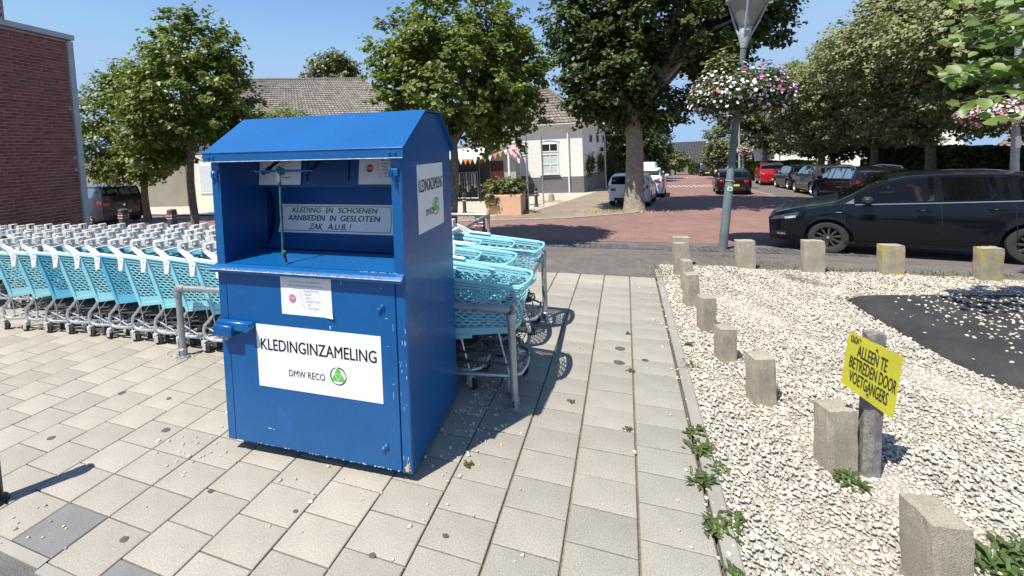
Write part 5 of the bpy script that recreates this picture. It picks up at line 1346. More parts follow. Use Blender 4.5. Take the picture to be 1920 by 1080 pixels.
# ---------------- driver (left front seat, arm raised)
def person(loc, rz, label, joints, edges, radii, par=None):
    me = bpy.data.meshes.new('body'); me.from_pydata(joints, edges, []); o = bpy.data.objects.new('body', me); C.objects.link(o)
    sk = o.modifiers.new('s', 'SKIN'); sl_ = me.skin_vertices[0].data
    for i, r in enumerate(radii): sl_[i].radius = (r, r) if not hasattr(r, '__len__') else r
    sl_[0].use_root = True; o.modifiers.new('ss', 'SUBSURF').levels = 2; o.modifiers['ss'].render_levels = 2
    dg = bpy.context.evaluated_depsgraph_get(); m2 = bpy.data.meshes.new_from_object(o.evaluated_get(dg)); bpy.data.objects.remove(o)
    return m2
Mcar = cn.matrix_basis.copy()
sx, syy = -.27, .36
J = [(-.02, 0, .56), (-.06, 0, .80), (-.09, 0, 1.0), (-.08, 0, 1.10), (-.06, 0, 1.17), (-.04, 0, 1.25),  # pelvis..head
     (-.09, .17, 1.0), (.08, .24, .86), (.14, .26, 1.08), (.15, .25, 1.16),   # near arm, elbow on sill, hand up
     (-.09, -.17, 1.0), (.08, -.26, .82), (.33, -.16, .95),
     (.36, .10, .60), (.36, -.10, .60), (.62, .12, .42), (.62, -.12, .42)]
J = [(a+sx, b+syy, c) for a, b, c in J]
E_ = [(0, 1), (1, 2), (2, 3), (3, 4), (4, 5), (2, 6), (6, 7), (7, 8), (8, 9), (2, 10), (10, 11), (11, 12), (0, 13), (0, 14), (13, 15), (14, 16)]
Rr = [.15, .14, .14, .06, .085, .09, .075, .05, .035, .04, .075, .05, .04, .08, .08, .055, .055]
pm_ = person(None, 0, '', J, E_, Rr)
for m in ('skin', 'shirt', 'greenshirt', 'cloth'): pm_.materials.append(M[m])
for p in pm_.polygons:
    c = p.center; p.use_smooth = True
    x, y, z = c.x-sx, c.y-syy, c.z
    if z < .66: k = 3
    elif y > .12 and x > -.02 and z > 1.06: k = 0
    elif y > .14 and x > -.05: k = 1
    elif z > 1.06: k = 0
    elif x > .25: k = 0
    else: k = 2
    p.material_index = k
dr = put('person', pm_); dr.matrix_world = Mcar; tag(dr, 'driver in a green shirt behind the front side window with the arm raised', 'person')
mb = MB(); mb.lathe([(.0, .115), (.06, .10), (.098, .04), (.10, -.02), (.08, -.05)], (sx-.055, syy, 1.23), 16); mb.build('hair', M['hair'], dr, True)
mb = MB(); hx, hy, hz = sx+.15, syy+.25, 1.18
for k, (dx, dy, l) in enumerate([(-.02, .0, .055), (-.008, .006, .07), (.006, .006, .075), (.02, .002, .062)]):
    mb.tube([(hx+dx, hy+dy, hz), (hx+dx*1.5, hy+dy, hz+l*.5), (hx+dx*1.8+.012, hy+dy-.012, hz+l)], [.010, .009, .007], 6)
mb.tube([(hx-.02, hy, hz-.035), (hx-.05, hy+.0, hz-.015), (hx-.06, hy, hz+.015)], [.011, .010, .008], 6)
mb.lathe([(0, -.045), (.026, -.03), (.034, 0), (.030, .02), (0, .03)], (hx, hy, hz-.01), 12)
mb.build('hand', M['skin'], dr, True)
sdir = R(90-8.2)     # street direction heading away from camera
def park(label, pos, hdg, L, Wd, H, kind, m, **k):
    p = Vector((pos[0], pos[1], zt(pos[1]))); a = hdg
    kw = dict(detail=1); kw.update(k)
    t = car(kw.pop('name', 'parked_car'), label, kw.pop('cat', 'car'), p, a, L, Wd, H, kind, m, 'cars in the street', **kw)[0]
    pt = math.atan(.048*math.sin(a)); t.rotation_euler = (Matrix.Rotation(a, 3, 'Z') @ Matrix.Rotation(pt, 3, 'Y')).to_euler(); return t
def behind(pr, hdg, L): return (pr[0]+math.cos(hdg)*L/2, pr[1]+math.sin(hdg)*L/2)
park('white hatchback seen from behind, partly covered by the big tree trunk', behind((.05, 19.3), sdir, 4.07), sdir, 4.07, 1.751, 1.45, 'hatch', M['p_white'], wr=.31)
park('second white car with chrome mirror, right behind the white hatchback', behind((1.0, 24.3), R(90-6), 4.3), R(90-6), 4.3, 1.80, 1.62, 'suv', M['p_white2'], wr=.33)
park('tall white van, farthest of the white vehicles by the left kerb', behind((1.25, 30.4), R(90-5), 4.9), R(90-5), 4.9, 1.85, 1.95, 'van', M['p_white2'], wr=.33, name='parked_van', cat='van')
park('black hatchback driving away, its rear with pale yellow plate beside the lamp post', behind((5.45, 26.1), R(90-7), 3.9), R(90-7), 3.9, 1.70, 1.42, 'hatch', M['p_black'], wr=.30, name='driving_car')
park('dark grey suv under the tree at the far left with an orange yellow number plate', (-22.0, 12.05), R(174), 4.5, 1.80, 1.66, 'suv', M['p_grey'], wr=.34, plate_t='L-760-KV')
# row of parked cars on the right side
park('red car with bright headlights, farthest of the right hand row', (10.3, 37.6), R(-98), 4.3, 1.80, 1.60, 'suv', M['p_red'], wr=.33)
park('dark car right of the red car', (10.1, 31.8), R(87), 4.4, 1.78, 1.46, 'wagon', M['p_black'], wr=.32)
park('dark car second from the near end of the right hand row, red tail light showing', (9.5, 26.5), R(87), 4.3, 1.80, 1.52, 'suv', M['p_grey'], wr=.32)
park('dark estate car with roof rails, nearest of the right hand row', (8.7, 21.2), R(90), 4.5, 1.80, 1.48, 'wagon', M['p_black'], wr=.32, rails=2)
park('small distant dark car with a bright windscreen at the end of the street', (9.9, 62.5), R(-95), 4.2, 1.75, 1.45, 'hatch', M['p_black'], wr=.31)
park('distant pale car at the right end of the street', (13.0, 66.), R(-95), 4.2, 1.75, 1.45, 'hatch', M['p_white2'], wr=.31)
# ================================================================ TREES
def leaves_mesh(name, P, Nrm, size, m, fold=.25, rnd=False):
    n = len(P); Nrm = Nrm/np.linalg.norm(Nrm, axis=1)[:, None]
    a = np.cross(Nrm, rng.normal(0, 1, (n, 3))); a /= np.linalg.norm(a, axis=1)[:, None]; b = np.cross(Nrm, a)
    s_ = (size*rng.uniform(.6, 1.25, n))[:, None]
    base = P-a*s_*.55; tip = P+a*s_*.6-Nrm*s_*.12; l = P+b*s_*.45+Nrm*s_*fold*.45-a*s_*.1; r = P-b*s_*.45+Nrm*s_*fold*.45-a*s_*.1
    if rnd:   # rounded, pointed leaf of six outline points folded along the midrib
        o_ = [P-a*s_*.5, P-a*s_*.28+b*s_*.40+Nrm*s_*.07, P+a*s_*.15+b*s_*.42+Nrm*s_*.08, P+a*s_*.62-Nrm*s_*.1, P+a*s_*.15-b*s_*.42+Nrm*s_*.08, P-a*s_*.28-b*s_*.40+Nrm*s_*.07]
        V = np.stack(o_, 1).reshape(-1, 3); F = (np.array([[0, 3, 2, 1], [0, 5, 4, 3]])[None]+6*np.arange(n)[:, None, None]).reshape(-1, 4)
        me = np_mesh(name, V, F, np.repeat(rng.uniform(0, 1, n), 2)); me.materials.append(m); return me
    V = np.stack([base, l, tip, r], 1).reshape(-1, 3); F = (np.array([[0, 2, 1], [0, 3, 2]])[None]+4*np.arange(n)[:, None, None]).reshape(-1, 3)
    tn = np.repeat(rng.uniform(0, 1, n), 2); me = np_mesh(name, V, F, tn); me.materials.append(m); return me
def crown_pts(blobs, nclump, per, cr, shell=.55, droop=.0, bottom=None):
    """blobs: [(cx,cy,cz,rx,ry,rz,weight)]"""
    wts = np.array([b[6] if len(b) > 6 else 1 for b in blobs], float); wts /= wts.sum(); P = []; Nn = []; CL = []
    ch = rng.choice(len(blobs), nclump, p=wts)
    for k in ch:
        b = blobs[k]; d = rng.normal(0, 1, 3); d /= np.linalg.norm(d); r = shell+(1-shell)*rng.uniform(0, 1)**.7
        r *= 1+rng.normal(0, .06)
        c = np.array(b[:3])+d*np.array(b[3:6])*r
        if bottom is not None and c[2] < bottom+rng.uniform(0, .3): c[2] = bottom+rng.uniform(0, .5)
        CL.append(c)
        q = int(per*rng.uniform(.5, 1.5)); 
        # twig: leaves strung along an outward, slightly rising twig
        out = d*np.array([1, 1, .6])+np.array([0, 0, .15])+rng.normal(0, .3, 3); out /= np.linalg.norm(out)
        tpos = rng.uniform(-.9, 1.1, q)[:, None]*out[None]*cr+rng.normal(0, cr*.42, (q, 3))*np.array([1, 1, .7])
        P.append(c+tpos); Nn.append(d[None]*.55+np.array([0, -.15, .75])[None]+rng.normal(0, .42, (q, 3)))
    return np.concatenate(P), np.concatenate(Nn), np.array(CL)
def tree(name, label, base, trunk_top, tr, blobs, nclump, per, cr, ls, lm, bark, group, nlimb=12, shell=.55, bottom=None, lean=(0, 0), seed=0):
    global rng
    rng = np.random.default_rng(100+seed); random.seed(seed)
    z0 = zt(base[1]); t = thing(name, label, 'tree', (base[0], base[1], z0), 0, group); o = np.array([base[0], base[1], z0])
    P, Nn, CL = crown_pts(blobs, nclump, per, cr, shell, bottom=bottom)
    me = leaves_mesh('crown', P-o, Nn, ls, lm); put('crown', me, t)
    mb = MB(); tt = Vector(trunk_top)-Vector(o)
    pts = [Vector((0, 0, -.05)), Vector((0, 0, .08))]+[tt*k+Vector((math.sin(k*5+seed)*.04, math.cos(k*4+seed)*.04, 0)) for k in (.2, .4, .6, .8, 1.0)]
    mb.tube(pts, [tr*1.55, tr*1.25, tr*1.05, tr, tr*.95, tr*.9, tr*.8], 12)
    trk = mb.build('trunk', bark, t, True)
    mb = MB(); sel = rng.choice(len(CL), min(nlimb, len(CL)), replace=False)
    for i in sel:
        e = Vector(CL[i]-o); st = tt*random.uniform(.86, 1.0); md = st+(e-st)*.5+Vector((0, 0, .15*(e-st).length))
        mb.tube([st, st+(md-st)*.5+Vector((0, 0, .05)), md, e], [tr*.45, tr*.32, tr*.2, tr*.06], 6)
        for _ in range(3):
            j = rng.integers(len(CL)); e2 = Vector(CL[j]-o)
            if (e2-md).length < 2.2: mb.tube([md, (md+e2)/2+Vector((0, 0, .05)), e2], [tr*.14, tr*.1, tr*.03], 5)
    mb.build('limb', bark, trk, True)
    return t
gl = 'lime trees along the square'
tree('lime_tree', 'round leafy tree left of the container, its slim trunk beside a banded bollard', (-11.9, 8.9), (-11.85, 8.97, 2.4), .10,
     [(-11.8, 9.05, 3.75, 2.0, 1.7, 1.45, 3), (-11.7, 9.1, 5.1, 1.45, 1.2, 1.15, 1.6), (-12.9, 8.9, 3.1, 1.2, 1.1, 1.0, .9), (-10.8, 9.1, 3.1, 1.1, 1.1, .9, .9), (-13.8, 9.2, 2.4, .8, .8, .75, .5), (-12.9, 8.9, 2.05, .8, .7, .35, .3)], 850, 25, .19, .125, M['leaf'], M['bark'], gl, shell=.5, seed=1)
tree('lime_tree', 'darker tree behind the end of the brick wall above the parked suv', (-19.6, 12.6), (-19.6, 12.6, 2.0), .13,
     [(-20.6, 12.4, 3.7, 2.3, 2., 2.1, 2), (-20.3, 12.8, 5.3, 1.2, 1.1, 1.2, .8), (-18.7, 12.6, 2.8, 1.7, 1.3, 1.3, 1), (-19.6, 12.0, 1.9, 2.0, 1.2, .8, .8)], 800, 25, .25, .145, M['leaf'], M['bark'], gl, shell=.45, seed=2)
tree('lime_tree', 'small tree crown seen above the container roof between the two round trees', (-14.6, 15.6), (-14.6, 15.6, 2.1), .10,
     [(-14.6, 15.6, 3.2, 1.9, 1.4, 1.05, 1), (-13.6, 15.6, 2.6, 1.3, 1.2, .8, .6)], 300, 22, .22, .11, M['leaf'], M['bark'], gl, shell=.4, seed=3)
tree('lime_tree', 'dense rounded tree standing just behind the right side of the container', (-3.9, 9.35), (-3.85, 9.42, 2.3), .105,
     [(-3.75, 9.55, 3.55, 2.05, 1.8, 1.45, 4), (-3.65, 9.6, 4.7, 1.6, 1.4, 1.2, 2), (-4.9, 9.4, 4.1, 1.0, 1.0, 1.3, .9), (-2.75, 9.7, 2.75, 1.1, 1.1, .85, 1), (-2.35, 9.8, 3.8, .8, .9, .9, .6), (-4.6, 9.4, 2.5, .9, 1., .6, .6)], 1150, 27, .165, .112, M['leaf'], M['bark'], gl, shell=.5, bottom=1.75, seed=4)
tree('street_tree', 'tall dark tree with thick bark trunk in front of the white car', (.29, 17.6), (.34, 17.7, 3.2), .33,
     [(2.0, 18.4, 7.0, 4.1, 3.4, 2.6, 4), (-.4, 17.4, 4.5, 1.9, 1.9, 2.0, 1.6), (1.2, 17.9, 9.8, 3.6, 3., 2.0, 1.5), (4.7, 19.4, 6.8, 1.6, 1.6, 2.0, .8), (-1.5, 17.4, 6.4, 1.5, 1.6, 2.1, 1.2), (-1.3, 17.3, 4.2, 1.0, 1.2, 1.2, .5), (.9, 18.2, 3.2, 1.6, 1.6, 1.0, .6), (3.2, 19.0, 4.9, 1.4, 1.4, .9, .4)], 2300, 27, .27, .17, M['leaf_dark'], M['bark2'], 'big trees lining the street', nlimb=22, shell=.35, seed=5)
gr = 'row of lime trees behind the parked cars'
for i, (bx, by, R_, ztop_, lab, mm) in enumerate([
   (12.9, 36.2, 3.4, 7.6, 'leftmost silvery tree of the right hand row, behind the flower ring', 'leaf_silver'),
   (13.8, 31.6, 3.6, 8.6, 'second silvery tree of the right hand row, behind the dark parked cars', 'leaf_silver'),
   (13.6, 26.3, 3.8, 9.6, 'third silvery tree of the right hand row, above the nearest parked estate car', 'leaf_silver'),
   (13.9, 21.2, 3.7, 9.2, 'fourth tree of the right hand row, trunk above the black hatchback roof', 'leaf_silver'),
   (14.3, 16.6, 3.4, 8.2, 'rightmost shaded tree of the row at the picture edge', 'leaf_dark')]):  # shade of the last tree is put into a darker leaf colour
    z = zt(by); h = ztop_-z
    tree('street_tree', lab, (bx, by), (bx, by, z+2.6), .2, [(bx-.2, by, z+h*.64, R_*1.12, R_*1.05, h*.23, 3.4), (bx-.1, by, z+h*.82, R_*.72, R_*.7, h*.17, 1.3), (bx-.1, by+.2, z+h*.38, R_*.78, R_*.78, h*.15, 1.1)], 1700, 27, .28, .155, M[mm], M['bark'], gr, nlimb=10, shell=.45, seed=10+i)
tree('street_tree', 'yellowish green tree on the right of the far street, behind the lamp post', (10.9, 50.), (10.9, 50, .4), .2, [(10.6, 50, 1.6, 2.9, 2.4, 2.4, 2), (10.9, 50, 4.2, 2.2, 2., 1.8, 1), (8.9, 50, -.1, 1.4, 1.4, 1.3, .7)], 620, 22, .34, .2, M['leaf_olive'], M['bark'], 'trees further down the street', seed=20)
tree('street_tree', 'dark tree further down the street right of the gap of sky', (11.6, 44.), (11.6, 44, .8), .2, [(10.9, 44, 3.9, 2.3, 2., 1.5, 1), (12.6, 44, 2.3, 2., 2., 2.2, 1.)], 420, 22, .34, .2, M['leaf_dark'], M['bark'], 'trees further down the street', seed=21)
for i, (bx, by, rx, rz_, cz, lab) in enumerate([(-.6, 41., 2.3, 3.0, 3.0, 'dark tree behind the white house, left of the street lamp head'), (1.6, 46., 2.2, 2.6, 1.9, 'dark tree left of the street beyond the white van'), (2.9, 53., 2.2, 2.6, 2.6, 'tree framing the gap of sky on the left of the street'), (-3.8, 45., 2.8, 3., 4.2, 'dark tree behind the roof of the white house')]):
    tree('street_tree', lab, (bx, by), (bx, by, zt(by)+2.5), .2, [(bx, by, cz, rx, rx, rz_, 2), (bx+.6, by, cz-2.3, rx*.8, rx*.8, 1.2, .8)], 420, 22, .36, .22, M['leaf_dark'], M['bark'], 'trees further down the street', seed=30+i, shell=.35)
tree('street_tree', 'large round tree rising behind the long tiled roof', (-34.5, 45.), (-34.5, 45, 6), .3, [(-34.0, 45, 11.6, 3.6, 3., 3.1, 2), (-37.6, 45, 10.2, 2.4, 2.2, 2.5, 1), (-33.2, 45, 13.0, 1.7, 1.6, 1.8, .6)], 520, 22, .5, .32, M['leaf_olive'], M['bark'], 'trees further down the street', seed=40, shell=.45)
tree('garden_tree', 'small round garden tree before the far dark roofed house', (7.0, 70.), (7., 70., -2.6), .12, [(7.0, 70, -1.2, 1.9, 1.7, 1.5, 1)], 240, 20, .3, .22, M['leaf_olive'], M['bark'], 'trees further down the street', seed=41)
tree('garden_tree', 'clipped round tree behind the red car with white walls behind it', (14.6, 39.), (14.6, 39., .2), .15, [(14.6, 39, 1.0, 2.3, 1.6, 1.15, 1), (18.4, 39, 1.1, 2.2, 1.6, 1.15, 1)], 500, 22, .28, .19, M['leaf_dark'], M['bark'], 'trees further down the street', seed=42)
# overhanging near branch, top right
rng = np.random.default_rng(77); random.seed(77)
extra = []
t = thing('overhanging_tree', 'bright green leafy branches reaching in from the right edge close to the camera', 'tree', (6.9, 4.6, 0))
o = np.array([6.9, 4.6, 0]); mbk = MB(); mbk.tube([(0, 0, 0), (0, 0, 1.5), (-.1, .1, 3.2), (-.4, .2, 4.4)], [.16, .13, .12, .08], 10)
tips = [((2.75+rng.uniform(0, .9), rng.uniform(4.75, 5.5), rng.uniform(2.3, 3.3)), rng.uniform(.5, 1.1)) for _ in range(26)]+[((2.62, 4.78, 2.12), .55), ((2.56, 4.9, 2.42), .75), ((2.62, 4.85, 2.78), .95), ((2.72, 5.0, 3.02), 1.1), ((2.95, 5.1, 2.25), .8), ((2.85, 4.95, 2.6), 1.0), ((3.0, 5.05, 2.95), 1.1), ((2.95, 5.2, 3.2), 1.2), ((3.2, 5.3, 2.45), .9), ((2.78, 4.7, 1.98), .35), ((3.25, 5.2, 3.25), 1.), ((3.3, 5.2, 2.8), 1.), ((3.4, 5.2, 3.0), 1.)]
PP = []; NN = []
for k, ((tx, ty, tz), ln_) in enumerate(tips):
    T_ = np.array([tx, ty, tz]); stt = T_+np.array([ln_*1.3+.8, .15, .25+ln_*.1]); npt = int(30*(ln_+.4))
    for j in range(npt):
        f = (j/npt)**1.0; p = T_+(stt-T_)*f*.85+np.array([0, 0, -.06*math.sin(f*3)]); side = 1 if j % 2 else -1
        PP.append(p+np.array([rng.normal(0, .02), side*.045+rng.normal(0, .03), rng.normal(0, .03)-.01])); NN.append(np.array([-.25+rng.normal(0, .35), -.75+rng.normal(0, .35), .65]))
    mbk.tube([Vector(T_-o), Vector((T_+(stt-T_)*.45)-o)+Vector((0, 0, -.03)), Vector(stt-o)], [.003, .006, .012], 5)
    mbk.tube([Vector(stt-o), Vector(stt-o)*.5+Vector((-.3, .1, 1.9)), Vector((-.3, .15, 3.9))], [.012, .03, .06], 6)
PP = np.array(PP); NN = np.array(NN)
me = leaves_mesh('crown', PP-o, NN, .092, M['leaf_near'], rnd=True); put('crown', me, t)
P2, N2, _ = crown_pts([(5.4, 5.2, 3.9, 1.9, 1.6, 1.2, 1)], 150, 22, .2, .4); me = leaves_mesh('upper_crown', P2-o, N2, .105, M['leaf_near'], rnd=True); put('upper_crown', me, t)
mbk.build('trunk', M['bark'], t, True)
# hedges
def hedge(label, a, b, z1, th, m, n, ls, name='hedge'):
    global rng
    rng = np.random.default_rng(int(abs(a[0]*7+b[1]))+3)
    a = np.array(a, float); b = np.array(b, float); L_ = np.linalg.norm(b-a); d = (b-a)/L_; nn = np.array([-d[1], d[0]])
    z0 = zt((a[1]+b[1])/2)
    s = rng.uniform(0, L_, n); q = rng.uniform(-1, 1, n); h = rng.uniform(0, 1, n); face = rng.uniform(0, 1, n)
    q = np.where(face < .6, np.sign(q)*(1-.1*np.abs(rng.normal(0, 1, n))), q); h = np.where(face >= .6, 1-.06*np.abs(rng.normal(0, 1, n)), h)
    P = np.stack([a[0]+d[0]*s+nn[0]*q*th/2, a[1]+d[1]*s+nn[1]*q*th/2, z0+h*(z1-z0)+.05*np.sin(s*3)], -1)
    Nn = np.stack([nn[0]*q, nn[1]*q, np.where(face >= .6, 1.5, .3)], -1)+rng.normal(0, .5, (n, 3))
    t = thing(name, label, 'hedge', (float(a[0]), float(a[1]), z0)); o = np.array([a[0], a[1], z0])
    put('foliage', leaves_mesh('foliage', P-o, Nn, ls, m), t)
    c = (a+b)/2; mb = MB(); mb.box((c[0]-o[0], c[1]-o[1], (z1-z0)*.46), (L_*.96, th*.7, (z1-z0)*.9), rot=(0, 0, math.atan2(d[1], d[0]))); mb.build('woody_core', M['leaf_dark'], t)
    return t
hedge('clipped yellow green hedge behind the black hatchback and the red car', (9.6, 46.5), (15.5, 44.), -.35, 1.0, M['leaf_hedge'], 9000, .16)
hedge('dark hedge filling the space right of the white house', (-1.3, 38.6), (2.0, 47.), 2.6, 1.2, M['leaf_dark'], 9000, .2)
hedge('long dark hedge under the right hand trees', (16., 37.), (17.0, 15.), .9, 1.2, M['leaf_dark'], 15000, .2)
hedge('dark clipped hedge block by the far houses', (8.6, 68.), (10.0, 68.2), -1.5, 1.2, M['leaf_dark'], 1500, .2)
hedge('dark hedge at the left of the far street', (3.5, 60.), (5.4, 66.), -1.6, 1.2, M['leaf_dark'], 2500, .2)

# ================================================================ BUILDINGS
# brick building at the left, wall runs towards the camera
Aw = Vector((-10.62, 5.66, 0)); dw = Vector((.17, -.985, 0)).normalized(); nw = Vector((.985, .17, 0))
bt = thing('brick_building', 'dark red brick building at the left edge with pale metal trim', 'building', Aw)
TOP = 4.52
def wpt(s, n, z): return Vector((0, 0, 0))+dw*s+nw*n+Vector((0, 0, z))
mb = MB(); P = [wpt(.11, -.012, -.05), wpt(9, -.012, -.05), wpt(9, -4, -.05), wpt(.11, -4, -.05)]; mb.prism(P[::-1], (0, 0, TOP+.06)); wall = mb.build('wall', M['mortar'], bt)
BLn, BHn = .186, .0625
def brick_mesh(l):
    mb = MB(); b = .003; x, z, y = (l-.011)/2, (BHn-.011)/2, .012
    vs = [(-x, 0, -z), (x, 0, -z), (x, 0, z), (-x, 0, z), (-x+b, y, -z+b), (x-b, y, -z+b), (x-b, y, z-b), (-x+b, y, z-b)]
    mb.add(vs, [(7, 6, 5, 4), (0, 4, 5, 1), (1, 5, 6, 2), (2, 6, 7, 3), (3, 7, 4, 0)]); return mb.mesh('brick', M['brick'])
bm_f, bm_h = brick_mesh(BLn), brick_mesh(BLn/2)
rot = math.atan2(dw.y, dw.x); cnt = 0; stf = MB(); cand = []
random.seed(9)
for r in range(int(TOP/BHn)):
    z = (r+.5)*BHn; off = (0, .5, .25, .75)[r % 4] if random.random() < .35 else (.5 if r % 2 else 0)
    k = -1
    while True:
        a = .115+BLn*(k+off); b = a+BLn; k += 1
        if a > 2.6: break
        if b < .13: continue
        l = BLn; a2 = a
        if a < .115: a2 = .115; l = b-a2
        if l < .05: continue
        cand.append((a2+l/2, z, l))
def wd_(c):
    p = Aw+wpt(c[0], 0, c[1]); v = p-Vector((0, 0, CAMH)); zz = v.dot(f_); u = v.dot(rr)/zz*FPX+PX
    vv = PY_-v.dot(uu)/zz*FPX
    return zz+(0 if u > -15 else 50)+(30 if vv > 432 else 0)
cand.sort(key=wd_)
for i, (s_, z, l) in enumerate(cand):
    pr = random.gauss(0, .0012); p = wpt(s_, -.012+pr, z)
    if i < 300 and (abs(l-BLn) < .01 or abs(l-BLn/2) < .02):
        o_ = put('brick', bm_f if abs(l-BLn) < .01 else bm_h, wall); o_.location = p; o_.rotation_euler = (0, 0, rot)
    else:
        x, hz, tt = (l-.011)/2, (BHn-.011)/2, random.random()
        q = [p+dw*a+nw*n+Vector((0, 0, b)) for n, ee in ((0, 0), (.012, .003)) for a, b in ((-x+ee, -hz+ee), (x-ee, -hz+ee), (x-ee, hz-ee), (-x+ee, hz-ee))]
        stf.add(q, [(4, 5, 6, 7), (0, 1, 5, 4), (1, 2, 6, 5), (2, 3, 7, 6), (3, 0, 4, 7)], tint=tt)
# bricks further along the wall, outside the picture
for r in range(int(TOP/BHn)):
    for k in range(30):
        s_ = 2.7+BLn*(k+(.5 if r % 2 else 0)); p = wpt(s_, -.012, (r+.5)*BHn); x, hz = (BLn-.011)/2, (BHn-.011)/2
        q = [p+dw*a+nw*.01+Vector((0, 0, b)) for a, b in ((-x, -hz), (x, -hz), (x, hz), (-x, hz))]; stf.add(q, [(0, 1, 2, 3)], tint=random.random())
o_ = stf.build('brickwork', M['brick_s'], wall); o_['kind'] = 'stuff'
def wbox(mb, s0, s1, n0, n1, z0, z1): P = [wpt(s0, n0, z0), wpt(s1, n0, z0), wpt(s1, n1, z0), wpt(s0, n1, z0)]; return mb.prism(P, (0, 0, z1-z0))
mb = MB(); wbox(mb, -.005, .10, -.10, .03, 0, 2.0); mb.build('corner_trim', M['trim'], bt)
mb = MB(); wbox(mb, -.003, .098, -.10, .028, 2.004, TOP); mb.build('corner_trim', M['trim'], bt)
mb = MB(); wbox(mb, -.02, 9, -.3, .05, TOP+.03, TOP+.13); mb.build('roof_edge', M['trim'], bt)
mb = MB(); wbox(mb, -.0, 9, -4, -.03, TOP+.012, TOP+.06); mb.build('flat_roof', M['asphalt'], bt)
mb = MB(); wbox(mb, .92, 3.0, -.9, -.25, TOP+.13, TOP+3); up_ = mb.build('upper_wall', M['mortar'], bt)
mb = MB()
for r in range(12):
    for k in range(8):
        s_ = .95+BLn*(k+(.5 if r % 2 else 0)+.5); z = TOP+.13+(r+.5)*BHn; x, hz = (BLn-.011)/2, (BHn-.011)/2
        if s_ > 2.9: continue
        p = wpt(s_, -.25, z); q = [p+dw*a+nw*.006+Vector((0, 0, b)) for a, b in ((-x, -hz), (x, -hz), (x, hz), (-x, hz))]; mb.add(q, [(0, 1, 2, 3)], tint=random.random())
o_ = mb.build('brickwork', M['brick_s'], up_); o_['kind'] = 'stuff'

def tiled_slope(a, b, c, d, cols, rows, m, name='roof_tiles', amp=.035, step=.03):
    """a-b lower edge, d-c upper edge; wavy tile courses as real relief"""
    a, b, c, d = map(Vector, (a, b, c, d)); n = (b-a).cross(d-a).normalized()
    if n.z < 0: n = -n
    mb = MB(); nx = cols*4
    for r in range(rows):
        v0, v1 = r/rows, (r+1)/rows
        L0 = []; L1 = []
        for i in range(nx+1):
            u = i/nx; w_ = amp*(.5+.5*math.cos(2*math.pi*u*cols))
            p0 = (a+(b-a)*u)*(1-v0)+(d+(c-d)*u)*v0; p1 = (a+(b-a)*u)*(1-v1)+(d+(c-d)*u)*v1
            L0.append(p0+n*(w_+step)); L1.append(p1+n*(w_))
        k = len(mb.v); mb.v += [tuple(p) for p in L0+L1]; tr_ = [random.random() for _ in range(cols+1)]
        for i in range(nx): mb.f.append((k+i, k+i+1, k+nx+2+i, k+nx+1+i)); mb.m.append(0); mb.t.append(tr_[i//4])
        k = len(mb.v); mb.v += [tuple(p) for p in L0]+[tuple(p-n*(step+.01)) for p in L0]
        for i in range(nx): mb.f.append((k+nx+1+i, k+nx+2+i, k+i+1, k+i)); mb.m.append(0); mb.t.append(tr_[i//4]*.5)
    return mb
# long tiled roof house behind
ht = thing('long_house', 'long low building with a large brown tiled roof behind the trees', 'building', (-26, 30, zt(30)))
o3 = Vector(ht.location)
R1, R2 = Vector((-33.6, 27.7, 7.7)), Vector((-22.8, 34.6, 9.45)); R1.z = R2.z = 8.95
rd = (R2-R1).normalized(); dn = Vector((rd.y, -rd.x, 0)).normalized()
E1 = R1+dn*6.6-rd*2.0; E2 = R2+dn*6.6+rd*4.2; E1.z = E2.z = 4.1
mb = tiled_slope(E1-o3, E2-o3, R2-o3, R1-o3, 66, 24, M['rooftile2'], amp=.07, step=.06); rf_ = mb.build('roof', M['rooftile2'], ht); rf_['kind'] = 'stuff'
mb = MB(); mb.tube([R1-o3+Vector((0, 0, .05)), R2-o3+Vector((0, 0, .05))], .13, 8); mb.build('ridge_tiles', M['rooftile2'], ht)
B1 = R1-dn*6.6; B2 = R2-dn*6.6+rd*4.2
mb = MB(); B1.z = B2.z = 4.1; mb.quad(R1-o3, R2-o3, B2-o3, B1-o3); mb.add([R2-o3, E2-o3, B2-o3], [(0, 1, 2)]); mb.build('rear_roof', M['rooftile2'], ht)
mb = MB(); z0 = zt(26)-.2
for (p, q) in ((E1, E2), (E2, B2), (E1, B1)):
    p = p-dn*.4 if p in (E1, E2) else p; q = q-dn*.4 if q in (E1, E2) else q
    mb.quad(Vector((p.x, p.y, z0))-o3, Vector((q.x, q.y, z0))-o3, Vector((q.x, q.y, 4.1))-o3, Vector((p.x, p.y, 4.1))-o3)
mb.build('wall', M['dimwall'], ht)
vp = R1+rd*1.9+dn*.9; vp.z = 8.35
mb = MB(); mb.tube([vp-o3, vp-o3+Vector((0, 0, 1.0))], .13, 8); mb.build('vent_pipe', M['black'], ht)
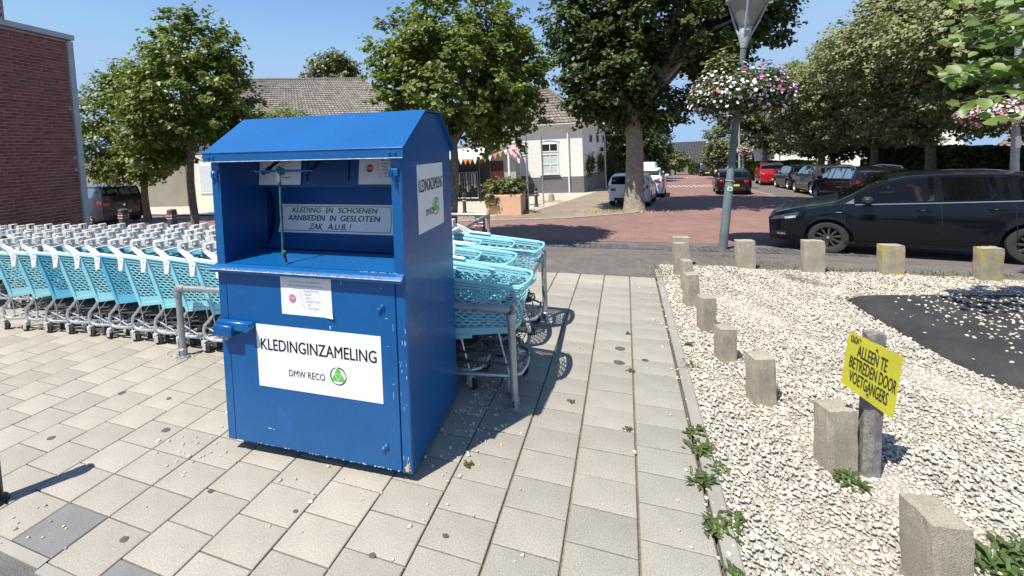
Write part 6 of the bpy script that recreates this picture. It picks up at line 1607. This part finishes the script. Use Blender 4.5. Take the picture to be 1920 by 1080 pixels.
# white house
hs = thing('white_house', 'white two storey corner house with grey plinth and tiled hip roof', 'building', (-2.69, 29.68, zt(29.68)))
o4 = Vector(hs.location); fx = Vector((-.995, -.10, 0)).normalized(); fy = Vector((.145, .989, 0)).normalized(); fn = Vector((.10, -.995, 0)).normalized(); sn = Vector((.989, -.145, 0)).normalized()
EV = 4.52; PLH = 1.12
def hp(a, b, z): return fx*a+fy*b+Vector((0, 0, z))
mb = MB(); P = [hp(0, 0, PLH), hp(8, 0, PLH), hp(8, 8, PLH), hp(0, 8, PLH)]; mb.prism(P[::-1], (0, 0, EV-PLH)); wl = mb.build('wall', M['whitewall'], hs)
mb = MB(); P = [hp(-.03, -.03, -.6), hp(8, -.03, -.6), hp(8, 8, -.6), hp(-.03, 8, -.6)]; mb.prism(P[::-1], (0, 0, PLH+.6)); mb.build('plinth', M['greywall'], hs)
mb = MB(); P = [hp(-.35, -.35, EV+.0), hp(8.3, -.35, EV), hp(8.3, 8.35, EV), hp(-.35, 8.35, EV)]; mb.prism(P[::-1], (0, 0, .16)); mb.build('eaves_board', M['whitewall'], hs)
mb = MB(); P = [hp(-.42, -.42, EV+.162), hp(8.3, -.42, EV+.162), hp(8.3, 8.35, EV+.162), hp(-.42, 8.35, EV+.162)]; mb.prism(P[::-1], (0, 0, .07)); mb.build('gutter', M['cream'], hs)
rA, rB = hp(3.6, 3.9, EV+3.3), hp(4.6, 4.2, EV+3.3)
mb = tiled_slope(hp(8.3, -.4, EV+.24), hp(-.4, -.4, EV+.24), rA, rB, 30, 14, M['rooftile'], amp=.06, step=.05)
m2 = tiled_slope(hp(-.4, -.4, EV+.24), hp(-.4, 8.3, EV+.24), rB, rA, 28, 14, M['rooftile'], amp=.06, step=.05); 
m2.v = m2.v; k = len(mb.v); mb.v += m2.v; mb.f += [tuple(i+k for i in f) for f in m2.f]; mb.m += m2.m; mb.t += m2.t
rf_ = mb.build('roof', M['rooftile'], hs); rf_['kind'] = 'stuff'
mb = MB(); mb.quad(hp(8.3, 8.3, EV+.24), hp(-.4, 8.3, EV+.24), rA, rB); mb.build('rear_roof', M['rooftile'], hs)
mb = MB(); mb.tube([hp(-.4, -.4, EV+.3), rA+Vector((0, 0, .1))], .1, 6); mb.build('hip_ridge', M['rooftile'], hs)
def window(par, a0, a1, z0, z1, cols, rows, pane, frame, split=None, front=True, dep=.0, name='window'):
    """frame with bars and panes in the front (or side) wall"""
    def q(a, n, z): return (fx*a+fn*n if front else fy*a+sn*n)+Vector((0, 0, z))
    def bx(mb, a, b, n0, n1, c, d): P = [q(a, n0, c), q(b, n0, c), q(b, n1, c), q(a, n1, c)]; mb.prism(P, (0, 0, d-c))
    mb = MB(); f = .07
    bx(mb, a0, a1, .0, .05, z0, z0+f); bx(mb, a0, a1, .0, .05, z1-f, z1); bx(mb, a0, a0+f, .0, .05, z0+f, z1-f); bx(mb, a1-f, a1, .0, .05, z0+f, z1-f)
    for i in range(1, cols): c = a0+(a1-a0)*i/cols; bx(mb, c-.025, c+.025, .0, .045, z0+f, z1-f)
    zs = [z0+(z1-z0)*i/rows for i in range(1, rows)] if split is None else split
    for z in zs: bx(mb, a0+f, a1-f, .0, .04, z-.02, z+.02)
    w_ = mb.build(name, frame, par)
    ez = [z0+f]+list(zs)+[z1-f]
    for i in range(cols):
        for j in range(len(ez)-1):
            mb = MB(); a, b = a0+(a1-a0)*i/cols+.03, a0+(a1-a0)*(i+1)/cols-.03; P = [q(a, .012, ez[j]+.0), q(b, .012, ez[j]), q(b, .012, ez[j+1]), q(a, .012, ez[j+1])]; mb.add(P, [(0, 1, 2, 3)])
            pm = pane if not isinstance(pane, tuple) else pane[1 if ez[j] > (z0+z1)/2+.2 else 0]
            mb.build('pane', pm, w_)
    return w_
M['blindglass'] = mat('blind_behind_glass', (.55, .60, .60), rough=.15, var=.05)
M['darkpane'] = mat('dark_pane', (.02, .022, .022), rough=.08)
window(hs, 1.62, 2.75, 2.85, 3.45, 2, 1, M['darkpane'], M['whitewall']); window(hs, 1.62, 2.75, 1.28, 2.72, 2, 2, M['blindglass'], M['whitewall'])
window(hs, 3.75, 4.80, 2.85, 3.45, 2, 1, M['darkpane'], M['whitewall']); window(hs, 3.75, 4.80, 1.28, 2.72, 2, 2, M['blindglass'], M['whitewall'])
def hbx(mb, a, b, n0, n1, c, d): P = [fx*a+fn*n0+Vector((0, 0, c)), fx*b+fn*n0+Vector((0, 0, c)), fx*b+fn*n1+Vector((0, 0, c)), fx*a+fn*n1+Vector((0, 0, c))]; mb.prism(P, (0, 0, d-c))
for a in (1.5, 3.63):
    mb = MB(); hbx(mb, a, a+1.38, .04, .12, 1.14, 1.22); mb.build('window_sill', M['black'], hs)
    mb = MB()
    for i in range(8): u0_, u1_ = i/8, (i+1)/8; hbx(mb, a+.02+1.34*u0_, a+.02+1.34*u1_, .0, .03, 3.5+.12*math.sin(math.pi*u0_), 3.54+.12*math.sin(math.pi*(u0_+.06))); 
    mb.build('window_arch', M['dimwall'], hs)
mb = MB(); mb.tube([fx*.95+fn*.12+Vector((0, 0, 0)), fx*.95+fn*.12+Vector((0, 0, EV))], .05, 8); mb.build('downpipe', M['whitewall'], hs)
for i, b in enumerate((2.0, 4.3, 6.6)): window(hs, b, b+.9, 3.35, 3.95, 1, 1, M['darkpane'], M['dimwall'], front=False)
M['vine'] = M['leaf_dark']
for b in (1.0, 4.6):
    rng = np.random.default_rng(int(b*10)); n = 700; P = np.stack([rng.normal(b+.7, .55, n), rng.uniform(.05, .3, n), rng.normal(1.75, .35, n)], -1)
    W3 = np.array([list(fy), list(sn), [0, 0, 1]]); Pw = P @ W3; me = leaves_mesh('wall_shrub', Pw, rng.normal(0, .5, (n, 3))+np.array([.8, -.2, .5]), .14, M['leaf_dark']); put('wall_shrub', me, hs)
mb = MB(); mb.box(fy*6.0+sn*.12+Vector((0, 0, 2.8)), (.2, .25, .3)); mb.build('wall_lamp', M['black'], hs)
# shop annex left of the white house
an = thing('shop', 'low grey fronted shop left of the white house with glazed front and open door', 'building', (-6.35, 25.6, zt(25.6)))
oA = Vector(an.location)
ax = Vector((-.97, -.245, 0)).normalized(); ay = Vector((-.245, .97, 0)).normalized()
def ap(a, b, z): return ax*a+ay*b+Vector((0, 0, z))
mb = MB(); mb.prism([ap(0, 0, -.3), ap(12, 0, -.3), ap(12, 5, -.3), ap(0, 5, -.3)][::-1], (0, 0, 3.25)); mb.build('wall', M['dimwall'], an)
mb = MB(); mb.prism([ap(-.2, -.5, 2.95), ap(12, -.5, 2.95), ap(12, 5, 2.95), ap(-.2, 5, 2.95)][::-1], (0, 0, .35)); mb.build('fascia', M['beigewall'], an)
def abox(name, m, a0, a1, n0, n1, z0, z1): mb = MB(); mb.prism([ap(a0, -n0, z0), ap(a1, -n0, z0), ap(a1, -n1, z0), ap(a0, -n1, z0)], (0, 0, z1-z0)); return mb.build(name, m, an)
abox('door', M['darkwood'], .75, 1.75, .0, .03, 0, 2.3); 
for a in (2.0, 3.1, 4.2): 
    w_ = abox('window_frame', M['whitewall'], a, a+.95, 0, .04, .5, 2.5); mb = MB(); q = [ap(a+.08, -.05, .6), ap(a+.87, -.05, .6), ap(a+.87, -.05, 2.4), ap(a+.08, -.05, 2.4)]; mb.add(q, [(0, 1, 2, 3)]); mb.build('pane', M['darkpane'], w_)
abox('white_door_panel', M['whitewall'], 5.3, 6.2, 0, .05, 0, 2.3)
ov = MB(); ov.lathe([(.0, .0), (.25, 0), (.25, .02)], (0, 0, 0), 16, 'Y'); ov.xform(Matrix.Translation(ap(5.75, -.06, 1.4)) @ Matrix.Diagonal((1, 1, 1.9, 1))); ov.build('oval_light', M['beigewall'], an)
# awning with clothes rack
aw = thing('awning', 'white topped awning over the clothes rack in front of the shop', 'awning', (-8.7, 22.4, zt(22.4)))
mb = MB(); 
def q2(a, b, z): return Vector((a, b, z))
mb.prism([(-2.9, -.9, 2.45), (1.45, -.55, 2.40), (1.2, 1.8, 2.95), (-2.9, 1.8, 2.95)], (0, 0, .05)); mb.build('canopy', M['whitewall'], aw)
mb = MB(); mb.prism([(-2.9, -.93, 2.28), (1.47, -.58, 2.23), (1.47, -.56, 2.23), (-2.9, -.91, 2.28)], (0, 0, .17)); mb.build('valance', M['black'], aw)
mb = MB()
for x, y in ((-2.6, -.7), (1.2, -.4), (1.1, 1.5)): mb.tube([(x, y, 0), (x, y, 2.4)], .03, 6)
mb.build('pole', M['black'], aw)
ck = thing('clothes_rack', 'dark clothes hanging on a rack under the awning', 'clothes rack', (-8.9, 22.5, zt(22.5)))
mb = MB(); mb.tube([(-1.4, 0, .15), (-1.4, 0, 1.65), (1.1, 0, 1.65), (1.1, 0, .15)], .02, 6); mb.tube([(-1.4, 0, .2), (1.1, 0, .2)], .02, 6); mb.build('rack_frame', M['galv'], ck)
random.seed(4)
for i in range(16):
    x = -1.3+i*.15; l = random.uniform(.6, 1.15); mb = MB(); mb.box((x, 0, 1.62-l/2), (.085, .42, l), bev=.03, rot=(0, random.uniform(-.05, .05), .15))
    mb.build('garment', mat('garment_%d' % i, random.choice([(.03, .03, .035), (.08, .07, .07), (.25, .24, .23), (.04, .03, .05), (.12, .12, .13), (.35, .33, .30)]), rough=.95), ck)
mb = MB(); mb.box((0, .9, 1.2), (3.2, .1, 2.2)); mb.build('black_backing', M['black'], ck)  # flat black panel behind the garments
# bunting and pennant pole
bp_ = thing('white_pole', 'white pole topped with pink and white streamers behind the planter', 'pole', (-5.14, 19.43, zt(19.43)))
mb = MB(); mb.tube([(0, 0, 0), (0, 0, 2.75)], .055, 10); mb.build('pole', M['whitewall'], bp_)
random.seed(2); mb = MB()
for i in range(14):
    a = random.uniform(0, 6.28); l = random.uniform(.2, .5); p = Vector((0, 0, 2.75+random.uniform(-.25, .1))); d = Vector((abs(math.cos(a))*1.2, math.sin(a), random.uniform(-.9, .3)))*l; s = Vector((0, .0, .12)); mb.add([p-s, p+s, p+d+s*.8, p+d-s], [(0, 1, 2, 3)])
mb.build('streamer', M['flagc'], bp_)
bn = thing('bunting', 'orange and white bunting strung from the awning to the white pole', 'bunting', (-5.14, 19.43, zt(19.43)))
mb = MB(); A_, B_ = Vector((0, 0, 2.75)), Vector((-3.6, 1.4, 2.35)); cord = [A_+(B_-A_)*k/12+Vector((0, 0, -.25*math.sin(math.pi*k/12))) for k in range(13)]; mb.tube(cord, .008, 4); mb.build('cord', M['white'], bn)
for k in range(12):
    p, q = cord[k], cord[k+1]; mb = MB(); d = (q-p)*.38; m_ = (p+q)/2; mb.add([m_-d, m_+d, m_+Vector((0, 0, -.26))], [(0, 1, 2)]); mb.build('pennant', M['orange'] if k % 3 else M['white'], bn)
# two slim posts
for x, y, lab in ((-4.02, 18.2, 'left slim grey sign post by the planter'), (-3.72, 20.2, 'right slim grey sign post in front of the white house')):
    t = thing('slim_post', lab, 'post', (x, y, zt(y)), 0, 'slim sign posts'); mb = MB(); mb.tube([(0, 0, 0), (0, 0, 3.3)], .035, 8); mb.build('post', M['galv'], t)
# planter
pn = thing('planter', 'square peach coloured planter with an evergreen shrub', 'planter', (-4.62, 16.75, zt(16.75)), R(4))
mb = MB(); mb.box((0, 0, .40), (1.42, 1.2, .80), bev=.02); mb.build('box', M['planter'], pn)
rng = np.random.default_rng(5); P, Nn, _ = crown_pts([(0, 0, 1.08, .92, .7, .36, 1), (-.45, -.62, .62, .3, .12, .28, .12)], 230, 20, .10, .4); put('shrub', leaves_mesh('shrub', P, Nn, .085, M['leaf_olive']), pn)
# beige wall and shop window, far left
bw = thing('low_building', 'low beige rendered building behind the dark suv', 'building', (-30., 21., zt(21)))
def farp(x, y, z): return Vector((x, y, z))-Vector(bw.location)
A_, B_ = Vector((-36.5, 18.0, 0)), Vector((-26.6, 19.6, 0)); 
mb = MB(); d_ = (B_-A_).normalized(); nn_ = Vector((-d_.y, d_.x, 0))
mb.prism([farp(*(A_+Vector((0, 0, -1)))), farp(*(B_+Vector((0, 0, -1)))), farp(*(B_+nn_*6+Vector((0, 0, -1)))), farp(*(A_+nn_*6+Vector((0, 0, -1))))], (0, 0, 3.2)); mb.build('wall', M['beigewall'], bw)
C_ = B_+d_*5.5
mb = MB(); mb.prism([farp(*(B_+nn_*.1+Vector((0, 0, -1)))), farp(*(C_+nn_*.1+Vector((0, 0, -1)))), farp(*(C_+nn_*6+Vector((0, 0, -1)))), farp(*(B_+nn_*6+Vector((0, 0, -1))))], (0, 0, 3.4)); mb.build('shop_wall', M['cream'], bw)
for i in range(3):
    a = B_+d_*(.9+i*1.5)-nn_*.02+nn_*.1; b = a+d_*1.3
    mb = MB(); mb.prism([farp(*(a+Vector((0, 0, -.05)))), farp(*(b+Vector((0, 0, -.05)))), farp(*(b-nn_*.04+Vector((0, 0, -.05)))), farp(*(a-nn_*.04+Vector((0, 0, -.05))))], (0, 0, 1.9)); w_ = mb.build('window_frame', M['whitewall'], bw)
    mb = MB(); a2, b2 = a+d_*.1-nn_*.05, b-d_*.1-nn_*.05; mb.add([farp(*(a2+Vector((0, 0, .05)))), farp(*(b2+Vector((0, 0, .05)))), farp(*(b2+Vector((0, 0, 1.7)))), farp(*(a2+Vector((0, 0, 1.7))))], [(0, 1, 2, 3)]); mb.build('pane', M['blindglass'], w_)
# far dark roofed houses at the end of the street
def gable(name, label, base, fxv, wdt, dep, ev, rg, wallm, roofm, z0, dormer=False):
    t = thing(name, label, 'house', (base[0], base[1], z0), 0, 'houses at the end of the street'); a = Vector((math.cos(fxv), math.sin(fxv), 0)); b = Vector((-a.y, a.x, 0))
    def q(u, v, z): return a*u+b*v+Vector((0, 0, z))
    mb = MB(); mb.prism([q(0, 0, 0), q(wdt, 0, 0), q(wdt, dep, 0), q(0, dep, 0)][::-1], (0, 0, ev)); mb.prism([q(wdt-.01, 0, ev), q(wdt-.01, dep, ev), q(wdt-.01, dep/2, rg-.1)], a*-.2); mb.prism([q(.01, 0, ev), q(.01, dep, ev), q(.01, dep/2, rg-.1)], a*.2); mb.build('wall', wallm, t)
    mb = tiled_slope(q(-.2, -.3, ev-.2), q(wdt+.2, -.3, ev-.2), q(wdt+.2, dep/2, rg), q(-.2, dep/2, rg), int(wdt/.5), 16, roofm, amp=.04, step=.04)
    m2 = tiled_slope(q(wdt+.2, dep+.3, ev-.2), q(-.2, dep+.3, ev-.2), q(-.2, dep/2, rg), q(wdt+.2, dep/2, rg), int(wdt/.5), 8, roofm, amp=.04, step=.04)
    k = len(mb.v); mb.v += m2.v; mb.f += [tuple(i+k for i in f) for f in m2.f]; mb.m += m2.m; mb.t += m2.t; r = mb.build('roof', roofm, t); r['kind'] = 'stuff'
    return t, q
t, q = gable('far_house', 'steep dark roofed house at the end of the street with a white dormer', (8.0, 101.), R(4), 9.0, 9.0, 2.4, 8.6, M['whitewall'], M['slate'], -7.2)
mb = MB(); mb.prism([q(1.6, -.0, 3.6), q(4.6, 0, 3.6), q(4.6, 3.0, 3.6), q(1.6, 3.0, 3.6)][::-1], (0, 0, 1.5)); mb.build('dormer', M['cream'], t)
t, q = gable('far_house', 'dark hip roofed house with brick pillar left of the far street', (4.3, 82.), R(-80), 7., 6.0, 3.2, 6.4, M['beigewall'], M['slate'], -6.2)
mb = MB(); mb.prism([q(-.9, -.6, 0), q(-.2, -.6, 0), q(-.2, .1, 0), q(-.9, .1, 0)][::-1], (0, 0, 3.4)); mb.build('brick_pillar', mat('pale_brick', (.35, .2, .15)), t)
gable('far_house', 'pale roofed house behind the dark steep roof', (17.0, 112.), R(10), 14., 9.0, 4.2, 8.3, M['beigewall'], M['rooftile2'], -7.5)
aw2 = thing('shop_awning', 'striped white awning in front of the far dark roofed house', 'awning', (13.6, 92., -6.2))
mb = MB(); 
for i in range(8): mb.add([(i*.42, -1.0, 1.6), (i*.42+.40, -1.0, 1.6), (i*.42+.40, 1., 2.9), (i*.42, 1, 2.9)], [(0, 1, 2, 3)])
mb.build('stripe', M['white'], aw2)
mb = MB(); mb.box((1.7, 1.2, .8), (3.4, .2, 1.6)); mb.build('front', M['black'], aw2)
# houses behind the right hand trees
for lab, b, an_, w_, d_, ev, rg in [('white house behind the clipped round trees on the right', (14.5, 58.), R(-20), 16., 9., 5.5, 8.5), ('low house with brown tiled roof seen under the right hand trees', (20.5, 34.), R(-70), 14., 8., 2.2, 5.2), ('house with grey tiled roof at the right edge behind the pole', (20.0, 19.5), R(-65), 14., 8., 2.7, 6.0)]:
    t, q = gable('side_house', lab, b, an_, w_, d_, ev, rg, M['whitewall'], M['rooftile'], zt(b[1])-.3)
    for i in range(5):
        mb = MB(); u = 1.+i*2.6; mb.prism([q(u, -.03, .9), q(u+1.3, -.03, .9), q(u+1.3, .02, .9), q(u, .02, .9)][::-1], (0, 0, 1.2)); ww = mb.build('window', M['white'], t)
        mb = MB(); mb.add([q(u+.1, -.04, 1.), q(u+1.2, -.04, 1.), q(u+1.2, -.04, 2.), q(u+.1, -.04, 2.)], [(0, 1, 2, 3)]); mb.build('pane', M['darkpane'], ww)
# notice board and round sign by the red car
nb = thing('notice_board', 'white notice board and round white sign on thin poles beyond the red car', 'sign board', (11.62, 44.46, zt(44.46)))
mb = MB(); mb.box((0, 0, 2.35), (1.5, .08, 1.1), rot=(0, R(-6), R(-12))); mb.build('board', M['white'], nb)
mb = MB(); mb.box((.1, -.06, 2.4), (.5, .02, .35), rot=(0, R(-20), R(-12))); mb.build('emblem', M['greyflap'], nb)
mb = MB(); mb.lathe([(0, -.03), (.62, -.03), (.62, .03), (0, .03)], (1.2, -.1, 3.1), 20, 'Y'); mb.build('round_sign', M['white'], nb)
mb = MB(); mb.tube([(1.2, 0, 0), (1.2, 0, 3.1)], .04, 6); mb.tube([(-.2, 0, 0), (-.2, 0, 2.0)], .05, 6); mb.build('pole', M['galv'], nb)
# white speed hump dashes
mb = MB()
for (xa, ya, xb, yb, n) in [(2.65, 35.1, 7.3, 35.6, 13), (2.62, 36.6, 7.4, 37.1, 13), (5.0, 57.6, 9.2, 60.2, 10), (4.2, 54.6, 8.9, 56.2, 10)]:
    for i in range(n):
        x = xa+(xb-xa)*(i+.2)/n; y = ya+(yb-ya)*(i+.2)/n; l = (xb-xa)/n*.62; mb.add([(x, y, zt(y)+.006), (x+l, y, zt(y)+.006), (x+l, y+.45, zt(y+.45)+.006), (x, y+.45, zt(y+.45)+.006)], [(0, 1, 2, 3)])
tag(mb.build('road_marking', M['bandwhite']), kind='structure')
sheet('verge', [(10.2, 20.), (40, 14.), (40, 60), (11.5, 60)], mat('dry_verge', (.10, .11, .05), c2=(.2, .17, .09), vs=1.5, fine=.3, fs=40, rough=1), -.004)
